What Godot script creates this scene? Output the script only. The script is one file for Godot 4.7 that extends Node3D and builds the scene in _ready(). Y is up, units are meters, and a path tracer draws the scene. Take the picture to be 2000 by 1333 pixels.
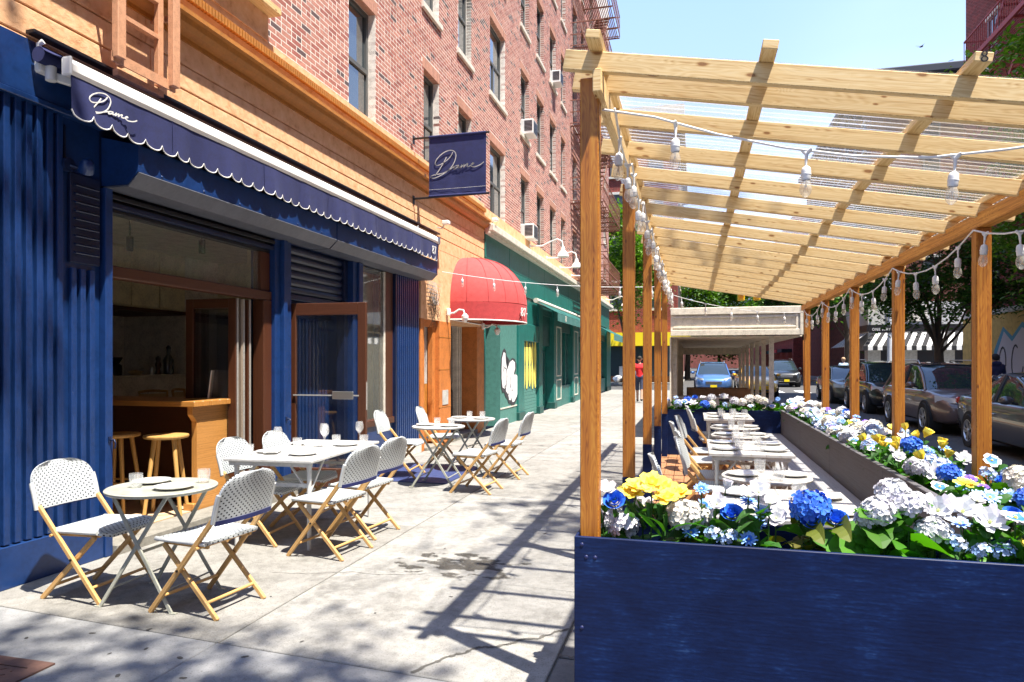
extends Node3D
# Street cafe: blue storefront with awning on the left, timber pergola with planters on the right.
const FX := -4.52        # facade plane
const BX := -4.56        # face of the brick wall
const DECK := 0.006      # floor of the pergola, flush with the sidewalk
var rng := RandomNumberGenerator.new()
var mats := {}
var texs := {}
var taken := {}


func _ready():
	rng.seed = 7
	set_camera()
	set_light()
	make_materials()
	build_ground()
	build_storefront()
	build_interior()
	build_brick_building()
	build_awnings()
	build_green_shop()
	build_pergola()
	build_furniture()
	build_flowers()
	build_string_lights()
	build_far_pergola()
	build_street()
	build_trees()
	build_people()
	build_details()


func set_camera():
	var cam := Camera3D.new()
	cam.name = "camera"
	cam.projection = Camera3D.PROJECTION_FRUSTUM
	cam.near = 0.05
	cam.far = 400.0
	cam.size = 0.05 * 2.0 * 666.5 / 1350.0
	cam.frustum_offset = Vector2(0, 0.05 * 40.5 / 1350.0)
	add_child(cam)
	cam.position = Vector3(0, 1.55, 0)
	cam.rotation.y = atan(356.0 / 1350.0)
	cam.current = true


func set_light():
	var env := Environment.new()
	env.background_mode = Environment.BG_SKY
	var sm := ProceduralSkyMaterial.new()
	sm.sky_top_color = Color(0.40, 0.51, 0.71)
	sm.sky_horizon_color = Color(0.60, 0.67, 0.76)
	sm.sky_curve = 0.24
	sm.ground_bottom_color = Color(0.42, 0.41, 0.4)
	sm.ground_horizon_color = Color(0.62, 0.64, 0.66)
	sm.sun_angle_max = 2.0
	sm.sky_cover = sky_clouds()
	sm.sky_cover_modulate = Color(0.5, 0.5, 0.5)
	sm.energy_multiplier = 1.0
	var sky := Sky.new()
	sky.sky_material = sm
	env.sky = sky
	env.background_energy_multiplier = 1.2
	env.tonemap_mode = Environment.TONE_MAPPER_LINEAR
	env.tonemap_exposure = 2.7
	env.sdfgi_enabled = true
	env.ssao_enabled = true
	env.ssil_enabled = true
	var we := WorldEnvironment.new()
	we.name = "world_environment"
	we.environment = env
	add_child(we)
	var sun := DirectionalLight3D.new()
	sun.name = "sun"
	sun.light_energy = 1.6
	sun.light_color = Color(1.0, 0.965, 0.91)
	sun.light_angular_distance = 0.7
	sun.shadow_enabled = true
	add_child(sun)
	sun.look_at_from_position(Vector3(0, 20, 0), Vector3(-0.355, 19.0, -0.21), Vector3(0, 0, 1))


func sky_clouds() -> ImageTexture:
	var w := 1024
	var h := 512
	var a := noise_bytes(11, 0.010, w, h, 5, 5, 1)
	var b := noise_bytes(12, 0.006, w, h, 3, 1, 1)
	var d := PackedByteArray()
	d.resize(w * h * 4)
	for i in w * h:
		var k: float = clampf((a[i] / 255.0 - 0.42) * 2.2, 0, 1) * clampf((b[i] / 255.0 - 0.3) * 2.5, 0, 1)
		d[i * 4] = 200
		d[i * 4 + 1] = 200
		d[i * 4 + 2] = 200
		d[i * 4 + 3] = int(k * 150)
	return ImageTexture.create_from_image(Image.create_from_data(w, h, false, Image.FORMAT_RGBA8, d))


# ---------------------------------------------------------------- mesh builder
class Mb:
	var v := PackedVector3Array()
	var n := PackedVector3Array()
	var t := PackedVector2Array()
	var c := PackedColorArray()
	var col := Color(1, 1, 1)
	var off := Vector2.ZERO
	var x := Transform3D.IDENTITY

	func put(p: Vector3, q: Vector3, uv: Vector2):
		v.append(x * p)
		n.append((x.basis * q).normalized())
		t.append(uv + off)
		c.append(col)

	func tri(a: Vector3, b: Vector3, d: Vector3, ua := Vector2.ZERO, ub := Vector2.RIGHT, ud := Vector2.ONE):
		var q := (b - a).cross(d - a)
		put(a, q, ua)
		put(d, q, ud)
		put(b, q, ub)

	func stri(a: Vector3, b: Vector3, d: Vector3, qa: Vector3, qb: Vector3, qd: Vector3, ua: Vector2, ub: Vector2, ud: Vector2):
		put(a, qa, ua)
		put(d, qd, ud)
		put(b, qb, ub)

	func quad(a: Vector3, b: Vector3, d: Vector3, e: Vector3, turn := false):
		var w := (b - a).length()
		var h := (e - a).length()
		var u := [Vector2(0, 0), Vector2(w, 0), Vector2(w, h), Vector2(0, h)]
		if turn:
			u = [Vector2(0, 0), Vector2(0, w), Vector2(h, w), Vector2(h, 0)]
		tri(a, b, d, u[0], u[1], u[2])
		tri(a, d, e, u[0], u[2], u[3])

	func box(p: Vector3, s: Vector3, bev := 0.0):
		var h := s * 0.5
		var l := 0
		if s.y > s.x and s.y >= s.z: l = 1
		elif s.z > s.x and s.z > s.y: l = 2
		for ax in 3:
			var i := (ax + 1) % 3
			var j := (ax + 2) % 3
			for sg in [-1.0, 1.0]:
				var o := Vector3.ZERO
				o[ax] = h[ax] * sg
				var du := Vector3.ZERO
				var dv := Vector3.ZERO
				du[i] = (h[i] - bev) * sg
				dv[j] = h[j] - bev
				quad(p + o - du - dv, p + o + du - dv, p + o + du + dv, p + o - du + dv, j == l)
		if bev <= 0.0:
			return
		for ax in 3:
			var i := (ax + 1) % 3
			var j := (ax + 2) % 3
			for si in [-1.0, 1.0]:
				for sj in [-1.0, 1.0]:
					var e := Vector3.ZERO
					e[ax] = (h[ax] - bev) * si * sj
					var a := Vector3.ZERO
					a[i] = h[i] * si
					a[j] = (h[j] - bev) * sj
					var b := Vector3.ZERO
					b[i] = (h[i] - bev) * si
					b[j] = h[j] * sj
					quad(p + a + e, p + b + e, p + b - e, p + a - e, false)
		for sx in [-1.0, 1.0]:
			for sy in [-1.0, 1.0]:
				for sz in [-1.0, 1.0]:
					var a := p + Vector3(h.x * sx, (h.y - bev) * sy, (h.z - bev) * sz)
					var b := p + Vector3((h.x - bev) * sx, h.y * sy, (h.z - bev) * sz)
					var d := p + Vector3((h.x - bev) * sx, (h.y - bev) * sy, h.z * sz)
					if sx * sy * sz > 0: tri(a, b, d)
					else: tri(a, d, b)

	func span(a: Vector3, b: Vector3, bev := 0.0):   # box between two corners
		box((a + b) * 0.5, (b - a).abs(), bev)

	func bar(a: Vector3, b: Vector3, w: float, h: float, up := Vector3.UP, bev := 0.0):
		var d := (b - a).normalized()
		var side := d.cross(up)
		if side.length() < 0.01: side = d.cross(Vector3.RIGHT)
		side = side.normalized()
		var u := side.cross(d).normalized()
		var keep := x
		x = x * Transform3D(Basis(side, u, -d), (a + b) * 0.5)
		box(Vector3.ZERO, Vector3(w, h, (b - a).length()), bev)
		x = keep

	func tube(pts: Array, r, seg := 8, caps := true):
		var k := pts.size()
		var rings := []
		var norms := []
		var lens := 0.0
		var ls := []
		var side := Vector3.ZERO
		for i in k:
			var p: Vector3 = pts[i]
			var d: Vector3 = ((pts[mini(i + 1, k - 1)] as Vector3) - (pts[maxi(i - 1, 0)] as Vector3)).normalized()
			if i == 0:
				side = d.cross(Vector3.UP)
				if side.length() < 0.05: side = d.cross(Vector3.RIGHT)
				side = side.normalized()
			else:
				side = (side - d * side.dot(d)).normalized()
				lens += (p - (pts[i - 1] as Vector3)).length()
			ls.append(lens)
			var u := d.cross(side)
			var rad: float = r[i] if r is Array else r
			var ring := []
			var nn := []
			for s in seg:
				var q: float = TAU * s / seg
				var dir: Vector3 = side * cos(q) + u * sin(q)
				ring.append(p + dir * rad)
				nn.append(dir)
			rings.append(ring)
			norms.append(nn)
		for i in k - 1:
			for s in seg:
				var s2 := (s + 1) % seg
				var rad: float = r[i] if r is Array else r
				var c0: float = TAU * rad * s / seg
				var c1: float = TAU * rad * (s + 1) / seg
				stri(rings[i][s], rings[i][s2], rings[i + 1][s2], norms[i][s], norms[i][s2], norms[i + 1][s2], Vector2(ls[i], c0), Vector2(ls[i], c1), Vector2(ls[i + 1], c1))
				stri(rings[i][s], rings[i + 1][s2], rings[i + 1][s], norms[i][s], norms[i + 1][s2], norms[i + 1][s], Vector2(ls[i], c0), Vector2(ls[i + 1], c1), Vector2(ls[i + 1], c0))
		if caps:
			for s in range(1, seg - 1):
				tri(rings[0][0], rings[0][s + 1], rings[0][s])
				tri(rings[k - 1][0], rings[k - 1][s], rings[k - 1][s + 1])

	func lathe(prof: Array, seg := 24, at := Vector3.ZERO):   # profile runs from the bottom up, x = radius
		var k := prof.size()
		var nr := []
		for i in k - 1:
			var d: Vector2 = (prof[i + 1] as Vector2) - (prof[i] as Vector2)
			nr.append(Vector2(d.y, -d.x).normalized())
		for i in k - 1:
			var n0: Vector2 = nr[i]
			var n1: Vector2 = nr[i]
			if i > 0 and n0.dot(nr[i - 1]) > 0.6: n0 = (n0 + nr[i - 1]).normalized()
			if i < k - 2 and n1.dot(nr[i + 1]) > 0.6: n1 = (n1 + nr[i + 1]).normalized()
			var a: Vector2 = prof[i]
			var b: Vector2 = prof[i + 1]
			for s in seg:
				var q0: float = TAU * s / seg
				var q1: float = TAU * (s + 1) / seg
				var e0 := Vector3(cos(q0), 0, -sin(q0))
				var e1 := Vector3(cos(q1), 0, -sin(q1))
				var Y := Vector3.UP
				var A: Vector3 = at + e0 * a.x + Y * a.y
				var B: Vector3 = at + e1 * a.x + Y * a.y
				var C: Vector3 = at + e1 * b.x + Y * b.y
				var D: Vector3 = at + e0 * b.x + Y * b.y
				var na: Vector3 = e0 * n0.x + Y * n0.y
				var nb: Vector3 = e1 * n0.x + Y * n0.y
				var nc: Vector3 = e1 * n1.x + Y * n1.y
				var nd: Vector3 = e0 * n1.x + Y * n1.y
				var ua := Vector2(A.x, A.z)
				if a.x > 0.0: stri(A, B, C, na, nb, nc, ua, Vector2(B.x, B.z), Vector2(C.x, C.z))
				if b.x > 0.0: stri(A, C, D, na, nc, nd, ua, Vector2(C.x, C.z), Vector2(D.x, D.z))

	func prism(poly: PackedVector2Array, depth: float):   # polygon in x/y, from z = 0 to z = depth
		var p := poly
		if Geometry2D.is_polygon_clockwise(p): p.reverse()
		var idx := Geometry2D.triangulate_polygon(p)
		for i in range(0, idx.size(), 3):
			var a := p[idx[i]]
			var b := p[idx[i + 1]]
			var d := p[idx[i + 2]]
			if (b - a).cross(d - a) < 0:
				var e := b
				b = d
				d = e
			tri(Vector3(a.x, a.y, depth), Vector3(b.x, b.y, depth), Vector3(d.x, d.y, depth), a, b, d)
			tri(Vector3(a.x, a.y, 0), Vector3(d.x, d.y, 0), Vector3(b.x, b.y, 0), a, d, b)
		for i in p.size():
			var a := p[i]
			var b := p[(i + 1) % p.size()]
			quad(Vector3(a.x, a.y, 0), Vector3(b.x, b.y, 0), Vector3(b.x, b.y, depth), Vector3(a.x, a.y, depth))

	func sheet(f: Callable, nu: int, nv: int, uvs := Vector2.ONE, thick := 0.0):   # f(u, v) in 0..1, front side along du x dv
		var P := []
		var N := []
		for j in nv + 1:
			for i in nu + 1:
				P.append(f.call(float(i) / nu, float(j) / nv))
		for j in nv + 1:
			for i in nu + 1:
				var du: Vector3 = P[j * (nu + 1) + mini(i + 1, nu)] - P[j * (nu + 1) + maxi(i - 1, 0)]
				var dv: Vector3 = P[mini(j + 1, nv) * (nu + 1) + i] - P[maxi(j - 1, 0) * (nu + 1) + i]
				var q := du.cross(dv)
				N.append(q.normalized() if q.length() > 1e-9 else Vector3.UP)
		for side in (2 if thick > 0.0 else 1):
			for j in nv:
				for i in nu:
					var k := [j * (nu + 1) + i, j * (nu + 1) + i + 1, (j + 1) * (nu + 1) + i + 1, (j + 1) * (nu + 1) + i]
					var u := [Vector2(i, j), Vector2(i + 1, j), Vector2(i + 1, j + 1), Vector2(i, j + 1)]
					for q in 4: u[q] = u[q] / Vector2(nu, nv) * uvs
					if side == 0:
						stri(P[k[0]], P[k[1]], P[k[2]], N[k[0]], N[k[1]], N[k[2]], u[0], u[1], u[2])
						stri(P[k[0]], P[k[2]], P[k[3]], N[k[0]], N[k[2]], N[k[3]], u[0], u[2], u[3])
					else:
						stri(P[k[0]] - N[k[0]] * thick, P[k[2]] - N[k[2]] * thick, P[k[1]] - N[k[1]] * thick, -N[k[0]], -N[k[2]], -N[k[1]], u[0], u[2], u[1])
						stri(P[k[0]] - N[k[0]] * thick, P[k[3]] - N[k[3]] * thick, P[k[2]] - N[k[2]] * thick, -N[k[0]], -N[k[3]], -N[k[2]], u[0], u[3], u[2])
		if thick > 0.0:
			var edge := []
			for i in nu: edge.append([i, i + 1])
			for j in nv: edge.append([j * (nu + 1) + nu, (j + 1) * (nu + 1) + nu])
			for i in nu: edge.append([nv * (nu + 1) + nu - i, nv * (nu + 1) + nu - i - 1])
			for j in nv: edge.append([(nv - j) * (nu + 1), (nv - j - 1) * (nu + 1)])
			for e in edge:
				quad(P[e[0]] - N[e[0]] * thick, P[e[1]] - N[e[1]] * thick, P[e[1]], P[e[0]])

	func shell(f: Callable, nu: int, nv: int, uvs: Vector2, by: Vector3):   # a sheet with a second face moved by a fixed offset, closed along the rim
		sheet(f, nu, nv, uvs)
		sheet(func(u, v): return f.call(1.0 - u, v) + by, nu, nv, uvs)
		for i in nu:
			var a := float(i) / nu
			var c := float(i + 1) / nu
			quad(f.call(a, 0.0) + by, f.call(c, 0.0) + by, f.call(c, 0.0), f.call(a, 0.0))
			quad(f.call(c, 1.0) + by, f.call(a, 1.0) + by, f.call(a, 1.0), f.call(c, 1.0))
		for j in nv:
			var a := float(j) / nv
			var c := float(j + 1) / nv
			quad(f.call(1.0, a) + by, f.call(1.0, c) + by, f.call(1.0, c), f.call(1.0, a))
			quad(f.call(0.0, c) + by, f.call(0.0, a) + by, f.call(0.0, a), f.call(0.0, c))

	func ribbon(pts: Array, w: float, nrm: Vector3, thick := 0.004):   # a painted or stitched stroke lying on a surface
		var k := pts.size()
		for i in k - 1:
			var a: Vector3 = pts[i]
			var b: Vector3 = pts[i + 1]
			var d := (b - a)
			if d.length() < 1e-5: continue
			d = d.normalized()
			bar(a - d * w * 0.3, b + d * w * 0.3, w, thick, nrm)

	func mesh() -> ArrayMesh:
		var arr := []
		arr.resize(Mesh.ARRAY_MAX)
		arr[Mesh.ARRAY_VERTEX] = v
		arr[Mesh.ARRAY_NORMAL] = n
		arr[Mesh.ARRAY_TEX_UV] = t
		arr[Mesh.ARRAY_COLOR] = c
		var am := ArrayMesh.new()
		am.add_surface_from_arrays(Mesh.PRIMITIVE_TRIANGLES, arr)
		return am


func mb(uvoff := true) -> Mb:
	var b := Mb.new()
	if uvoff: b.off = Vector2(rng.randf() * 3.0, rng.randf() * 3.0)
	return b


func numbered(called: String) -> String:
	if not taken.has(called):
		taken[called] = 0
		return called
	taken[called] += 1
	return "%s_%03d" % [called, taken[called]]


func inst(called: String, mesh: Mesh, m, parent = null) -> MeshInstance3D:
	var o := MeshInstance3D.new()
	o.mesh = mesh
	o.material_override = mat(m) if m is String else m
	if parent == null:
		o.name = numbered(called)
		add_child(o)
	else:
		o.name = called
		parent.add_child(o, true)
	return o


func obj(called: String, b: Mb, m, parent = null) -> MeshInstance3D:
	return inst(called, b.mesh(), m, parent)


func tag(o: Node, label: String, category: String, group := "") -> Node:
	o.set_meta("label", label)
	o.set_meta("category", category)
	if group != "": o.set_meta("group", group)
	return o


func structure(o: Node) -> Node:
	o.set_meta("kind", "structure")
	return o


func thing(called: String, label: String, category: String, at := Vector3.ZERO, turn := 0.0, group := "") -> Node3D:
	var o := Node3D.new()
	o.name = numbered(called)
	add_child(o)
	o.position = at
	o.rotation.y = turn
	tag(o, label, category, group)
	return o


func copy(src: Node3D, label: String, at: Vector3, turn := 0.0) -> Node3D:
	var base := String(src.name)
	if base.length() > 4 and base.substr(base.length() - 4, 1) == "_" and base.right(3).is_valid_int(): base = base.left(base.length() - 4)
	var o: Node3D = src.duplicate()
	o.name = numbered(base)
	add_child(o)
	o.position = at
	o.rotation.y = turn
	o.set_meta("label", label)
	return o


func one_box(called: String, a: Vector3, b: Vector3, m, parent = null, bev := 0.0) -> MeshInstance3D:
	var k := mb()
	k.span(a, b, bev)
	return obj(called, k, m, parent)


func lettering(called: String, words: String, size: float, depth: float, m, parent, xf: Transform3D, font_name := "Droid Sans", bold := false) -> MeshInstance3D:
	var tm := TextMesh.new()
	tm.text = words
	var f := SystemFont.new()
	f.font_names = PackedStringArray([font_name])
	if bold: f.font_weight = 700
	tm.font = f
	tm.font_size = 32
	tm.pixel_size = size / 32.0
	tm.depth = depth
	var o := inst(called, tm, m, parent)
	o.transform = xf
	return o


# ---------------------------------------------------------------- materials
func lin(r: float, g: float, b: float) -> Color:
	return Color(r, g, b).linear_to_srgb()


func noise_bytes(sd: int, freq: float, w: int, h: int, oct := 4, sx := 1, sy := 1) -> PackedByteArray:
	var f := FastNoiseLite.new()
	f.seed = sd
	f.frequency = freq
	f.noise_type = FastNoiseLite.TYPE_SIMPLEX_SMOOTH
	f.fractal_octaves = oct
	var im := f.get_seamless_image(maxi(w / sx, 8), maxi(h / sy, 8))
	im.convert(Image.FORMAT_L8)
	if sx > 1 or sy > 1: im.resize(w, h, Image.INTERPOLATE_CUBIC)
	return im.get_data()


func blend(parts: Array) -> PackedByteArray:   # [[bytes, weight], ...]
	var k: int = parts[0][0].size()
	var out := PackedByteArray()
	out.resize(k)
	if parts.size() == 2:
		var a: PackedByteArray = parts[0][0]
		var b: PackedByteArray = parts[1][0]
		var wa: float = parts[0][1]
		var wb: float = parts[1][1]
		for i in k: out[i] = clampi(int(a[i] * wa + b[i] * wb), 0, 255)
	else:
		var a: PackedByteArray = parts[0][0]
		var b: PackedByteArray = parts[1][0]
		var d: PackedByteArray = parts[2][0]
		var wa: float = parts[0][1]
		var wb: float = parts[1][1]
		var wd: float = parts[2][1]
		for i in k: out[i] = clampi(int(a[i] * wa + b[i] * wb + d[i] * wd), 0, 255)
	return out


func ramp(bytes: PackedByteArray, w: int, h: int, stops: Array) -> ImageTexture:   # stops: [position, linear colour]
	var lut := PackedByteArray()
	lut.resize(768)
	for i in 256:
		var p := i / 255.0
		var c: Color = stops[0][1]
		for s in stops.size() - 1:
			if p >= stops[s][0]:
				c = (stops[s][1] as Color).lerp(stops[s + 1][1], clampf((p - stops[s][0]) / (stops[s + 1][0] - stops[s][0]), 0, 1))
		c = c.linear_to_srgb()
		lut[i * 3] = int(c.r * 255)
		lut[i * 3 + 1] = int(c.g * 255)
		lut[i * 3 + 2] = int(c.b * 255)
	var d := PackedByteArray()
	d.resize(w * h * 3)
	for i in w * h:
		var k := bytes[i] * 3
		d[i * 3] = lut[k]
		d[i * 3 + 1] = lut[k + 1]
		d[i * 3 + 2] = lut[k + 2]
	return ImageTexture.create_from_image(Image.create_from_data(w, h, false, Image.FORMAT_RGB8, d))


func normal_tex(bytes: PackedByteArray, w: int, h: int, strength: float) -> ImageTexture:
	var im := Image.create_from_data(w, h, false, Image.FORMAT_L8, bytes)
	im.convert(Image.FORMAT_RGBA8)
	im.bump_map_to_normal_map(strength)
	return ImageTexture.create_from_image(im)


func wood_bytes(sd: int, knots: int, w := 1024, h := 512) -> PackedByteArray:
	var fine := noise_bytes(sd, 0.05, w, h, 4, 32, 1)
	var warp := noise_bytes(sd + 1, 0.012, w, h, 2, 6, 1)
	var kn := []
	var r := RandomNumberGenerator.new()
	r.seed = sd
	for i in knots: kn.append([r.randf() * w, r.randf() * h, r.randf_range(5, 13)])
	var out := PackedByteArray()
	out.resize(w * h)
	for y in h:
		for x in w:
			var i := y * w + x
			var k := sin(TAU * (y * 14.0 / h + warp[i] / 255.0 * 7.0))
			out[i] = clampi(int(fine[i] * 0.55 + 70 + k * 26.0), 40, 255)
	for q in kn:
		var R: float = q[2]
		for yy in range(-int(R * 1.6), int(R * 1.6)):
			for xx in range(-int(R * 3), int(R * 3)):
				var d := sqrt(pow(xx / (R * 1.5), 2) + pow(yy / R, 2))
				if d < 1.6:
					var i := posmod(int(q[1]) + yy, h) * w + posmod(int(q[0]) + xx, w)
					var s := clampf(1.6 - d, 0, 1)
					out[i] = int(lerpf(out[i], 12 + 22 * absf(sin(d * 9)), s if d > 0.75 else 1.0))
	return out


func make_materials():
	var w := 1024
	# concrete
	var n1 := noise_bytes(1, 0.006, w, w, 4)
	var n2 := noise_bytes(2, 0.25, w, w, 3)
	var n3 := noise_bytes(3, 0.03, w, w, 4)
	var con := blend([[n1, 0.36], [n2, 0.34], [n3, 0.3]])
	var r := RandomNumberGenerator.new()
	r.seed = 5
	for i in 16000:
		var p := r.randi() % (w * w)
		var val := 20 + r.randi() % 60
		for q in [0, 1, w]: con[(p + q) % (w * w)] = val
	for i in 4000: con[r.randi() % (w * w)] = 240
	texs.concrete = ramp(con, w, w, [[0.05, Color(0.08, 0.075, 0.07)], [0.28, Color(0.165, 0.162, 0.152)], [0.5, Color(0.245, 0.242, 0.230)], [0.72, Color(0.30, 0.297, 0.285)], [1.0, Color(0.42, 0.415, 0.40)]])
	texs.flag = ramp(con, w, w, [[0.05, Color(0.10, 0.10, 0.10)], [0.3, Color(0.19, 0.195, 0.20)], [0.5, Color(0.24, 0.246, 0.25)], [0.72, Color(0.285, 0.29, 0.295)], [1.0, Color(0.36, 0.36, 0.365)]])
	texs.concrete_n = normal_tex(blend([[n2, 0.6], [n3, 0.4]]), w, w, 2.0)
	texs.asphalt = ramp(blend([[n1, 0.25], [n2, 0.75]]), w, w, [[0.1, Color(0.04, 0.04, 0.04)], [0.6, Color(0.08, 0.08, 0.08)], [1.0, Color(0.16, 0.155, 0.15)]])
	# wood
	var h := 512
	var wd := wood_bytes(31, 9)
	texs.pine = ramp(wd, w, h, [[0.0, Color(0.14, 0.05, 0.01)], [0.2, Color(0.40, 0.20, 0.06)], [0.38, Color(0.62, 0.42, 0.18)], [0.6, Color(0.72, 0.53, 0.26)], [0.9, Color(0.78, 0.61, 0.34)]])
	var wc := wood_bytes(47, 5)
	texs.cedar = ramp(wc, w, h, [[0.0, Color(0.06, 0.013, 0.002)], [0.25, Color(0.20, 0.055, 0.005)], [0.42, Color(0.35, 0.115, 0.010)], [0.65, Color(0.44, 0.165, 0.016)], [0.9, Color(0.52, 0.23, 0.03)]])
	var wp := wood_bytes(53, 0)
	texs.grain = ramp(wp, w, h, [[0.1, Color(0.5, 0.45, 0.4)], [0.5, Color(0.85, 0.83, 0.8)], [0.9, Color(1, 1, 1)]])
	texs.grain_n = normal_tex(wp, w, h, 1.2)
	# painted plywood
	var s1 := noise_bytes(61, 0.16, w, w, 4, 12, 1)
	var s2 := noise_bytes(62, 0.007, w, w, 5)
	var s3 := noise_bytes(63, 0.2, w, w, 3, 3, 1)
	var ply := blend([[s1, 0.38], [s2, 0.38], [s3, 0.24]])
	texs.ply = ramp(ply, w, w, [[0.2, Color(0.003, 0.007, 0.035)], [0.48, Color(0.004, 0.012, 0.055)], [0.62, Color(0.005, 0.016, 0.073)], [0.74, Color(0.008, 0.028, 0.11)], [0.88, Color(0.04, 0.085, 0.21)]])
	texs.ply_n = normal_tex(s1, w, w, 1.0)
	# stucco
	var st := blend([[noise_bytes(71, 0.01, w, w, 4), 0.5], [n2, 0.2], [n3, 0.3]])
	texs.stucco = ramp(st, w, w, [[0.15, Color(0.52, 0.23, 0.09)], [0.40, Color(0.74, 0.42, 0.22)], [0.6, Color(0.80, 0.48, 0.265)], [0.9, Color(0.85, 0.57, 0.36)]])
	texs.stucco_n = normal_tex(blend([[n2, 0.35], [n3, 0.65]]), w, w, 4.0)
	# paint with wear, multiplies a paint colour
	texs.wear = ramp(blend([[n1, 0.45], [n3, 0.4], [n2, 0.15]]), w, w, [[0.2, Color(0.62, 0.62, 0.62)], [0.5, Color(0.86, 0.86, 0.86)], [0.8, Color(1, 1, 1)]])
	texs.fine_n = normal_tex(n2, w, w, 0.8)
	# woven plastic: white strands with navy dots
	var im := Image.create(64, 64, false, Image.FORMAT_RGB8)
	im.fill(Color(0.93, 0.94, 0.94))
	for y in 64:
		for x in 64:
			var q := 0.80 - 0.12 * absf(sin(x * PI / 8.0)) * absf(sin(y * PI / 8.0))
			im.set_pixel(x, y, Color(q * 0.95, q * 0.985, q))
	for p in [[0, 0], [16, 16], [32, 32], [48, 48], [32, 0], [48, 16], [0, 32], [16, 48]]:
		im.fill_rect(Rect2i(p[0] + 3, p[1] + 4, 10, 9), Color(0.04, 0.055, 0.13))
	texs.weave = ImageTexture.create_from_image(im)
	# damp and grimy patches: ragged blots of dark matter
	for kk in ["damp", "grime"]:
		var bl := noise_bytes(81 if kk == "damp" else 82, 0.02, 256, 256, 5)
		var sp := noise_bytes(83, 0.2, 256, 256, 2)
		var pd := PackedByteArray()
		pd.resize(256 * 256 * 4)
		for yy in 256:
			for xx in 256:
				var q := yy * 256 + xx
				var rad := Vector2(xx - 128, yy - 128).length() / 128.0
				var al := smoothstep(0.48, 0.62, bl[q] / 255.0 + 0.32 - rad * 0.62) * (0.55 + 0.45 * sp[q] / 255.0)
				pd[q * 4] = 62
				pd[q * 4 + 1] = 58
				pd[q * 4 + 2] = 52
				pd[q * 4 + 3] = int(al * (215 if kk == "damp" else 26))
		texs[kk] = ImageTexture.create_from_image(Image.create_from_data(256, 256, false, Image.FORMAT_RGBA8, pd))
	# far brickwork
	im = Image.create(256, 256, false, Image.FORMAT_RGB8)
	im.fill(Color(0.62, 0.55, 0.5))
	for row in 32:
		for k in range(-1, 10):
			var tone := r.randf_range(0.75, 1.1)
			im.fill_rect(Rect2i(k * 26 + (13 if row % 2 else 0), row * 8, 24, 7), Color(0.50 * tone, 0.24 * tone, 0.20 * tone))
	texs.far_brick = ImageTexture.create_from_image(im)


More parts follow.
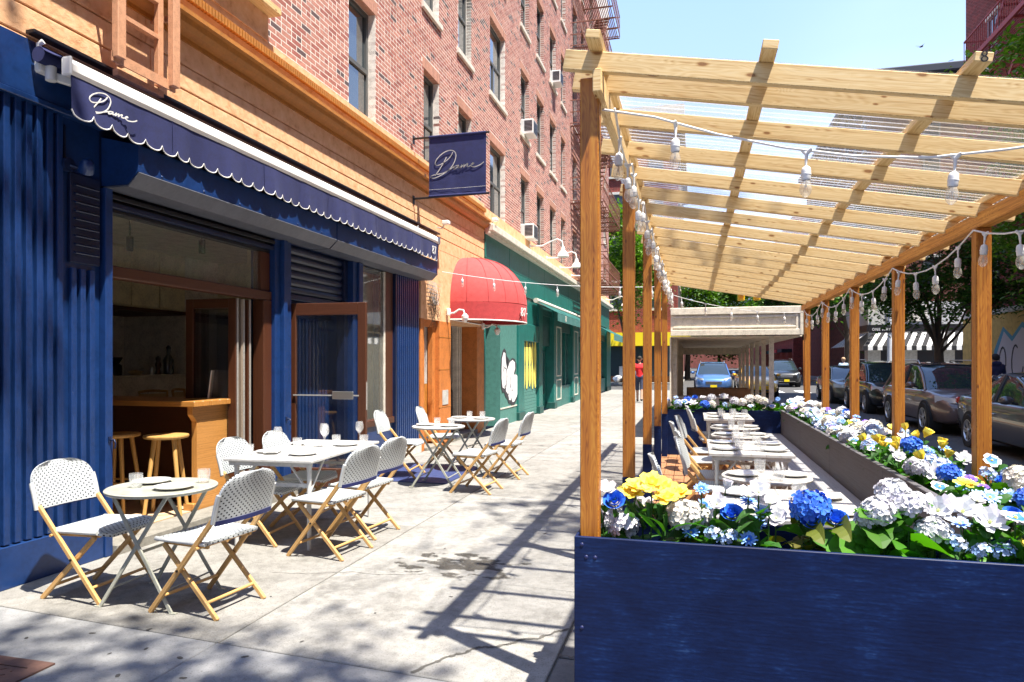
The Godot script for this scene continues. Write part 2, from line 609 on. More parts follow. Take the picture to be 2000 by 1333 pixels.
func define(k: String) -> StandardMaterial3D:
	match k:
		# ground
		"concrete": return surf(Color.WHITE, 0.92, "concrete", 0.36, "concrete_n", 0.5)
		"concrete_b": return surf(lin(0.92, 0.915, 0.90), 0.92, "concrete", 0.33, "concrete_n", 0.5)
		"concrete_c": return surf(lin(1.08, 1.08, 1.07), 0.92, "concrete", 0.40, "concrete_n", 0.5)
		"flag": return surf(Color.WHITE, 0.9, "flag", 0.4, "concrete_n", 0.35)
		"kerb": return surf(lin(0.62, 0.6, 0.58), 0.9, "flag", 1.3, "concrete_n", 0.6)
		"joint": return plain(0.10, 0.095, 0.085, 0.95)
		"asphalt": return surf(Color.WHITE, 0.9, "asphalt", 0.5, "concrete_n", 0.7)
		"gum": return plain(0.06, 0.058, 0.055, 0.9)
		"road_paint": return plain(0.75, 0.75, 0.72, 0.8)
		"iron": return surf(lin(0.16, 0.085, 0.065), 0.75, "wear", 0.8, "concrete_n", 0.6)
		# timber
		"pine": return wood("pine", Color.WHITE, 0.62)
		"cedar": return wood("cedar", Color.WHITE, 0.5)
		"cedar_light": return wood("cedar", lin(1.5, 1.75, 3.0), 0.6)
		"deck": return wood("grain", lin(0.46, 0.23, 0.11), 0.75)
		"oak": return wood("grain", lin(0.56, 0.27, 0.075), 0.4)
		"bar_wood": return wood("grain", lin(0.52, 0.24, 0.06), 0.3)
		"floor_wood": return wood("grain", lin(0.66, 0.50, 0.33), 0.5)
		"stool_wood": return wood("grain", lin(0.60, 0.36, 0.12), 0.4)
		"bamboo": return wood("grain", lin(0.66, 0.40, 0.15), 0.45)
		"dark_wood": return wood("grain", lin(0.085, 0.028, 0.012), 0.4)
		"worn_wood": return wood("grain", lin(0.30, 0.24, 0.19), 0.7)
		"white_wood": return wood("grain", lin(0.60, 0.60, 0.585), 0.55)
		"navy_ply":
			var m := surf(Color.WHITE, 0.5, "ply", 0.42, "ply_n", 0.25)
			m.metallic_specular = 0.3
			return m
		"grey_ply": return wood("grain", lin(0.12, 0.12, 0.135), 0.65)
		"bench_grey": return wood("grain", lin(0.42, 0.43, 0.46), 0.6)
		# storefront
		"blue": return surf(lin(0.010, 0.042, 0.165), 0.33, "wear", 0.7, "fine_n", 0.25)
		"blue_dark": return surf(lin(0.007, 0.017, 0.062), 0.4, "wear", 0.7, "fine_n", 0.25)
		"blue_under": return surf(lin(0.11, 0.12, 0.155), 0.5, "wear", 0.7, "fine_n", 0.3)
		"steel_dark": return plain(0.03, 0.032, 0.04, 0.35, 0.6)
		"steel": return plain(0.55, 0.55, 0.53, 0.3, 0.9)
		"steel_worn": return surf(lin(0.35, 0.34, 0.32), 0.45, "wear", 3.0, "fine_n", 0.4)
		"stone_step": return surf(lin(0.9, 0.87, 0.8), 0.9, "concrete", 0.7, "concrete_n", 0.6)
		# building
		"stucco": return surf(Color.WHITE, 0.85, "stucco", 0.45, "stucco_n", 0.6)
		"ochre": return surf(lin(0.50, 0.20, 0.032), 0.55, "wear", 0.7, "stucco_n", 0.3)
		"orange": return surf(lin(0.60, 0.20, 0.042), 0.6, "wear", 0.7, "fine_n", 0.4)
		"peach_iron": return surf(lin(0.66, 0.34, 0.19), 0.6, "wear", 2.0, "fine_n", 0.6)
		"mortar": return surf(lin(0.93, 0.87, 0.80), 0.95, "wear", 0.8, "concrete_n", 0.7)
		"brick":
			var m := surf(Color.WHITE, 0.9, "wear", 1.7, "concrete_n", 1.0)
			m.vertex_color_use_as_albedo = true
			return m
		"brick_a": return surf(lin(0.46, 0.175, 0.135), 0.9, "wear", 1.7, "concrete_n", 1.0)
		"brick_b": return surf(lin(0.54, 0.25, 0.195), 0.9, "wear", 1.7, "concrete_n", 1.0)
		"brick_c": return surf(lin(0.39, 0.135, 0.11), 0.9, "wear", 1.7, "concrete_n", 1.0)
		"brick_d": return surf(lin(0.13, 0.085, 0.09), 0.9, "wear", 1.7, "concrete_n", 1.0)
		"brick_pale": return surf(lin(0.55, 0.28, 0.2), 0.9, "wear", 1.7, "concrete_n", 0.8)
		"limestone": return surf(lin(0.74, 0.70, 0.62), 0.85, "wear", 0.8, "concrete_n", 0.5)
		"window_frame": return plain(0.10, 0.105, 0.105, 0.5)
		"glass_dark":
			var m := plain(0.035, 0.05, 0.06, 0.04)
			m.metallic_specular = 1.0
			m.clearcoat_enabled = true
			m.clearcoat = 1.0
			m.clearcoat_roughness = 0.03
			return m
		"blind": return surf(lin(0.66, 0.66, 0.62), 0.8, "wear", 0.5, "", 0)
		"rust_iron": return surf(lin(0.27, 0.115, 0.075), 0.7, "wear", 1.2, "fine_n", 0.6)
		"red_iron": return plain(0.30, 0.045, 0.04, 0.6)
		"ac_white": return plain(0.72, 0.73, 0.72, 0.5)
		"far_brick":
			var m := surf(lin(0.9, 0.8, 0.8), 0.95, "far_brick", 0.42, "", 0)
			return m
		"far_brick_red": return surf(lin(0.95, 0.62, 0.62), 0.95, "far_brick", 0.42, "", 0)
		"far_brick_shaded": return surf(lin(0.55, 0.48, 0.47), 0.95, "far_brick", 0.42, "", 0)  # far brick with the shade of the corner facade put into its tint
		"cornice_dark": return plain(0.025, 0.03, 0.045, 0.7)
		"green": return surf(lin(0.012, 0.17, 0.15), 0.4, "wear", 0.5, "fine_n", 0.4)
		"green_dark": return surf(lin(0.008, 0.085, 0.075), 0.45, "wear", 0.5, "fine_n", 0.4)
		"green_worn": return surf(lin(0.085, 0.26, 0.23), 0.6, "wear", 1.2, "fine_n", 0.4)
		"green_cloth": return cloth(0.008, 0.12, 0.11)
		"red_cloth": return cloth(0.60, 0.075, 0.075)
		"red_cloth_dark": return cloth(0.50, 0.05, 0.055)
		"navy_cloth": return cloth(0.014, 0.020, 0.105)
		"white_cloth": return cloth(0.82, 0.82, 0.8)
		"black_cloth": return cloth(0.012, 0.012, 0.015)
		"yellow_sign": return plain(0.85, 0.66, 0.01, 0.5)
		"cream_paint": return surf(lin(0.78, 0.74, 0.64), 0.6, "wear", 0.6, "fine_n", 0.3)
		"beige_timber": return surf(lin(0.84, 0.77, 0.63), 0.7, "wear", 1.0, "fine_n", 0.3)
		# things
		"weave":
			var m := StandardMaterial3D.new()
			m.albedo_texture = texs.weave
			m.uv1_scale = Vector3(13.0, 15.0, 1)
			m.roughness = 0.5
			return m
		"wrap": return wood("grain", lin(0.56, 0.60, 0.62), 0.5)
		"navy_trim": return plain(0.012, 0.018, 0.09, 0.5)
		"bolt": return plain(0.03, 0.03, 0.03, 0.4, 0.7)
		"sage_paint": return surf(lin(0.42, 0.43, 0.365), 0.35, "wear", 1.0, "", 0)
		"white_paint": return surf(lin(0.58, 0.58, 0.565), 0.4, "wear", 0.8, "", 0)
		"ceramic":
			var m := plain(0.74, 0.74, 0.72, 0.12)
			m.clearcoat_enabled = true
			m.clearcoat = 0.6
			return m
		"napkin": return plain(0.78, 0.78, 0.76, 0.9)
		"glass":
			var m := plain(0.93, 0.96, 0.96, 0.02)
			m.transparency = BaseMaterial3D.TRANSPARENCY_ALPHA
			m.albedo_color.a = 0.10
			m.metallic_specular = 0.9
			return m
		"glass_pane":
			var m := plain(0.75, 0.80, 0.74, 0.02)
			m.transparency = BaseMaterial3D.TRANSPARENCY_ALPHA
			m.albedo_color.a = 0.06
			m.metallic_specular = 0.8
			return m
		"door_pane":
			var m := plain(0.02, 0.025, 0.035, 0.03)
			m.transparency = BaseMaterial3D.TRANSPARENCY_ALPHA
			m.albedo_color.a = 0.22
			return m
		"polycarbonate":
			var m := plain(0.90, 0.94, 0.97, 0.12)
			m.transparency = BaseMaterial3D.TRANSPARENCY_ALPHA
			m.albedo_color.a = 0.2
			return m
		"cord_white": return plain(0.74, 0.75, 0.76, 0.5)
		"bulb_glass":
			var m := plain(0.9, 0.87, 0.8, 0.03)
			m.transparency = BaseMaterial3D.TRANSPARENCY_ALPHA
			m.albedo_color.a = 0.22
			return m
		"filament": return plain(0.45, 0.27, 0.1, 0.4)
		"black_paint": return plain(0.015, 0.015, 0.017, 0.35)
		"white_enamel": return plain(0.82, 0.82, 0.80, 0.3)
		"plaster_cream": return surf(lin(0.92, 0.83, 0.54), 0.75, "wear", 0.7, "fine_n", 0.3)
		"plaster_white": return surf(lin(0.92, 0.87, 0.74), 0.8, "wear", 0.7, "fine_n", 0.3)
		"cane": return plain(0.60, 0.45, 0.24, 0.7)
		"black_tile": return plain(0.02, 0.02, 0.022, 0.3)
		"brown_door": return wood("grain", lin(0.22, 0.075, 0.02), 0.4)
		"tyre": return plain(0.018, 0.018, 0.018, 0.85)
		"rim": return plain(0.55, 0.55, 0.55, 0.3, 0.8)
		"car_glass":
			var m := plain(0.02, 0.03, 0.035, 0.03)
			m.metallic_specular = 1.0
			return m
		"lamp_glass": return plain(0.75, 0.78, 0.8, 0.05, 0.3)
		"tail_red": return plain(0.45, 0.015, 0.015, 0.15)
		"car_black": return car_paint(0.012, 0.013, 0.015)
		"car_bronze": return car_paint(0.17, 0.12, 0.105)
		"car_grey": return car_paint(0.085, 0.085, 0.09)
		"car_olive": return car_paint(0.13, 0.125, 0.10)
		"car_blue": return car_paint(0.06, 0.16, 0.42)
		"car_yellow": return car_paint(0.75, 0.38, 0.01)
		"bark": return surf(lin(0.09, 0.065, 0.045), 0.95, "wear", 1.5, "stucco_n", 1.0)
		"leaf":
			var m := StandardMaterial3D.new()
			m.vertex_color_use_as_albedo = true
			m.roughness = 0.5
			m.backlight_enabled = true
			m.backlight = Color(0.85, 0.95, 0.35)
			m.cull_mode = BaseMaterial3D.CULL_DISABLED
			return m
		"petal":
			var m := StandardMaterial3D.new()
			m.vertex_color_use_as_albedo = true
			m.roughness = 0.65
			m.backlight_enabled = true
			m.backlight = Color(0.5, 0.5, 0.5)
			m.cull_mode = BaseMaterial3D.CULL_DISABLED
			return m
		"person_skin":
			var m := plain(1, 1, 1, 0.75)
			m.vertex_color_use_as_albedo = true
			return m
		"skin": return plain(0.42, 0.24, 0.17, 0.55)
		"hair": return plain(0.02, 0.014, 0.012, 0.6)
		"denim": return cloth(0.30, 0.42, 0.55)
		"jeans": return cloth(0.08, 0.11, 0.19)
		"navy_hoodie": return cloth(0.008, 0.014, 0.055)
		"red_shirt": return cloth(0.62, 0.02, 0.02)
		"cap_tan": return cloth(0.45, 0.27, 0.16)
		"galvanised": return surf(lin(0.50, 0.53, 0.56), 0.45, "wear", 1.5, "", 0)
		"sign_green": return plain(0.01, 0.05, 0.04, 0.5)
		"cardboard": return surf(lin(0.36, 0.20, 0.10), 0.85, "wear", 1.0, "", 0)
		"soil": return surf(lin(0.05, 0.035, 0.025), 0.95, "wear", 2.0, "stucco_n", 1.0)
		"damp", "grime":
			var m := StandardMaterial3D.new()
			m.albedo_texture = texs[k]
			m.transparency = BaseMaterial3D.TRANSPARENCY_ALPHA
			m.roughness = 0.85
			return m
		"graffiti_white": return plain(0.78, 0.78, 0.82, 0.7)
		"graffiti_yellow": return plain(0.83, 0.74, 0.14, 0.7)
		"graffiti_black": return plain(0.035, 0.035, 0.045, 0.7)
		"graffiti_blue": return plain(0.05, 0.24, 0.36, 0.7)
		"graffiti_grey": return plain(0.48, 0.46, 0.50, 0.7)
		"yellow_wall": return surf(lin(0.62, 0.42, 0.12), 0.8, "wear", 0.5, "stucco_n", 0.3)
		"signal_yellow": return plain(0.75, 0.42, 0.01, 0.4)
		"hatch_blue": return surf(lin(0.035, 0.055, 0.17), 0.6, "wear", 1.5, "fine_n", 0.5)
	push_error("no material " + k)
	return plain(1, 0, 1, 1)


func plain(r: float, g: float, b: float, rough: float, metal := 0.0) -> StandardMaterial3D:
	var m := StandardMaterial3D.new()
	m.albedo_color = lin(r, g, b)
	m.roughness = rough
	m.metallic = metal
	return m


func surf(c: Color, rough: float, tex: String, scale: float, nrm: String, nscale: float) -> StandardMaterial3D:
	var m := StandardMaterial3D.new()
	m.albedo_color = c
	m.roughness = rough
	m.uv1_triplanar = true
	m.uv1_world_triplanar = true
	m.uv1_scale = Vector3.ONE * scale
	m.albedo_texture = texs[tex]
	if nrm != "":
		m.normal_enabled = true
		m.normal_texture = texs[nrm]
		m.normal_scale = nscale
	return m


func wood(tex: String, c: Color, rough: float) -> StandardMaterial3D:
	var m := StandardMaterial3D.new()
	m.albedo_texture = texs[tex]
	m.albedo_color = c
	m.roughness = rough
	m.uv1_scale = Vector3(0.75, 2.6, 1)
	m.normal_enabled = true
	m.normal_texture = texs.grain_n
	m.normal_scale = 0.25
	return m


func cloth(r: float, g: float, b: float) -> StandardMaterial3D:
	var m := surf(lin(r, g, b), 0.85, "wear", 1.3, "fine_n", 0.3)
	m.rim_enabled = true
	m.rim = 0.25
	return m


func car_paint(r: float, g: float, b: float) -> StandardMaterial3D:
	var m := plain(r, g, b, 0.35, 0.35)
	m.clearcoat_enabled = true
	m.clearcoat = 1.0
	m.clearcoat_roughness = 0.03
	return m


func mat(k: String) -> StandardMaterial3D:
	if not mats.has(k): mats[k] = define(k)
	return mats[k]


# ---------------------------------------------------------------- ground
func slab(parent, pts: Array, m: String, top := 0.0, deep := 0.1, called := "slab"):
	var b := mb()
	var cx := Vector2.ZERO
	for p in pts: cx += p
	cx /= pts.size()
	var top_pts := []
	var lip := []
	for p in pts:
		var d: Vector2 = (cx - p).normalized()
		lip.append(Vector3(p.x + d.x * 0.005, top - 0.005, p.y + d.y * 0.005))
		top_pts.append(Vector3(p.x + d.x * 0.012, top, p.y + d.y * 0.012))
	for i in pts.size():
		var j := (i + 1) % pts.size()
		b.quad(lip[i], lip[j], top_pts[j], top_pts[i])
		b.quad(lip[i] - Vector3(0, deep, 0), lip[j] - Vector3(0, deep, 0), lip[j], lip[i])
	for i in range(1, pts.size() - 1): b.tri(top_pts[0], top_pts[i], top_pts[i + 1])
	return obj(called, b, m, parent)


func grid_slabs(parent, xs: Array, zs: Array, m: String, skew := 0.05, x0 := -2.5):
	for i in xs.size() - 1:
		for j in zs.size() - 1:
			var q := []
			for c in [[i, j], [i + 1, j], [i + 1, j + 1], [i, j + 1]]:
				var xx: float = xs[c[0]]
				var zz: float = zs[c[1]]
				q.append(Vector2(xx, zz + skew * (xx - x0)))
			slab(parent, q, m if m != "concrete" else ["concrete", "concrete_b", "concrete_c"][rng.randi() % 3])


func build_ground():
	var b := mb()
	b.quad(Vector3(-160, -0.14, 60), Vector3(160, -0.14, 60), Vector3(160, -0.14, -260), Vector3(-160, -0.14, -260))
	structure(obj("road", b, "asphalt"))
	# near sidewalk, each flag a piece of its own over a dark joint bed
	b = mb()
	b.span(Vector3(-4.62, -0.2, 6), Vector3(-0.69, -0.014, -38.6))
	var walk := structure(obj("sidewalk", b, "joint"))
	grid_slabs(walk, [-4.60, -2.55, -0.695], [6.0, 4.2, 2.4, 0.5, -1.4, -3.27], "flag", 0.08)
	var zr := [-3.275, -4.74, -6.2, -7.7, -9.2, -10.7, -12.2, -13.7, -15.2, -16.7, -18.2, -19.7, -21.2, -22.7, -24.2, -25.7, -27.2, -28.7, -30.2, -31.7, -33.2, -34.7, -36.2, -38.4]
	grid_slabs(walk, [-2.54, -0.695], zr, "concrete", 0.08)
	grid_slabs(walk, [-4.60, -2.545], [-3.275, -6.05, -8.75, -11.4, -14.1, -16.8, -19.5, -22.2, -24.9, -27.6, -30.3, -33.0, -35.7, -38.4], "concrete", 0.08)
	# granite kerb stones
	b = mb()
	b.span(Vector3(-0.69, -0.3, 6), Vector3(-0.545, -0.15, -38.6))
	var kerb := structure(obj("kerb", b, "joint"))
	var z := 6.0
	while z > -38.0:
		var l := rng.randf_range(0.8, 1.7)
		slab(kerb, [Vector2(-0.688, z), Vector2(-0.545 + rng.randf_range(-0.008, 0.004), z), Vector2(-0.545, z - l + 0.012), Vector2(-0.688, z - l + 0.012)], "kerb", rng.randf_range(-0.012, -0.003), 0.22, "kerb_stone")
		z -= l
	# cracks, gum and the damp patch on the flags
	var crack := [[775, 0], [0, 0]]
	crack = [Vector3(-1.35, 0, -3.2), Vector3(-1.27, 0, -3.40), Vector3(-1.20, 0, -3.47), Vector3(-1.14, 0, -3.56), Vector3(-1.05, 0, -3.61), Vector3(-0.98, 0, -3.66), Vector3(-0.93, 0, -3.74), Vector3(-0.83, 0, -3.79), Vector3(-0.76, 0, -3.90), Vector3(-0.70, 0, -3.96)]
	crack_line(walk, crack, 0.011)
	crack_line(walk, [Vector3(-0.69, 0, -3.60), Vector3(-0.62, 0, -3.57), Vector3(-0.55, 0, -3.63)], 0.008)
	crack_line(walk, [Vector3(-3.0, 0, -4.45), Vector3(-2.7, 0, -4.50), Vector3(-2.45, 0, -4.62), Vector3(-2.2, 0, -4.60), Vector3(-1.9, 0, -4.72)], 0.003)
	var spots := [[-2.60, -3.05, 0.022], [-2.28, -3.15, 0.02], [-3.05, -3.33, 0.018], [-3.32, -3.20, 0.02], [-2.86, -3.10, 0.016], [-2.42, -2.86, 0.02], [-2.75, -2.80, 0.02], [-2.10, -3.40, 0.014], [-3.62, -3.05, 0.016], [-2.15, -2.75, 0.022], [-1.9, -3.9, 0.012], [-1.55, -4.3, 0.014], [-3.0, -3.0, 0.012], [-2.0, -5.4, 0.014], [-1.3, -6.1, 0.016], [-2.7, -4.0, 0.012]]
	for s in spots:
		b = mb()
		var k := 9
		for i in k:
			var a0 := TAU * i / k
			var a1 := TAU * (i + 1) / k
			var r0: float = s[2] * (0.8 + 0.3 * sin(a0 * 2 + s[0] * 7))
			var r1: float = s[2] * (0.8 + 0.3 * sin(a1 * 2 + s[0] * 7))
			b.tri(Vector3(s[0], 0.004, s[1]), Vector3(s[0] + cos(a1) * r1, 0.002, s[1] - sin(a1) * r1 * -1), Vector3(s[0] + cos(a0) * r0, 0.002, s[1] + sin(a0) * r0))
		obj("gum_spot", b, "gum", walk)
	stain(walk, Vector3(-1.70, 0.004, -5.0), 0.62, 0.40)
	var gp := RandomNumberGenerator.new()
	gp.seed = 15
	for i in 16:
		var q := 0.3 + 0.5 * gp.randf()
		stain(walk, Vector3(gp.randf_range(-4.0, -1.3), 0.003 + 0.0002 * i, gp.randf_range(-2.6, -12.0)), q, q * 0.8, "grime", gp.randf() * TAU)
	# steel cellar plate at the corner of the picture
	var plate := thing("cellar_plate", "rusty red brown steel hatch plate set in the sidewalk", "hatch", Vector3(-4.0, 0.0, -2.2))
	b = mb()
	b.span(Vector3(-0.82, 0.001, -0.62), Vector3(0.84, 0.010, -0.54))
	b.span(Vector3(-0.82, 0.001, -0.54), Vector3(-0.74, 0.010, 0.9))
	b.span(Vector3(0.76, 0.001, -0.54), Vector3(0.84, 0.010, 0.9))
	obj("frame", b, "iron", plate)
	b = mb()
	b.span(Vector3(-0.735, 0.001, -0.535), Vector3(0.755, 0.007, 0.9))
	for i in 26:
		for j in 26:
			var p := Vector3(-0.70 + i * 0.056, 0.008, -0.50 + j * 0.054)
			var d := Vector3(0.012, 0, 0.012 if (i + j) % 2 else -0.012)
			b.bar(p - d, p + d, 0.008, 0.005)
	obj("tread_plate", b, "iron", plate)
	# opposite side of the street
	b = mb()
	b.span(Vector3(7.55, -0.2, 30), Vector3(11.6, 0.0, -34.6))
	structure(obj("sidewalk_opposite", b, "concrete"))
	b = mb()
	b.span(Vector3(7.40, -0.2, 30), Vector3(7.55, -0.004, -34.6), 0.01)
	structure(obj("kerb_opposite", b, "kerb"))
	# beyond the crossing
	b = mb()
	b.span(Vector3(-60, -0.2, -52), Vector3(-0.8, 0.0, -200))
	structure(obj("sidewalk_far_left", b, "concrete"))
	b = mb()
	b.span(Vector3(10.0, -0.2, -52), Vector3(60, 0.0, -200))
	structure(obj("sidewalk_far_right", b, "concrete"))
	b = mb()
	for i in 7:
		b.span(Vector3(0.2 + i * 1.35, -0.139, -40.2), Vector3(0.75 + i * 1.35, -0.135, -43.2))
	structure(obj("crosswalk", b, "road_paint"))


func crack_line(parent, pts: Array, w: float):
	var b := mb()
	var r := RandomNumberGenerator.new()
	r.seed = int(w * 10000)
	var fine := []
	for i in pts.size() - 1:
		for k in 6:
			var p: Vector3 = (pts[i] as Vector3).lerp(pts[i + 1], k / 6.0)
			fine.append(p + Vector3(r.randf_range(-0.012, 0.012), 0, r.randf_range(-0.012, 0.012)))
	fine.append(pts[-1])
	for i in fine.size() - 1:
		var d: Vector3 = (fine[i + 1] - fine[i]).normalized().cross(Vector3.UP)
		var w0: float = w * r.randf_range(0.5, 1.2)
		var a: Vector3 = fine[i] + Vector3(0, 0.003, 0)
		var c: Vector3 = fine[i + 1] + Vector3(0, 0.003, 0)
		b.quad(a + d * w0, c + d * w0 * 0.9, c - d * w0 * 0.9, a - d * w0)
	obj("crack", b, "joint", parent)


func stain(parent, at: Vector3, rx: float, rz: float, m := "damp", turn := 0.0):
	var b := mb(false)
	var p := [Vector3(-rx, 0, rz), Vector3(rx, 0, rz), Vector3(rx, 0, -rz), Vector3(-rx, 0, -rz)]
	b.tri(p[0], p[1], p[2], Vector2(0, 1), Vector2(1, 1), Vector2(1, 0))
	b.tri(p[0], p[2], p[3], Vector2(0, 1), Vector2(1, 0), Vector2(0, 0))
	var o := obj("damp_patch" if m == "damp" else "grimy_patch", b, m, parent)
	o.position = at
	o.rotation.y = turn


# ---------------------------------------------------------------- blue storefront
func ribs(parent, z0: float, z1: float, y0: float, y1: float, x: float, pitch := 0.082, wide := 0.046, deep := 0.036, m := "blue"):
	var rib := mb()
	rib.box(Vector3(deep * 0.5, (y0 + y1) * 0.5, 0), Vector3(deep, y1 - y0, wide), 0.004)
	var mesh := rib.mesh()
	var z := z0
	while z > z1:
		var o := inst("rib", mesh, m, parent)
		o.position = Vector3(x, 0, z)
		z -= pitch


func build_storefront():
	var s := thing("storefront", "deep blue painted restaurant front with ribbed panels and open window", "storefront")
	# left ribbed wall
	one_box("wall_panel", Vector3(-4.80, 0.0, -2.32), Vector3(-4.56, 3.80, -4.46), "blue", s)
	one_box("wall_panel", Vector3(-4.80, 0.0, 4.0), Vector3(-4.56, 3.80, 1.2), "blue", s)
	one_box("wall_panel", Vector3(-4.80, 0.0, 1.198), Vector3(-4.56, 0.50, -2.318), "blue", s)
	one_box("wall_panel", Vector3(-4.80, 2.93, 1.198), Vector3(-4.56, 3.80, -2.318), "blue", s)
	one_box("window_pane", Vector3(-4.66, 0.50, 1.198), Vector3(-4.654, 2.93, -2.318), "glass_pane", s)  # added window out of view, brings extra daylight into the dining room
	for z in [1.19, 0.02, -1.15, -2.29]: one_box("added_mullion", Vector3(-4.70, 0.51, z - 0.03), Vector3(-4.60, 2.92, z + 0.03), "dark_wood", s, 0.004)
	ribs(s, -2.36, -4.12, 0.30, 3.38, -4.56)
	ribs(s, -4.20, -4.44, 0.30, 2.26, -4.56)
	one_box("plinth", Vector3(-4.57, 0.0, 4.0), Vector3(-4.515, 0.29, -4.46), "blue", s, 0.004)
	one_box("painted_band", Vector3(-4.57, 3.425, 4.0), Vector3(-4.508, 3.812, -4.46), "blue", s, 0.004)
	one_box("ledge", Vector3(-4.57, 3.38, 4.0), Vector3(-4.49, 3.42, -4.46), "blue", s, 0.004)
	# louvre beside the window
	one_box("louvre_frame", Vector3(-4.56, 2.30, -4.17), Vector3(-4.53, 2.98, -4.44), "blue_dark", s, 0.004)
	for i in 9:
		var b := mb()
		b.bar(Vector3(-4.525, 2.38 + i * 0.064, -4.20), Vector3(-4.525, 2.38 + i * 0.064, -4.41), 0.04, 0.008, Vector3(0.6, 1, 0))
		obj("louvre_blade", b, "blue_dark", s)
	# left jamb, pilasters
	one_box("jamb", Vector3(-4.80, 0.0, -4.463), Vector3(-4.50, 2.93, -4.535), "blue", s, 0.005)
	one_box("pilaster", Vector3(-4.85, 0.0, -6.80), Vector3(-4.535, 2.93, -6.90), "blue", s, 0.005)
	one_box("pilaster", Vector3(-4.85, 0.0, -6.903), Vector3(-4.485, 2.93, -6.975), "blue", s, 0.006)
	one_box("pilaster", Vector3(-4.85, 0.0, -6.978), Vector3(-4.52, 2.93, -7.10), "blue", s, 0.006)
	one_box("pilaster", Vector3(-4.95, 0.0, -8.60), Vector3(-4.52, 2.93, -8.72), "blue", s, 0.006)
	one_box("pilaster", Vector3(-4.95, 0.0, -8.723), Vector3(-4.49, 2.93, -8.84), "blue", s, 0.006)
	one_box("pilaster", Vector3(-4.90, 0.0, -9.98), Vector3(-4.57, 2.93, -11.02), "blue", s)
	ribs(s, -10.10, -10.98, 0.16, 2.93, -4.57, 0.082, 0.046, 0.05)
	one_box("plinth", Vector3(-4.58, 0.0, -10.06), Vector3(-4.505, 0.15, -11.02), "limestone", s, 0.004)
	one_box("post", Vector3(-4.60, 0.05, -10.0), Vector3(-4.52, 2.93, -10.05), "blue_dark", s)
	# big window opening
	var w := "dark_wood"
	one_box("transom_bar", Vector3(-4.70, 2.235, -4.537), Vector3(-4.575, 2.335, -6.797), w, s, 0.008)
	one_box("frame_head", Vector3(-4.70, 2.77, -4.537), Vector3(-4.60, 2.93, -6.797), "steel_dark", s, 0.004)
	one_box("shutter_guide", Vector3(-4.60, 2.80, -4.54), Vector3(-4.545, 2.84, -6.797), "blue_dark", s, 0.004)
	one_box("shutter_guide", Vector3(-4.60, 2.865, -4.54), Vector3(-4.53, 2.90, -6.797), "steel_dark", s, 0.004)
	one_box("frame_jamb", Vector3(-4.72, 0.10, -6.65), Vector3(-4.575, 2.232, -6.797), w, s, 0.008)
	one_box("frame_jamb", Vector3(-4.70, 2.338, -6.63), Vector3(-4.60, 2.767, -6.797), w, s, 0.006)
	one_box("frame_jamb", Vector3(-4.72, 0.10, -4.537), Vector3(-4.60, 2.232, -4.56), w, s, 0.003)
	one_box("window_pane", Vector3(-4.642, 2.338, -4.54), Vector3(-4.636, 2.767, -6.628), "glass_pane", s)
	# folded door leaves of the big window
	for k in 3:
		var z := -6.30 - k * 0.105
		var leaf := Node3D.new()
		leaf.name = "folding_leaf"
		s.add_child(leaf, true)
		leaf.position = Vector3(-4.66, 0.15, z)
		var em := "dark_wood" if k != 1 else "worn_wood"
		one_box("stile", Vector3(-0.09, 0, -0.024), Vector3(0.0, 2.07, 0.024), em, leaf, 0.004)
		one_box("stile", Vector3(-0.62, 0, -0.024), Vector3(-0.53, 2.07, 0.024), w, leaf, 0.004)
		one_box("rail", Vector3(-0.529, 1.97, -0.022), Vector3(-0.091, 2.069, 0.022), w, leaf, 0.004)
		one_box("rail", Vector3(-0.529, 0.0, -0.022), Vector3(-0.091, 0.20, 0.022), w, leaf, 0.004)
		one_box("pane", Vector3(-0.529, 0.201, -0.003), Vector3(-0.091, 1.969, 0.003), "door_pane", leaf)
		one_box("edge_strip", Vector3(0.001, 0.0, -0.020), Vector3(0.006, 2.07, 0.006), "steel_worn", leaf)
	# threshold
	one_box("sill", Vector3(-4.75, -0.1, -4.54), Vector3(-4.46, 0.085, -6.797), "stone_step", s, 0.01)
	# doorway with half raised shutter
	var slat := mb()
	slat.x = Transform3D(Basis(), Vector3.ZERO)
	slat.prism(PackedVector2Array([Vector2(0, 0), Vector2(0.012, 0.004), Vector2(0.03, 0.03), Vector2(0.034, 0.055), Vector2(0.022, 0.085), Vector2(0.0, 0.094), Vector2(-0.012, 0.094), Vector2(-0.012, 0)]), 1.40)
	var slat_mesh := slat.mesh()
	for i in 6:
		var o := inst("shutter_slat", slat_mesh, "blue_dark", s)
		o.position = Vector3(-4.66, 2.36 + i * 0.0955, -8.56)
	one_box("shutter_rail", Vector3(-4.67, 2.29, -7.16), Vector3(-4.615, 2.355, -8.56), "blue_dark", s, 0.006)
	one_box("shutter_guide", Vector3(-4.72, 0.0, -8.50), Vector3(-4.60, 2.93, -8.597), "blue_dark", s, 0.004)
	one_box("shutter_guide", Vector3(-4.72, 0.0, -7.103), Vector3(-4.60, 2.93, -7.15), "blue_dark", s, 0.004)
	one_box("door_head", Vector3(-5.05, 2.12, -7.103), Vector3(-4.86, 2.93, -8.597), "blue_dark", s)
	one_box("door_panel", Vector3(-4.98, 0.08, -7.42), Vector3(-4.90, 2.12, -8.597), "blue", s)
	ribs(s, -7.50, -8.56, 0.12, 2.10, -4.90, 0.082, 0.046, 0.04)
	one_box("door_jamb", Vector3(-5.0, 0.08, -7.103), Vector3(-4.84, 2.12, -7.24), w, s, 0.006)
	one_box("door_step", Vector3(-5.0, -0.1, -7.10), Vector3(-4.48, 0.08, -8.60), "stone_step", s, 0.01)
	# door leaf standing open across the sidewalk
	var d := Node3D.new()
	d.name = "door"
	s.add_child(d, true)
	d.position = Vector3(-4.62, 0.10, -7.17)
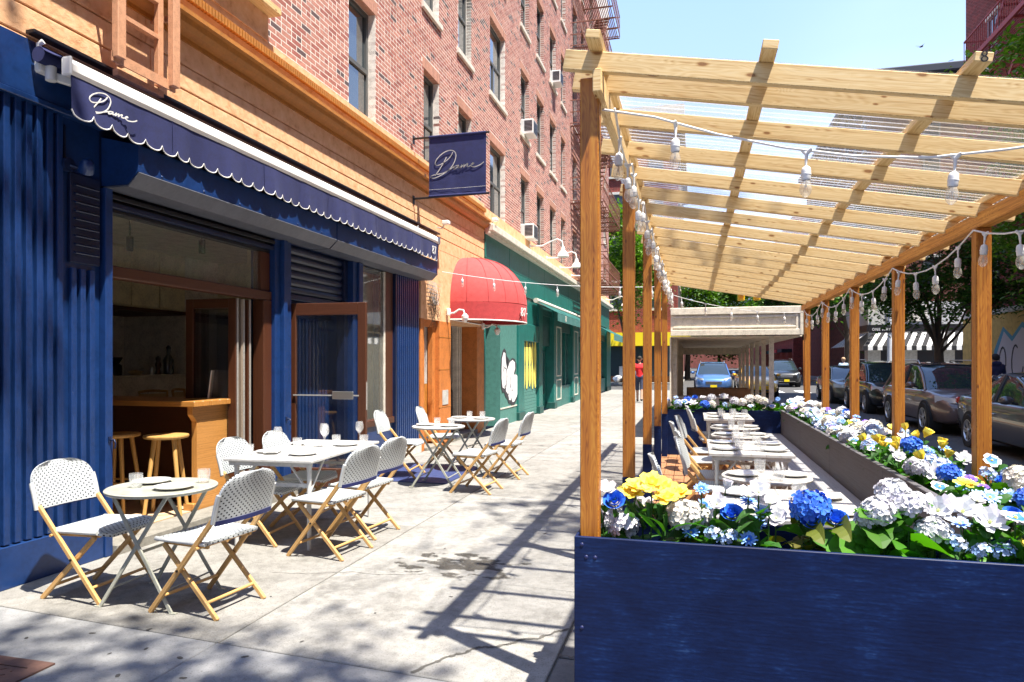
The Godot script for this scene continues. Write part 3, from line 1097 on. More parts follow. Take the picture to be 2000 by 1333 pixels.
	d.rotation.y = 0.04
	one_box("stile", Vector3(0.0, 0, -0.025), Vector3(0.12, 2.13, 0.025), w, d, 0.005)
	one_box("stile", Vector3(0.90, 0, -0.025), Vector3(1.0, 2.13, 0.025), w, d, 0.005)
	one_box("rail", Vector3(0.121, 1.99, -0.024), Vector3(0.899, 2.129, 0.024), w, d, 0.005)
	one_box("rail", Vector3(0.121, 0.0, -0.024), Vector3(0.899, 0.22, 0.024), w, d, 0.005)
	one_box("pane", Vector3(0.121, 0.221, -0.003), Vector3(0.899, 1.989, 0.003), "door_pane", d)
	one_box("push_bar", Vector3(0.10, 1.055, 0.03), Vector3(0.92, 1.070, 0.045), "steel_worn", d)
	one_box("letter_plate", Vector3(0.60, 1.02, 0.046), Vector3(0.86, 1.11, 0.056), "steel", d, 0.003)
	one_box("lock_plate", Vector3(1.001, 0.90, -0.015), Vector3(1.004, 1.22, 0.015), "steel_worn", d)
	# second window, looking in on the end wall
	one_box("window_pane", Vector3(-4.60, 0.70, -8.845), Vector3(-4.594, 2.925, -9.72), "glass_pane", s)
	one_box("frame_jamb", Vector3(-4.68, 0.62, -9.72), Vector3(-4.56, 2.93, -9.978), w, s, 0.006)
	one_box("frame_bead", Vector3(-4.59, 0.70, -9.68), Vector3(-4.565, 2.92, -9.718), "cream_paint", s)
	one_box("frame_sill", Vector3(-4.70, 0.60, -8.843), Vector3(-4.53, 0.695, -9.976), w, s, 0.006)
	one_box("bulkhead", Vector3(-4.80, 0.0, -8.843), Vector3(-4.56, 0.598, -9.978), "blue", s)
	for i in 3:
		var b := mb()
		b.bar(Vector3(-4.545, 0.10 + i * 0.075, -8.95), Vector3(-4.545, 0.10 + i * 0.075, -9.90), 0.035, 0.03, Vector3(0.5, 1, 0), 0.004)
		obj("louvre_blade", b, "blue", s)
	# hooks on the jambs
	for p in [Vector3(-4.50, 0.93, -4.50), Vector3(-4.485, 0.9, -6.94), Vector3(-4.49, 0.86, -8.78)]:
		var b := mb()
		b.tube([p, p + Vector3(0.045, 0, 0), p + Vector3(0.06, -0.03, 0), p + Vector3(0.05, -0.07, 0)], 0.007, 6)
		b.box(p + Vector3(0.004, 0, 0), Vector3(0.008, 0.05, 0.03))
		obj("shutter_hook", b, "blue_dark", s)
	# shutter housing in two lengths, blue face, grey underside
	for seg in [[-4.48, -7.58], [-7.60, -11.0]]:
		var g := Node3D.new()
		g.name = "shutter_housing"
		s.add_child(g, true)
		var L: float = seg[0] - seg[1]
		var b := mb()
		b.x = Transform3D(Basis(), Vector3(0, 0, seg[1]))
		b.prism(PackedVector2Array([Vector2(-4.56, 3.335), Vector2(-4.56, 2.945), Vector2(-4.31, 2.945), Vector2(-4.207, 3.04), Vector2(-4.203, 3.245)]), L)
		obj("box", b, "blue", g)
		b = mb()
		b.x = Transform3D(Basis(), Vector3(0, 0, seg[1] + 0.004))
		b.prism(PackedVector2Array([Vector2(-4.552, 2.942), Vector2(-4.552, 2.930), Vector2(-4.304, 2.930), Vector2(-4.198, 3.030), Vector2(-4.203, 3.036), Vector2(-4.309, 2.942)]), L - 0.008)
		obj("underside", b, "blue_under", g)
		for k in int(L / 0.5):
			var rv := mb()
			rv.lathe([Vector2(0, 0.006), Vector2(0.008, 0.003), Vector2(0.01, 0)].map(func(q): return Vector2(q.x, -q.y)), 8)
			var o := obj("rivet", rv, "blue", g)
			o.position = Vector3(-4.203, 3.06, seg[0] - 0.25 - k * 0.5)
			o.rotation.z = PI / 2
	# dark fascia behind the awning
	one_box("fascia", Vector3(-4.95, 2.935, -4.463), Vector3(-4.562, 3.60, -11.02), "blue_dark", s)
	# spot lamp under the awning
	var l := thing("spot_lamp", "blue painted outdoor spotlight under the left end of the awning", "spotlight", Vector3(-4.52, 3.02, -4.14))
	var b := mb()
	b.tube([Vector3(-0.03, 0.30, 0), Vector3(-0.03, 0.06, 0)], 0.008, 6)
	obj("conduit", b, "blue_dark", l)
	b = mb()
	b.lathe([Vector2(0.0, -0.02), Vector2(0.05, -0.02), Vector2(0.05, 0.02), Vector2(0.0, 0.02)], 16)
	var o := obj("base", b, "blue_dark", l)
	o.rotation.z = -PI / 2
	b = mb()
	b.tube([Vector3(0, 0, 0), Vector3(0.06, -0.02, -0.03), Vector3(0.09, -0.03, -0.07)], 0.012, 8)
	obj("knuckle", b, "blue_dark", l)
	b = mb()
	b.lathe([Vector2(0.0, 0.10), Vector2(0.03, 0.095), Vector2(0.048, 0.07), Vector2(0.055, 0.03), Vector2(0.058, 0.0), Vector2(0.05, 0.002), Vector2(0.045, 0.015), Vector2(0.0, 0.02)].map(func(q): return Vector2(q.x, -q.y)), 20)
	o = obj("lamp_head", b, "blue", l)
	o.position = Vector3(0.08, -0.03, -0.08)
	o.rotation = Vector3(PI + 0.5, 0, 0.7)
	# a blue cellar hatch let into the sidewalk beside the far tables
	var hatch := thing("cellar_hatch", "flat navy blue cellar hatch doors in the sidewalk under the far round tables", "hatch", Vector3(-3.75, 0, -8.95))
	one_box("hatch_door", Vector3(-0.72, 0.002, 0.003), Vector3(0.72, 0.012, 0.72), "hatch_blue", hatch, 0.002)
	one_box("hatch_door", Vector3(-0.72, 0.002, -0.72), Vector3(0.72, 0.012, -0.003), "hatch_blue", hatch, 0.002)


# ---------------------------------------------------------------- dining room behind the window
func build_interior():
	var fl := 0.075
	var room := thing("dining_room", "cream walled dining room seen through the open front window", "room")
	structure(room)
	one_box("room_floor", Vector3(-9.6, -0.12, 1.6), Vector3(-4.81, fl, -10.6), "floor_wood", room)
	one_box("room_ceiling", Vector3(-9.6, 3.25, 1.6), Vector3(-4.95, 3.4, -10.6), "plaster_white", room)
	one_box("room_wall_near", Vector3(-9.6, fl, 1.6), Vector3(-4.81, 3.25, 1.4), "plaster_cream", room)
	one_box("room_wall_end", Vector3(-9.6, fl, -10.3), Vector3(-4.96, 3.25, -10.5), "plaster_cream", room)
	one_box("room_wall_back", Vector3(-9.4, fl, 1.4), Vector3(-9.2, 3.25, -10.3), "plaster_white", room)
	# front wall inner faces
	one_box("room_wall_front", Vector3(-5.04, fl, -7.0), Vector3(-4.99, 3.25, -8.80), "plaster_cream", room)
	one_box("room_wall_front", Vector3(-5.04, fl, -9.74), Vector3(-4.99, 3.25, -10.3), "plaster_cream", room)
	one_box("room_wall_front", Vector3(-5.04, fl, -8.803), Vector3(-4.99, 0.66, -9.737), "plaster_cream", room)
	# niche: low wall, pier and soffit with panelled cupboards
	one_box("counter_wall", Vector3(-8.3, fl, 1.4), Vector3(-8.0, 1.32, -9.5), "plaster_white", room, 0.01)
	one_box("pier", Vector3(-9.2, fl, -9.5), Vector3(-8.0, 3.25, -10.3), "plaster_white", room)
	one_box("soffit", Vector3(-9.2, 2.36, 1.4), Vector3(-8.02, 3.25, -9.5), "plaster_cream", room)
	one_box("soffit_edge", Vector3(-9.2, 2.30, 1.4), Vector3(-7.98, 2.357, -9.55), "dark_wood", room)
	for i in 12:
		one_box("cupboard_door", Vector3(-8.018, 2.38, -2.84 - i * 0.555), Vector3(-7.985, 3.22, -3.375 - i * 0.555), "plaster_cream", room, 0.006)
	one_box("counter_ledge", Vector3(-8.36, 1.322, 1.4), Vector3(-7.95, 1.35, -9.5), "plaster_white", room, 0.006)
	# bar counter at right angles to the window
	var c := thing("bar_counter", "oak bar counter with thick top running in from the window", "counter", Vector3(-4.78, fl, -6.12))
	var b := mb()
	b.prism(PackedVector2Array([Vector2(-0.28, 0), Vector2(0.28, 0), Vector2(0.28, 1.03), Vector2(-0.34, 1.03), Vector2(-0.34, 0.95), Vector2(-0.28, 0.88)]), 0.06)
	var o := obj("end_panel", b, "oak", c)
	o.rotation.y = PI / 2
	o.position = Vector3(-0.06, 0, 0)
	for k in 6:
		one_box("top_plank", Vector3(-3.2, 1.032, -0.36 + k * 0.125), Vector3(0.06, 1.085, -0.237 + k * 0.125), "bar_wood", c, 0.004)
	one_box("apron", Vector3(-3.2, 0.0, -0.10), Vector3(-0.07, 1.03, -0.04), "dark_wood", c)
	one_box("foot_block", Vector3(-0.12, 0.001, 0.285), Vector3(0.0, 0.07, 0.33), "oak", c, 0.005)
	# bar stools
	var st := thing("bar_stool", "round wooden bar stool nearest the open window", "stool", Vector3.ZERO, 0, "bar stools along the counter")
	b = mb()
	b.lathe([Vector2(0, 0.735), Vector2(0.17, 0.735), Vector2(0.197, 0.742), Vector2(0.204, 0.757), Vector2(0.199, 0.77), Vector2(0.17, 0.772), Vector2(0, 0.765)], 28)
	obj("seat", b, "stool_wood", st)
	for k in 4:
		var a := PI / 4 + k * PI / 2
		b = mb()
		b.tube([Vector3(cos(a) * 0.225, 0, sin(a) * 0.225), Vector3(cos(a) * 0.12, 0.74, sin(a) * 0.12)], [0.017, 0.022], 10)
		obj("leg", b, "stool_wood", st)
		var a2 := a + PI / 2
		var hy := 0.22 if k % 2 else 0.30
		var r0 := 0.225 - 0.105 * hy / 0.74
		b = mb()
		b.tube([Vector3(cos(a) * r0, hy, sin(a) * r0), Vector3(cos(a2) * r0, hy, sin(a2) * r0)], 0.011, 8)
		obj("rung", b, "stool_wood", st)
	st.position = Vector3(-4.93, fl, -5.60)
	st.rotation.y = 0.5
	copy(st, "round wooden bar stool second from the window", Vector3(-5.48, fl, -5.58), 0.2)
	copy(st, "round wooden bar stool on the far side of the counter nearest the window", Vector3(-5.35, fl, -6.72), 0.9)
	copy(st, "round wooden bar stool on the far side deeper in the room", Vector3(-5.95, fl, -6.75), 0.1)
	copy(st, "round wooden bar stool at the dark left end of the counter", Vector3(-6.1, fl, -5.6), 0.7)
	# cane backed chairs along the back
	var ch := thing("cane_chair", "bentwood chair with cane back beyond the bar counter, first from the right", "chair", Vector3.ZERO, 0, "cane chairs at the back of the room")
	b = mb()
	b.lathe([Vector2(0, 0.62), Vector2(0.2, 0.62), Vector2(0.21, 0.64), Vector2(0.2, 0.655), Vector2(0, 0.655)], 20)
	obj("seat", b, "stool_wood", ch)
	for sx in [-1.0, 1.0]:
		b = mb()
		b.tube([Vector3(-0.20, 0, sx * 0.19), Vector3(-0.17, 0.64, sx * 0.18), Vector3(-0.24, 1.06, sx * 0.20)], 0.016, 8)
		obj("leg", b, "stool_wood", ch)
		b = mb()
		b.tube([Vector3(0.20, 0, sx * 0.19), Vector3(0.15, 0.63, sx * 0.16)], 0.016, 8)
		obj("leg", b, "stool_wood", ch)
	b = mb()
	b.sheet(func(u, v): return Vector3(-0.205 - 0.03 * v - 0.04 * sin(u * PI), 0.80 + 0.22 * v, (0.5 - u) * 0.36), 8, 2, Vector2(6, 4), 0.01)
	obj("cane_panel", b, "cane", ch)
	b = mb()
	b.tube([Vector3(-0.23, 1.05, 0.20), Vector3(-0.27, 1.06, 0.1), Vector3(-0.28, 1.065, 0), Vector3(-0.27, 1.06, -0.1), Vector3(-0.23, 1.05, -0.20)], 0.018, 8)
	b.tube([Vector3(-0.20, 0.79, 0.19), Vector3(-0.24, 0.79, 0.1), Vector3(-0.25, 0.79, 0), Vector3(-0.24, 0.79, -0.1), Vector3(-0.20, 0.79, -0.19)], 0.012, 8)
	obj("back_frame", b, "stool_wood", ch)
	ch.position = Vector3(-7.2, fl, -8.75)
	ch.rotation.y = 0.3
	var words := ["second", "third", "fourth", "fifth", "sixth"]
	for k in 5:
		copy(ch, "bentwood chair with cane back beyond the bar counter, %s from the right" % words[k], Vector3(-7.2 - 0.1 * (k % 2), fl, -8.10 + k * 0.62), 0.3 if k % 2 else -0.35)
	# mirror on the end wall
	var mi := thing("wall_mirror", "large dark mirror with rounded wooden frame on cream wall", "mirror", Vector3(-7.55, 1.90, -10.29))
	var out := PackedVector2Array()
	for k in 32:
		var a := TAU * k / 32
		out.append(Vector2(signf(cos(a)) * pow(absf(cos(a)), 0.35) * 0.58, signf(sin(a)) * pow(absf(sin(a)), 0.35) * 0.50))
	var inn := PackedVector2Array()
	for p in out: inn.append(p * 0.86)
	b = mb()
	b.prism(inn, 0.02)
	obj("mirror_glass", b, "glass_dark", mi)
	b = mb()
	for k in 32:
		var p0 := out[k]
		var p1 := out[(k + 1) % 32]
		var q0 := inn[k]
		var q1 := inn[(k + 1) % 32]
		b.quad(Vector3(p0.x, p0.y, 0.045), Vector3(p1.x, p1.y, 0.045), Vector3(q1.x, q1.y, 0.045), Vector3(q0.x, q0.y, 0.045))
		b.quad(Vector3(q0.x, q0.y, 0.045), Vector3(q1.x, q1.y, 0.045), Vector3(q1.x, q1.y, 0.0), Vector3(q0.x, q0.y, 0.0))
		b.quad(Vector3(p0.x, p0.y, 0.0), Vector3(p1.x, p1.y, 0.0), Vector3(p1.x, p1.y, 0.045), Vector3(p0.x, p0.y, 0.045))
	obj("frame", b, "dark_wood", mi)
	# kitchen things on the ledge
	var y := 1.352
	var items := [
		["toaster", "black toaster on the kitchen ledge", "toaster", Vector3(-8.15, y, -7.55), [Vector2(0, 0), Vector2(0.12, 0), Vector2(0.14, 0.03), Vector2(0.14, 0.13), Vector2(0.11, 0.17), Vector2(0, 0.17)], "black_paint"],
		["coffee_grinder", "dark coffee grinder on the kitchen ledge", "grinder", Vector3(-8.15, y, -8.25), [Vector2(0, 0), Vector2(0.09, 0), Vector2(0.09, 0.14), Vector2(0.05, 0.17), Vector2(0.10, 0.26), Vector2(0.0, 0.26)], "black_paint"],
		["pepper_mill", "tall dark pepper mill on the kitchen ledge", "mill", Vector3(-8.12, y, -9.05), [Vector2(0, 0), Vector2(0.045, 0), Vector2(0.03, 0.08), Vector2(0.045, 0.16), Vector2(0.03, 0.2), Vector2(0.04, 0.26), Vector2(0, 0.29)], "dark_wood"],
		["siphon_bottle", "glass siphon bottle with dark neck on the kitchen ledge", "bottle", Vector3(-8.12, y, -9.27), [Vector2(0, 0), Vector2(0.075, 0), Vector2(0.08, 0.05), Vector2(0.08, 0.22), Vector2(0.03, 0.32), Vector2(0.03, 0.4), Vector2(0.04, 0.42), Vector2(0, 0.47)], "glass_dark"],
		["bread_bowl", "small bowl of bread on the kitchen ledge", "bowl", Vector3(-8.12, y, -8.6), [Vector2(0, 0), Vector2(0.06, 0), Vector2(0.11, 0.05), Vector2(0.10, 0.05), Vector2(0.0, 0.075)], "cane"],
		["salt_jar", "little pale salt jar on the kitchen ledge", "jar", Vector3(-8.1, y, -8.9), [Vector2(0, 0), Vector2(0.03, 0), Vector2(0.03, 0.09), Vector2(0.02, 0.1), Vector2(0, 0.12)], "ceramic"]]
	for it in items:
		b = mb()
		b.lathe(it[4], 18)
		o = obj(it[0], b, it[5])
		o.position = it[3]
		tag(o, it[1], it[2])
	for k in 3:
		b = mb()
		b.lathe([Vector2(0, -0.10), Vector2(0.10, -0.10), Vector2(0.13, -0.08), Vector2(0.135, 0), Vector2(0.128, 0), Vector2(0.12, -0.07), Vector2(0, -0.085)], 18)
		b.tube([Vector3(0, 0.0, 0.13), Vector3(0, 0.10, 0.16), Vector3(0, 0.28, 0.14)], 0.01, 6)
		o = obj("hanging_pan", b, "steel")
		o.position = Vector3(-8.4, 2.02 - 0.05 * k, -6.95 - 0.27 * k)
		o.rotation = Vector3(1.2, 0.3 * k, 0)
		tag(o, "steel pan hanging from the kitchen soffit, %s" % ["leftmost", "middle one", "rightmost"][k], "pan", "pans hanging in the kitchen")
	# track spots
	for k in 3:
		var sp := thing("ceiling_spot", "small black ceiling spotlight in the dining room, %s" % ["nearest the left jamb", "in the middle", "nearest the folded doors"][k], "spotlight", Vector3([-5.8, -6.6, -5.9][k], 3.25, [-5.3, -6.9, -7.3][k]), 0, "black ceiling spots")
		b = mb()
		b.tube([Vector3(0, 0, 0), Vector3(0, -0.18, 0)], 0.01, 6)
		obj("stem", b, "black_paint", sp)
		b = mb()
		b.lathe([Vector2(0, -0.36), Vector2(0.035, -0.36), Vector2(0.04, -0.34), Vector2(0.04, -0.19), Vector2(0.0, -0.17)], 14)
		obj("can", b, "black_paint", sp)
	# menu card leaning on the counter
	b = mb()
	b.box(Vector3.ZERO, Vector3(0.004, 0.30, 0.21))
	o = obj("menu_card", b, "napkin")
	o.position = Vector3(-5.0, fl + 1.235, -6.33)
	o.rotation = Vector3(0, 0.5, -0.12)
	tag(o, "white menu card standing on the end of the bar", "menu")


# ---------------------------------------------------------------- tenement above the shops
const COLS := [[-8.55, -9.37], [-11.25, -12.0], [-13.08, -13.92], [-15.3, -16.6], [-18.22, -19.18], [-20.2, -21.2], [-22.15, -23.15], [-24.1, -24.95], [-26.6, -27.5], [-28.6, -29.5], [-31.0, -32.0], [-33.6, -34.6], [-36.0, -37.0]]
const SILLS := [4.93, 7.80, 10.75, 13.70, 16.65]
const WIN_H := 1.76


func build_brick_building():
	var t := thing("brick_building", "red brick tenement with peach stucco base and rows of sash windows", "building")
	var Z0 := 4.0
	var Z1 := -14.72
	# stucco base in courses, with open joints between
	one_box("wall_core", Vector3(-5.4, 3.42, Z0), Vector3(-4.545, 5.02, Z1), "stucco", t)
	for c in [[3.60, 3.825], [3.84, 4.035], [4.05, 4.26], [4.275, 4.50]]:
		var z := Z0
		while z > Z1:
			var l := minf(rng.randf_range(2.6, 3.4), z - Z1)
			one_box("stucco_course", Vector3(-4.55, c[0], z), Vector3(FX, c[1], z - l + 0.004), "stucco", t, 0.006)
			z -= l
	var b := mb()
	b.x = Transform3D(Basis(), Vector3(0, 0, Z1))
	b.prism(PackedVector2Array([Vector2(-4.55, 4.48), Vector2(-4.50, 4.48), Vector2(-4.50, 4.52), Vector2(-4.47, 4.53), Vector2(-4.43, 4.55), Vector2(-4.40, 4.59), Vector2(-4.39, 4.64), Vector2(-4.35, 4.65), Vector2(-4.35, 4.69), Vector2(-4.55, 4.72)]), Z0 - Z1)
	obj("cornice_moulding", b, "ochre", t)
	one_box("frieze", Vector3(-4.55, 4.715, Z0), Vector3(-4.50, 4.86, Z1), "stucco", t)
	# ribbed band: many little blocks
	b = mb()
	var z := Z0
	while z > Z1 + 0.05:
		b.span(Vector3(-4.52, 4.862, z), Vector3(-4.455, 4.94, z - 0.032))
		z -= 0.046
	obj("dentil_band", b, "ochre", t).set_meta("kind", "stuff")
	one_box("frieze", Vector3(-4.56, 4.86, Z0), Vector3(-4.515, 5.05, Z1), "stucco", t)
	one_box("parapet_wall", Vector3(-4.62, 5.05, Z0), Vector3(-4.50, 5.32, -6.62), "stucco", t)
	one_box("parapet_cap", Vector3(-4.72, 5.325, Z0), Vector3(-4.36, 5.40, -6.66), "pine", t, 0.006)
	# backing wall with openings
	var edges := [-6.65]
	b = mb()
	for c in COLS:
		b.span(Vector3(-5.2, 5.02, edges[-1]), Vector3(BX - 0.0012, 21.0, c[0]))
		var y := 5.02
		for s in SILLS:
			if s > y: b.span(Vector3(-5.2, y, c[0]), Vector3(BX - 0.0012, s, c[1]))
			y = s + WIN_H
		b.span(Vector3(-5.2, y, c[0]), Vector3(BX - 0.0012, 21.0, c[1]))
		edges.append(c[1])
	b.span(Vector3(-5.2, 5.02, edges[-1]), Vector3(BX - 0.0012, 21.0, -38.2))
	b.span(Vector3(-7.5, 5.02, -6.658), Vector3(-5.2, 21.0, -6.9))
	b.span(Vector3(-9.0, 3.42, -37.9), Vector3(-5.2, 21.0, -38.2))
	b.span(Vector3(-9.0, 5.4, 4), Vector3(-7.5, 5.5, -6.658))
	obj("mortar_wall", b, "mortar", t)
	one_box("court_wall", Vector3(-7.7, 5.0, 4), Vector3(-7.5, 12.0, -6.9), "far_brick", t)
	# bricks
	var list := []
	var ch := 0.0667
	var r := RandomNumberGenerator.new()
	r.seed = 99
	var j := 0
	var y := 5.035
	while y < 19.0:
		var zz := -6.65 - (0.0 if j % 2 else -0.105)
		var step := 0.105 if j % 6 == 5 else 0.21
		while zz > -38.2:
			var za := minf(zz, -6.652)
			var zb := maxf(zz - step + 0.014, -38.2)
			zz -= step
			var dist := 0.255 * 4.56 - 0.967 * za
			if y > 2.3 + 0.535 * dist: continue
			var spans := [[za, zb]]
			for c in COLS:
				if za < c[1] - 0.1 or zb > c[0] + 0.1: continue
				for s in SILLS:
					var pale: bool = y > s + WIN_H - 0.02 and y < s + WIN_H + 0.19
					if y + 0.056 > s and (y < s + WIN_H or pale):
						var out := []
						var ca: float = c[0] + (0.06 if pale else 0.0)
						var cb: float = c[1] - (0.06 if pale else 0.0)
						for q in spans:
							if q[0] > ca: out.append([q[0], maxf(q[1], ca + 0.0)])
							if q[1] < cb: out.append([minf(q[0], cb), q[1]])
						spans = out
			for q in spans:
				if q[0] - q[1] > 0.025: list.append([Vector3(BX - 0.055, y + 0.028, (q[0] + q[1]) * 0.5), Vector3(0.11, 0.053, q[0] - q[1])])
		# return face of the light court
		if y < 6.6:
			var xx := BX - (0.0 if j % 2 else 0.105)
			while xx > -5.6:
				list.append([Vector3(xx - 0.10, y + 0.028, -6.65 - 0.05), Vector3(0.196, 0.053, 0.10)])
				xx -= 0.21
		y += ch
		j += 1
	# soldier courses over the openings
	for c in COLS:
		for s in SILLS:
			var k := int(ceil((c[0] - c[1] + 0.12) / 0.0667))
			for i in k:
				var za: float = c[0] + 0.055 - i * (c[0] - c[1] + 0.12) / k
				if s + WIN_H > 3.0 + 0.535 * (0.255 * 4.56 - 0.967 * za): continue
				list.append([Vector3(BX - 0.053, s + WIN_H + 0.09, za - 0.028), Vector3(0.112, 0.195, 0.058), 1])
	var eye := Vector3(0, 1.55, 0)
	list.sort_custom(func(p, q): return p[0].distance_squared_to(eye) < q[0].distance_squared_to(eye))
	var unit := mb(false)
	unit.box(Vector3.ZERO, Vector3.ONE)
	var cube := unit.mesh()
	var tones := [Color(0.46, 0.175, 0.135), Color(0.54, 0.25, 0.195), Color(0.39, 0.135, 0.11), Color(0.50, 0.215, 0.165), Color(0.13, 0.085, 0.09)]
	var names := ["brick_a", "brick_b", "brick_c", "brick_b", "brick_d"]
	var rest := []
	var cnt := 0
	for q in list:
		var dist: float = 0.255 * 4.56 - 0.967 * q[0].z
		if cnt < 300 and q[0].y < 1.6 + 0.522 * dist and q[0].x > -5.2:
			var k := r.randi() % 15
			k = 4 if k == 8 else k % 4
			var o := inst("brick", cube, "brick_pale" if q.size() > 2 else names[k], t)
			o.position = q[0]
			o.scale = q[1]
			cnt += 1
		else: rest.append(q)
	var mm := MultiMesh.new()
	mm.transform_format = MultiMesh.TRANSFORM_3D
	mm.use_colors = true
	mm.mesh = cube
	mm.instance_count = rest.size()
	for i in rest.size():
		var q = rest[i]
		var jit := r.randf_range(-0.0002, 0.0012)
		mm.set_instance_transform(i, Transform3D(Basis.from_scale(q[1]), q[0] + Vector3(jit, 0, 0)))
		var k := r.randi() % 15
		var cc: Color = tones[4 if k == 8 else k % 4]
		if q.size() > 2: cc = Color(0.55, 0.28, 0.2)
		mm.set_instance_color(i, cc * r.randf_range(0.85, 1.12))
	var mi := MultiMeshInstance3D.new()
	mi.name = "brickwork"
	mi.multimesh = mm
	mi.material_override = mat("brick")
	mi.set_meta("kind", "stuff")
	t.add_child(mi)
	# windows
	var ci := 0
	for c in COLS:
		var w: float = c[0] - c[1]
		var fm := mb()
		for e in [[-w / 2, -w / 2 + 0.055], [w / 2 - 0.055, w / 2]]: fm.span(Vector3(-0.06, 0.0, e[0]), Vector3(0.0, WIN_H, e[1]))
		for e in [[0.0, 0.06], [WIN_H - 0.055, WIN_H]]: fm.span(Vector3(-0.06, e[0], -w / 2 + 0.055), Vector3(0.0, e[1], w / 2 - 0.055))
		fm.span(Vector3(-0.05, WIN_H * 0.5 - 0.03, -w / 2 + 0.055), Vector3(0.012, WIN_H * 0.5 + 0.03, w / 2 - 0.055))
		if w > 1.2: fm.span(Vector3(-0.05, 0.06, -0.03), Vector3(0.008, WIN_H * 0.5 - 0.03, 0.03))
		var frame_mesh := fm.mesh()
		var pm := mb()
		pm.span(Vector3(-0.05, 0.06, -w / 2 + 0.055), Vector3(-0.02, WIN_H * 0.5 - 0.03, w / 2 - 0.055))
		var low := pm.mesh()
		pm = mb()
		pm.span(Vector3(-0.06, WIN_H * 0.5 + 0.03, -w / 2 + 0.055), Vector3(-0.035, WIN_H - 0.055, w / 2 - 0.055))
		var high := pm.mesh()
		var sm := mb()
		sm.span(Vector3(-0.10, -0.11, -w / 2 - 0.10), Vector3(0.17, -0.005, w / 2 + 0.10), 0.006)
		var sill := sm.mesh()
		var ri := 0
		for s in SILLS:
			var dist: float = 0.255 * 4.56 - 0.967 * c[1]
			if s > 2.6 + 0.535 * dist: continue
			var win := Node3D.new()
			win.name = "window"
			t.add_child(win, true)
			win.position = Vector3(BX - 0.12, s, (c[0] + c[1]) * 0.5)
			inst("frame", frame_mesh, "window_frame", win)
			inst("pane", low, "glass_dark", win)
			inst("pane", high, "glass_dark", win)
			if ri > 0: inst("sill", sill, "limestone", win)
			ri += 1
		ci += 1
	# air conditioners in the windows
	var acs := [[18.70, 7.80, "above the red awning, second floor up"], [18.75, 4.93, "just above the green shop cornice"], [22.65, 10.75, "high on the wall near the fire escape"]]
	for a in acs:
		var ac := thing("air_conditioner", "white window air conditioner " + a[2], "air conditioner", Vector3(BX, a[1], -a[0]), 0, "window air conditioners")
		one_box("case", Vector3(-0.10, 0.02, -0.26), Vector3(0.30, 0.42, 0.26), "ac_white", ac, 0.012)
		b = mb()
		for i in 8: b.span(Vector3(0.05, 0.10 + i * 0.036, 0.261), Vector3(0.27, 0.122 + i * 0.036, 0.266))
		obj("side_grille", b, "steel_dark", ac)
		b = mb()
		for i in 10: b.span(Vector3(0.301, 0.06 + i * 0.034, -0.23), Vector3(0.306, 0.08 + i * 0.034, 0.23))
		obj("front_grille", b, "steel_dark", ac)
	fire_escape(t)


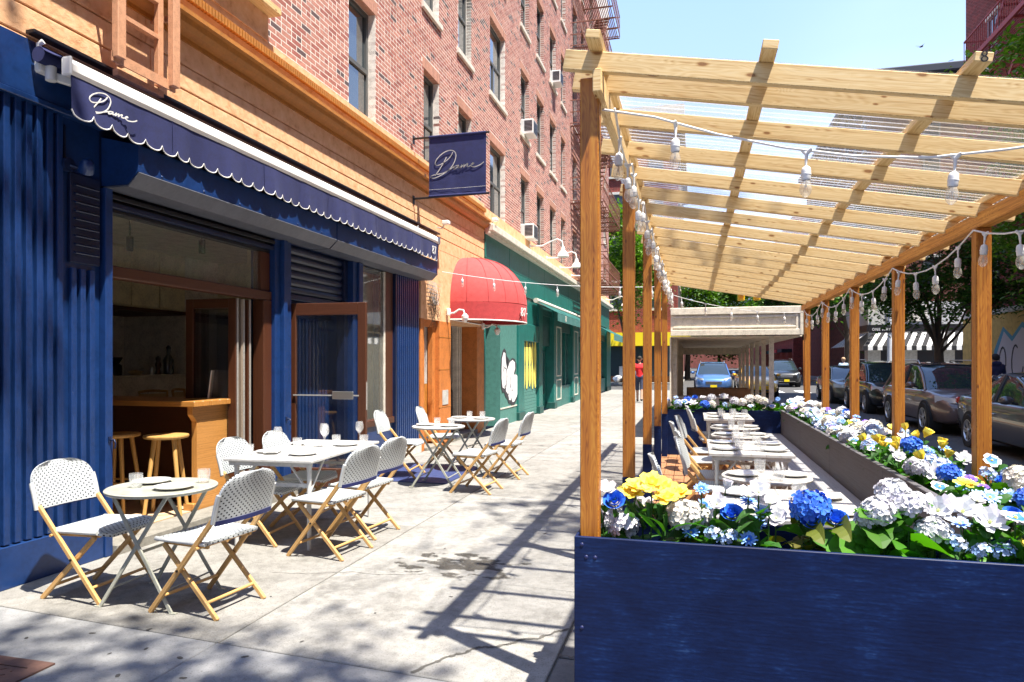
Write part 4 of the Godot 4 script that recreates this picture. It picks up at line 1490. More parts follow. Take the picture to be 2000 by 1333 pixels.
func fire_escape(_t):
	var f := thing("fire_escape", "rust brown iron fire escape with slatted balconies at the far end of the tenement", "fire escape", Vector3(BX, 0, -29.0))
	var m := "rust_iron"
	var ys := [4.65, 7.60, 10.55, 13.50, 16.45]
	for k in ys.size():
		var y: float = ys[k]
		var g := Node3D.new()
		g.name = "balcony"
		f.add_child(g, true)
		var b := mb()
		for i in 16: b.span(Vector3(0.06 + i * 0.072, y, -3.0), Vector3(0.095 + i * 0.072, y + 0.02, 3.0))
		for i in 7: b.span(Vector3(0.0, y - 0.05, -2.98 + i * 0.985), Vector3(1.25, y - 0.002, -2.93 + i * 0.985))
		obj("platform", b, m, g)
		b = mb()
		for hh in [0.08, 0.5, 0.95]:
			b.bar(Vector3(1.25, y + hh, -3.0), Vector3(1.25, y + hh, 3.0), 0.03, 0.03)
			b.bar(Vector3(0, y + hh, 3.0), Vector3(1.25, y + hh, 3.0), 0.03, 0.03)
			b.bar(Vector3(0, y + hh, -3.0), Vector3(1.25, y + hh, -3.0), 0.03, 0.03)
		for i in 31: b.bar(Vector3(1.25, y, -3.0 + i * 0.2), Vector3(1.25, y + 0.95, -3.0 + i * 0.2), 0.012, 0.012, Vector3.RIGHT)
		for i in 6: b.bar(Vector3(0.1 + i * 0.2, y, 3.0), Vector3(0.1 + i * 0.2, y + 0.95, 3.0), 0.012, 0.012, Vector3.RIGHT)
		obj("railing", b, m, g)
		if k < ys.size() - 1:
			b = mb()
			var a0 := Vector3(0.45, y, 2.2 if k % 2 else -2.2)
			var a1 := Vector3(0.45, y + 2.95, -1.0 if k % 2 else 1.0)
			b.bar(a0, a1, 0.02, 0.12)
			b.bar(a0 + Vector3(0.55, 0, 0), a1 + Vector3(0.55, 0, 0), 0.02, 0.12)
			for i in 12: b.box(a0.lerp(a1, (i + 0.5) / 12.0) + Vector3(0.275, 0, 0), Vector3(0.53, 0.015, 0.16))
			obj("stair", b, m, g)
	# peach painted drop ladder above the awning
	var l := thing("drop_ladder", "peach painted iron drop ladder hanging above the blue awning", "ladder", Vector3(-4.27, 3.88, -4.65))
	m = "peach_iron"
	for e in [0.29, -0.29]:
		one_box("guide_rail", Vector3(-0.03, 0.0, e - 0.04), Vector3(0.03, 2.6, e + 0.04), m, l, 0.004)
	for e in [0.20, -0.20]:
		one_box("stile", Vector3(-0.10, -0.02, e - 0.028), Vector3(-0.05, 2.6, e + 0.028), m, l, 0.004)
	for i in 8:
		var b := mb()
		b.box(Vector3(-0.075, 0.38 + i * 0.30, 0), Vector3(0.05, 0.035, 0.345))
		obj("rung", b, m, l)
	one_box("bottom_bar", Vector3(-0.035, -0.03, -0.33), Vector3(-0.02, 0.05, 0.33), m, l)
	one_box("bottom_bar", Vector3(-0.11, -0.10, -0.24), Vector3(-0.06, -0.05, 0.24), m, l)
	for e in [0.31, -0.31]:
		for yy in [0.6, 2.2]:
			var b := mb()
			b.bar(Vector3(-0.25, yy, e), Vector3(0.0, yy, e), 0.02, 0.05)
			obj("wall_bracket", b, m, l)


# ---------------------------------------------------------------- awnings and the hanging sign
func script_name() -> Array:   # the handwritten name, in thousandths of a metre, y down
	return [
		[[525, 445], [500, 490], [450, 545], [380, 592], [300, 630], [245, 635], [222, 605], [235, 555], [285, 495], [370, 435], [450, 408], [510, 408], [560, 435], [582, 490], [570, 560], [535, 640], [480, 705], [400, 765], [310, 810], [220, 840], [165, 838], [145, 822], [165, 800], [230, 785], [310, 780], [380, 765], [470, 720], [530, 690], [575, 668]],
		[[415, 515], [380, 580], [335, 650], [280, 730], [225, 795]],
		[[622, 660], [580, 668], [545, 700], [550, 718], [585, 705], [625, 670], [615, 700], [640, 700], [668, 675], [680, 655], [664, 705], [700, 668], [725, 655], [715, 700], [752, 660], [785, 645], [772, 688], [805, 690], [850, 668], [885, 650], [870, 640], [845, 665], [850, 690], [890, 705], [950, 695], [1010, 670], [1055, 640]]]


func smooth_path(p: Array) -> Array:
	var out := []
	for i in p.size() - 1:
		var a := Vector2(p[maxi(i - 1, 0)][0], p[maxi(i - 1, 0)][1])
		var b := Vector2(p[i][0], p[i][1])
		var c := Vector2(p[i + 1][0], p[i + 1][1])
		var d := Vector2(p[mini(i + 2, p.size() - 1)][0], p[mini(i + 2, p.size() - 1)][1])
		for k in 4: out.append(b.cubic_interpolate(c, a, d, k / 4.0))
	out.append(Vector2(p[-1][0], p[-1][1]))
	return out


func write_name(parent, place: Callable, nrm: Vector3, w: float):
	var b := mb()
	for s in script_name():
		var pts := []
		for q in smooth_path(s): pts.append(place.call((q.x - 600.0) * 0.001, (640.0 - q.y) * 0.001))
		b.ribbon(pts, w, nrm, 0.003)
	obj("lettering", b, "white_cloth", parent)


func build_awnings():
	var a := thing("storefront_awning", "navy retractable awning with scalloped white edged valance and script name", "awning")
	var za := -3.82
	var zb := -10.91
	var RX := -4.16
	one_box("wall_bar", Vector3(-4.52, 3.845, za + 0.02), Vector3(-4.44, 3.872, zb - 0.85), "steel_dark", a, 0.004)
	var b := mb()
	b.tube([Vector3(-4.43, 3.70, za), Vector3(-4.43, 3.70, zb)], 0.055, 16)
	obj("fabric_roll", b, "navy_cloth", a)
	b = mb()
	b.sheet(func(u, v): return Vector3(lerpf(-4.43, RX - 0.01, v), lerpf(3.752, 3.640, v) - 0.015 * sin(v * PI), lerpf(za, zb, u)), 20, 6, Vector2.ONE, 0.003)
	obj("fabric_top", b, "navy_cloth", a)
	b = mb()
	b.x = Transform3D(Basis(), Vector3(0, 0, zb))
	b.prism(PackedVector2Array([Vector2(RX - 0.035, 3.522), Vector2(RX + 0.012, 3.522), Vector2(RX + 0.03, 3.553), Vector2(RX + 0.03, 3.599), Vector2(RX + 0.012, 3.635), Vector2(RX - 0.02, 3.645), Vector2(RX - 0.045, 3.619), Vector2(RX - 0.045, 3.542)]), za - zb)
	obj("front_rail", b, "white_enamel", a)
	one_box("rail_cap", Vector3(RX - 0.05, 3.517, za + 0.001), Vector3(RX + 0.034, 3.650, za + 0.018), "white_enamel", a, 0.012)
	one_box("rail_cap", Vector3(RX - 0.05, 3.517, zb - 0.018), Vector3(RX + 0.034, 3.650, zb - 0.001), "white_enamel", a, 0.012)
	# valance with scallops
	var n := 42
	var L := za - zb
	var edge := func(s: float) -> float:
		var q: float = fposmod(s * n, 1.0)
		return 3.234 + 0.055 * (1.0 - sqrt(maxf(0.0, 1.0 - pow(2.0 * q - 1.0, 2.0))))
	var wav := func(s: float, v: float) -> float: return RX + 0.012 + v * (0.012 * sin(s * 61.0) + 0.010 * sin(s * 23.0 + 1.0) + 0.006 * sin(s * 137.0))
	b = mb()
	b.sheet(func(u, v): return Vector3(wav.call(u, v), lerpf(3.537, edge.call(u), v), za - u * L), n * 10, 6, Vector2.ONE, 0.002)
	obj("valance", b, "navy_cloth", a)
	b = mb()
	var pts := []
	for i in n * 10 + 1:
		var u := i / float(n * 10)
		pts.append(Vector3(wav.call(u, 1.0), edge.call(u), za - u * L))
	b.tube(pts, 0.0055, 5, false)
	obj("scallop_binding", b, "white_cloth", a)
	write_name(a, func(x, y): return Vector3(RX + 0.032 + 0.006 * sin((0.42 - x * 0.42) / L * 61.0), 3.393 + y * 0.42, za - 0.33 - x * 0.50), Vector3.RIGHT, 0.008)
	lettering("house_number", "87", 0.17, 0.004, "white_cloth", a, Transform3D(Basis(Vector3.UP, PI / 2), Vector3(RX + 0.036, 3.378, zb + 0.28)))
	# seams in the cloth
	for k in 5:
		b = mb()
		var zz := za - 0.95 - k * 1.25
		b.tube([Vector3(RX + 0.022, 3.522, zz), Vector3(RX + 0.028, 3.306, zz)], 0.003, 4)
		obj("seam", b, "navy_cloth", a)
	# folding arm at the left end
	for e in [za - 0.10, zb + 0.12]:
		var arm := Node3D.new()
		arm.name = "folding_arm"
		a.add_child(arm, true)
		arm.position = Vector3(-4.46, 3.62, e)
		b = mb()
		b.span(Vector3(-0.08, -0.02, -0.05), Vector3(0.0, 0.16, 0.06), 0.012)
		b.lathe([Vector2(0, -0.07), Vector2(0.035, -0.07), Vector2(0.035, 0.03), Vector2(0, 0.03)], 14, Vector3(0.03, 0, 0))
		b.tube([Vector3(-0.02, 0.10, 0.05), Vector3(-0.01, 0.17, 0.06), Vector3(0.02, 0.19, 0.05)], 0.018, 8)
		obj("shoulder", b, "white_enamel", arm)
		b = mb()
		b.bar(Vector3(0.02, -0.03, 0), Vector3(0.20, -0.06, -0.30), 0.035, 0.06, Vector3.UP, 0.006)
		b.bar(Vector3(0.20, -0.06, -0.30), Vector3(0.30, -0.07, -0.02), 0.032, 0.05, Vector3.UP, 0.006)
		obj("arm_link", b, "white_enamel", arm)
		b = mb()
		b.lathe([Vector2(0, -0.1), Vector2(0.03, -0.1), Vector2(0.03, -0.02), Vector2(0, -0.02)], 12, Vector3(0.20, 0, -0.30))
		b.lathe([Vector2(0, -0.09), Vector2(0.014, -0.09), Vector2(0.014, -0.02), Vector2(0, -0.02)], 8, Vector3(0.10, -0.01, -0.14))
		obj("elbow", b, "steel_worn", arm)
	# hanging banner sign
	var s := thing("banner_sign", "square navy cloth banner with white script name on iron brackets", "sign", Vector3(-4.52, 4.76, -10.7))
	for y in [0.50, -0.50]:
		b = mb()
		b.tube([Vector3(0.0, y, 0), Vector3(1.32, y + (0.005 if y > 0 else 0.02), 0)], 0.018, 10)
		obj("bracket_rod", b, "black_paint", s)
		one_box("bracket_plate", Vector3(0.0, y - 0.09, -0.035), Vector3(0.012, y + 0.05, 0.035), "steel_dark", s)
	b = mb()
	b.sheet(func(u, v): return Vector3(0.28 + u * 0.985, lerpf(-0.475, 0.50, v), 0.0 + 0.006 * sin(u * 7.0 + v * 3.0) * (1.0 - v) + 0.005 * sin(u * 21.0) * pow(1.0 - v, 3.0)), 24, 24, Vector2.ONE, 0.003)
	obj("banner", b, "navy_cloth", s)
	b = mb()
	b.tube([Vector3(0.28, 0.50, 0), Vector3(1.265, 0.505, 0)], 0.024, 12)
	b.tube([Vector3(0.28, -0.478, 0), Vector3(1.265, -0.475, 0)], 0.022, 12)
	obj("banner_sleeve", b, "navy_cloth", s)
	write_name(s, func(x, y): return Vector3(0.772 + x, y + 0.02, 0.014), Vector3.BACK, 0.013)
	b = mb()
	b.ribbon([Vector3(0.285, -0.37, 0.012), Vector3(0.60, -0.372, 0.014), Vector3(1.26, -0.365, 0.012)], 0.0035, Vector3.BACK, 0.002)
	obj("stitch_line", b, "white_cloth", s)
	# red dome canopy over the next doorway
	var d := thing("dome_awning", "faded red dome shaped cloth canopy over the apartment doorway", "awning", Vector3(-4.52, 0, -13.55))
	var W := 1.06
	var P := 1.22
	var plan := func(u: float) -> Vector2:   # x out from the wall, z along it
		var q := PI * u
		return Vector2(pow(sin(q), 0.75) * P, cos(q) * W)
	b = mb()
	b.sheet(func(u, v):
		var p: Vector2 = plan.call(u)
		var q: float = v * PI / 2
		var k := pow(cos(q), 0.8)
		return Vector3(p.x * k + 0.002, 2.70 + 0.97 * sin(q), p.y * k), 32, 14, Vector2.ONE, 0.004)
	obj("dome", b, "red_cloth", d)
	b = mb()
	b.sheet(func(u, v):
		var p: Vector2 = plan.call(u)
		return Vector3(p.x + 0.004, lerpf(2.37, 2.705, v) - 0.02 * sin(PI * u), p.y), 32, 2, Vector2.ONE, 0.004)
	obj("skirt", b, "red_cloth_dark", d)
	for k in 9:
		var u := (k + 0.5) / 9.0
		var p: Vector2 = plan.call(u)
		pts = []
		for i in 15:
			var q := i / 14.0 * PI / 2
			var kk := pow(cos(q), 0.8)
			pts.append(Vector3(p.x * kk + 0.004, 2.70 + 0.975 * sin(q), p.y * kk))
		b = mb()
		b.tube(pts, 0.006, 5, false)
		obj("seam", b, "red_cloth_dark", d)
	b = mb()
	pts = []
	for i in 33:
		var p: Vector2 = plan.call(i / 32.0)
		pts.append(Vector3(p.x, 2.36 - 0.02 * sin(PI * i / 32.0), p.y))
	b.tube(pts, 0.014, 6)
	b.tube([Vector3(0.01, 2.36, -W), Vector3(0.01, 2.36, W)], 0.014, 6)
	obj("hoop_frame", b, "white_enamel", d)
	lettering("house_number", "87-", 0.22, 0.006, "white_cloth", d, Transform3D(Basis(Vector3.UP, PI / 2 - 0.2), Vector3(1.25, 2.53, 0.20)), "Droid Serif", true)
	# apartment entrance: orange doorways and piers
	var e := thing("apartment_entrance", "burnt orange doorway surround with grey double door under the red canopy", "doorway")
	one_box("lintel_wall", Vector3(-4.95, 2.30, -11.03), Vector3(-4.522, 3.598, -14.72), "stucco", e)
	one_box("pier", Vector3(-5.0, 0.0, -11.03), Vector3(-4.525, 2.30, -11.20), "orange", e, 0.006)
	one_box("pier", Vector3(-5.0, 0.0, -11.92), Vector3(-4.515, 2.30, -12.52), "orange", e, 0.008)
	one_box("pier", Vector3(-5.0, 0.0, -14.20), Vector3(-4.525, 2.30, -14.72), "orange", e, 0.008)
	for y in [0.7, 1.4, 2.0]: one_box("pier_band", Vector3(-4.53, y, -11.915), Vector3(-4.511, y + 0.012, -12.525), "ochre", e)
	one_box("door_casing", Vector3(-4.70, 0.10, -11.78), Vector3(-4.60, 2.28, -11.918), "orange", e, 0.006)
	one_box("door_casing", Vector3(-4.70, 2.18, -11.205), Vector3(-4.60, 2.298, -11.778), "orange", e, 0.006)
	var od := Node3D.new()
	od.name = "side_door"
	e.add_child(od, true)
	one_box("lower_panel", Vector3(-4.76, 0.05, -11.205), Vector3(-4.71, 1.15, -11.915), "ochre", od)
	one_box("upper_panel", Vector3(-4.76, 1.153, -11.205), Vector3(-4.715, 2.30, -11.915), "white_paint", od)
	var gd := Node3D.new()
	gd.name = "double_door"
	e.add_child(gd, true)
	one_box("door_leaf", Vector3(-5.02, 0.10, -12.525), Vector3(-4.97, 2.30, -13.30), "window_frame", gd)
	one_box("door_leaf", Vector3(-5.02, 0.10, -13.31), Vector3(-4.97, 2.30, -14.195), "window_frame", gd)
	for z in [-12.60, -13.39]:
		one_box("door_glass", Vector3(-4.968, 1.10, z), Vector3(-4.962, 2.12, z - 0.60), "glass_dark", gd)
		one_box("kick_panel", Vector3(-4.968, 0.22, z), Vector3(-4.958, 0.95, z - 0.60), "steel_dark", gd, 0.004)
	for z in [-13.86, -14.00, -14.12]:
		one_box("sidelight_bar", Vector3(-5.0, 0.10, z), Vector3(-4.86, 2.30, z - 0.05), "limestone", gd, 0.004)
	one_box("entrance_step", Vector3(-5.05, -0.1, -12.53), Vector3(-4.50, 0.10, -14.19), "stone_step", e, 0.012)
	one_box("entrance_step", Vector3(-5.0, -0.1, -11.21), Vector3(-4.47, 0.06, -11.91), "stone_step", e, 0.012)
	one_box("notice_plate", Vector3(-4.514, 0.75, -12.05), Vector3(-4.505, 1.02, -12.35), "white_paint", e)
	# round security cameras on goosenecks
	var cam := thing("dome_camera", "white dome security camera on a gooseneck left of the red canopy", "camera", Vector3(-4.51, 2.46, -12.30), 0, "dome cameras by the doorway")
	b = mb()
	b.box(Vector3(0.03, 0.03, 0), Vector3(0.06, 0.14, 0.10), 0.015)
	b.tube([Vector3(0.04, 0.0, 0), Vector3(0.14, 0.01, 0), Vector3(0.24, 0.07, 0), Vector3(0.32, 0.06, 0), Vector3(0.355, -0.03, 0)], 0.017, 10)
	obj("gooseneck", b, "white_enamel", cam)
	b = mb()
	b.lathe([Vector2(0, -0.14), Vector2(0.035, -0.13), Vector2(0.05, -0.10), Vector2(0.052, -0.07), Vector2(0.065, -0.065), Vector2(0.068, -0.02), Vector2(0.05, -0.01), Vector2(0.03, 0.02), Vector2(0, 0.03)], 18, Vector3(0.355, -0.03, 0))
	obj("dome_housing", b, "white_enamel", cam)
	copy(cam, "white dome security camera under the right side of the red canopy", Vector3(-4.51, 2.30, -14.50))


# ---------------------------------------------------------------- green shop
func build_green_shop():
	var g := thing("green_shop", "teal green shopfront with graffiti panels beyond the red canopy", "shop")
	var X := -4.50
	var z0 := -14.73
	var z1 := -38.2
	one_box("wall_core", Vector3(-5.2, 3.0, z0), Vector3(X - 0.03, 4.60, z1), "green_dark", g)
	# fascia panels
	var z := z0
	while z > z1 + 1.0:
		one_box("fascia_panel", Vector3(X - 0.03, 3.88, z - 0.01), Vector3(X, 4.44, z - 2.09), "green", g, 0.008)
		one_box("fascia_panel", Vector3(X - 0.03, 3.34, z - 0.01), Vector3(X + 0.01, 3.86, z - 2.09), "green", g, 0.008)
		z -= 2.1
	one_box("cornice", Vector3(-4.56, 4.46, z0 + 0.01), Vector3(-4.30, 4.62, z1), "cream_paint", g, 0.015)
	one_box("cornice_lip", Vector3(-4.50, 4.40, z0 + 0.01), Vector3(-4.38, 4.457, z1), "cream_paint", g, 0.008)
	one_box("top_band", Vector3(-4.62, 4.625, z0), Vector3(-4.50, 4.99, z1), "stucco", g)
	# bays below
	var bays := [
		[-14.75, -15.95, "recess"], [-15.95, -17.55, "graffiti"], [-17.55, -18.20, "pillar"], [-18.20, -20.05, "gate"], [-20.05, -20.55, "pillar"],
		[-20.55, -22.3, "door"], [-22.3, -22.7, "pillar"], [-22.7, -24.0, "panel"], [-24.0, -25.9, "window"], [-25.9, -26.3, "pillar"], [-26.3, -27.6, "panel"], [-27.6, -30.0, "window"], [-30.0, -30.5, "pillar"], [-30.5, -33.0, "window"], [-33.0, -33.5, "pillar"], [-33.5, -36.5, "window"], [-36.5, -38.2, "pillar"]]
	for q in bays:
		var a: float = q[0] - 0.004
		var c: float = q[1] + 0.004
		match q[2]:
			"recess":
				one_box("side_wall", Vector3(-5.2, 0, a), Vector3(-4.53, 3.0, a - 0.10), "green", g)
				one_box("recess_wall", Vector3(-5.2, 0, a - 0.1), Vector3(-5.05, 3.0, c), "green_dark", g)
			"graffiti":
				one_box("panel_wall", Vector3(-5.2, 0, a), Vector3(X, 3.0, c), "green_worn", g)
				one_box("panel_trim", Vector3(X, 0.40, a), Vector3(X + 0.012, 0.43, c), "cream_paint", g)
			"pillar":
				one_box("pillar", Vector3(-5.2, 0, a), Vector3(X + 0.05, 3.32, c), "green", g, 0.012)
				one_box("pillar_base", Vector3(-5.0, 0, a + 0.02), Vector3(X + 0.08, 0.22, c - 0.02), "green_dark", g, 0.01)
			"gate":
				one_box("gate_wall", Vector3(-5.2, 0, a), Vector3(X - 0.06, 3.0, c), "green_dark", g)
				one_box("gate_hood", Vector3(X - 0.06, 2.12, a), Vector3(X + 0.04, 2.60, c), "green", g, 0.012)
				var k := 0
				while k < 22:
					one_box("gate_slat", Vector3(X - 0.062, 0.03 + k * 0.095, a), Vector3(X - 0.03, 0.12 + k * 0.095, c), "green_worn", g, 0.006)
					k += 1
				one_box("header", Vector3(-5.2, 2.60, a), Vector3(X - 0.02, 3.32, c), "green", g)
			"door":
				one_box("header", Vector3(-5.2, 2.05, a), Vector3(X - 0.10, 3.32, c), "green_dark", g)
				one_box("door_leaf", Vector3(-4.80, 0.05, a), Vector3(-4.74, 2.05, (a + c) * 0.5 + 0.004), "green", g, 0.004)
				one_box("door_leaf", Vector3(-4.80, 0.05, (a + c) * 0.5 - 0.004), Vector3(-4.74, 2.05, c), "green", g, 0.004)
				one_box("door_glass", Vector3(-4.739, 0.5, a - 0.15), Vector3(-4.732, 1.9, (a + c) * 0.5 + 0.15), "glass_dark", g)
				one_box("door_glass", Vector3(-4.739, 0.5, (a + c) * 0.5 - 0.15), Vector3(-4.732, 1.9, c + 0.15), "glass_dark", g)
			"panel":
				one_box("panel_wall", Vector3(-5.2, 0, a), Vector3(X, 3.32, c), "green", g)
				for e in [[0.25, 0.95], [1.05, 2.75]]:
					var b := mb()
					for s in [[e[0], e[0] + 0.04], [e[1] - 0.04, e[1]]]: b.span(Vector3(X, s[0], a - 0.2), Vector3(X + 0.015, s[1], c + 0.2))
					for s in [[a - 0.2, a - 0.28], [c + 0.28, c + 0.2]]: b.span(Vector3(X, e[0] + 0.04, s[0]), Vector3(X + 0.015, e[1] - 0.04, s[1]))
					obj("panel_moulding", b, "cream_paint", g)
			"window":
				one_box("stall_riser", Vector3(-5.0, 0, a), Vector3(X - 0.03, 0.70, c), "green", g)
				one_box("window_glass", Vector3(-4.66, 0.70, a), Vector3(-4.64, 2.60, c), "glass_dark", g)
				one_box("window_mullion", Vector3(-4.64, 0.70, (a + c) * 0.5 + 0.04), Vector3(-4.56, 2.60, (a + c) * 0.5 - 0.04), "green", g)
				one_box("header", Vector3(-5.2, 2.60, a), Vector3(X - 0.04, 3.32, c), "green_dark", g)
	one_box("end_wall", Vector3(-9.0, 0, -38.0), Vector3(-5.2, 5.0, -38.2), "green_dark", g)
	# spray paint on the panels
	graffiti(g)
	# green cloth awning with white roller
	var a := thing("green_awning", "dark green cloth awning with white roller over the green shop windows", "awning", Vector3(-4.46, 3.30, -19.6))
	var b := mb()
	b.tube([Vector3(0.05, 0.02, 0.2), Vector3(0.05, 0.02, -8.4)], 0.07, 12)
	obj("roller", b, "cream_paint", a)
	b = mb()
	b.sheet(func(u, v): return Vector3(0.06 + v * 0.62, 0.0 - v * 0.34 - 0.015 * sin(v * PI), 0.15 - u * 8.4), 16, 4, Vector2.ONE, 0.004)
	obj("awning_cloth", b, "green_cloth", a)
	b = mb()
	b.sheet(func(u, v): return Vector3(0.682 + 0.01 * sin(u * 60), -0.34 - v * 0.24, 0.15 - u * 8.4), 48, 2, Vector2.ONE, 0.004)
	obj("valance", b, "green_cloth", a)
	lettering("house_number", "87", 0.22, 0.005, "cream_paint", a, Transform3D(Basis(Vector3.UP, PI / 2), Vector3(0.70, -0.46, -1.1)))
	var a2 := thing("green_awning", "dark green cloth awning at the far corner of the green shop", "awning", Vector3(-4.46, 3.25, -31.5))
	b = mb()
	b.sheet(func(u, v): return Vector3(0.04 + v * 0.9, 0.0 - v * 0.45, 0.0 - u * 6.4), 8, 4, Vector2.ONE, 0.004)
	obj("awning_cloth", b, "green_cloth", a2)
	b = mb()
	b.sheet(func(u, v): return Vector3(0.942, -0.45 - v * 0.28, 0.0 - u * 6.4), 8, 2, Vector2.ONE, 0.004)
	obj("valance", b, "green_cloth", a2)
	# white gooseneck lamps over the fascia
	var l := thing("gooseneck_lamp", "white gooseneck sign lamp over the green fascia, nearest one", "lamp", Vector3(-4.50, 4.82, -19.0), 0, "gooseneck sign lamps")
	b = mb()
	b.lathe([Vector2(0, 0), Vector2(0.05, 0), Vector2(0.05, 0.03), Vector2(0, 0.04)], 12)
	var o := obj("wall_rose", b, "white_enamel", l)
	o.rotation.z = -PI / 2
	b = mb()
	b.tube([Vector3(0, 0, 0), Vector3(0.35, -0.02, 0), Vector3(0.62, 0.10, 0), Vector3(0.80, 0.16, 0), Vector3(0.93, 0.10, 0), Vector3(0.96, -0.06, 0)], 0.02, 8)
	obj("arm", b, "white_enamel", l)
	b = mb()
	b.lathe([Vector2(0.165, -0.34), Vector2(0.17, -0.34), Vector2(0.13, -0.24), Vector2(0.06, -0.16), Vector2(0.05, -0.06), Vector2(0.0, -0.05)], 18, Vector3(0.96, 0, 0))
	obj("shade", b, "white_enamel", l)
	var names := ["second one", "third one", "fourth one", "fifth one beyond the front post"]
	for k in 4: copy(l, "white gooseneck sign lamp over the green fascia, " + names[k], Vector3(-4.50, 4.82, [-21.3, -23.6, -25.9, -36.5][k]))


func graffiti(g):
	var X := -4.492
	var px := func(p: Array) -> Vector2: return Vector2(15.95 + (p[0] - 130) * 0.0051, 2.17 - p[1] * 0.00158)
	var put := func(called: String, pts: Array, m: String, out: float):
		var poly := PackedVector2Array()
		for p in pts: poly.append(px.call(p))
		var b := mb()
		b.x = Transform3D(Basis(Vector3(0, 0, -1), Vector3.UP, Vector3.RIGHT), Vector3(X + out, 0, 0))
		b.prism(poly, 0.003)
		obj(called, b, m, g)
	put.call("spray_outline", [[135, 520], [140, 330], [170, 215], [200, 185], [228, 225], [240, 300], [270, 340], [300, 380], [345, 330], [400, 350], [430, 430], [420, 540], [390, 600], [430, 595], [470, 640], [478, 760], [465, 880], [445, 1000], [400, 1080], [350, 1135], [318, 1060], [280, 1055], [255, 980], [215, 930], [195, 860], [160, 860], [140, 760]], "graffiti_black", 0.0)
	put.call("spray_fill", [[148, 520], [155, 350], [185, 245], [212, 260], [220, 400], [240, 480], [245, 600], [235, 720], [205, 810], [165, 790], [148, 660]], "graffiti_white", 0.004)
	put.call("spray_fill", [[250, 520], [300, 400], [350, 365], [395, 400], [400, 500], [370, 600], [425, 605], [462, 650], [468, 760], [455, 900], [430, 970], [380, 1045], [345, 1040], [325, 960], [318, 640], [290, 560]], "graffiti_white", 0.004)
	put.call("spray_fill", [[232, 500], [285, 555], [308, 620], [310, 740], [295, 850], [262, 905], [225, 850], [240, 740], [252, 620]], "graffiti_white", 0.004)
	put.call("spray_fill", [[285, 890], [315, 800], [325, 900], [318, 1010], [285, 1000], [272, 930]], "graffiti_white", 0.004)
	for s in [[[180, 540], [195, 480], [225, 500], [238, 580], [236, 680], [215, 760], [190, 790]], [[180, 450], [165, 560], [175, 640]], [[330, 860], [362, 840]], [[250, 330], [262, 420], [240, 380]]]:
		var b := mb()
		var pts := []
		for p in s:
			var q: Vector2 = px.call(p)
			pts.append(Vector3(X + 0.009, q.y, -q.x))
		b.ribbon(pts, 0.018, Vector3.RIGHT, 0.003)
		obj("spray_line", b, "graffiti_black", g)
	# yellow letters on the roller gate
	for k in 5:
		for h in 2:
			var c := Vector2(18.42 + k * 0.35, 1.74 - h * 0.56)
			for lay in 2:
				var poly := PackedVector2Array()
				for i in 18:
					var a := TAU * i / 18
					poly.append(c + Vector2(cos(a) * (0.172 - lay * 0.03), sin(a) * (0.42 - lay * 0.03 + 0.05 * sin(k * 2.0 + h))))
				var b := mb()
				b.x = Transform3D(Basis(Vector3(0, 0, -1), Vector3.UP, Vector3.RIGHT), Vector3(-4.528 + lay * 0.004 + 0.0006 * k + 0.0003 * h, 0, 0))
				b.prism(poly, 0.002)
				obj("spray_fill" if lay else "spray_outline", b, "graffiti_yellow" if lay else "graffiti_black", g)


# ---------------------------------------------------------------- timber pergola in the parking lane
const PT := 0.76       # top of the planter boards
const LZ := [-3.21, -5.17, -7.26, -9.34, -11.55]
const RZ := [-3.21, -5.06, -6.93, -8.70, -10.52, -12.15]


func roof_y(x: float) -> float:   # top edge of the rafters
	return 2.967 - 0.18 * (x + 0.51)


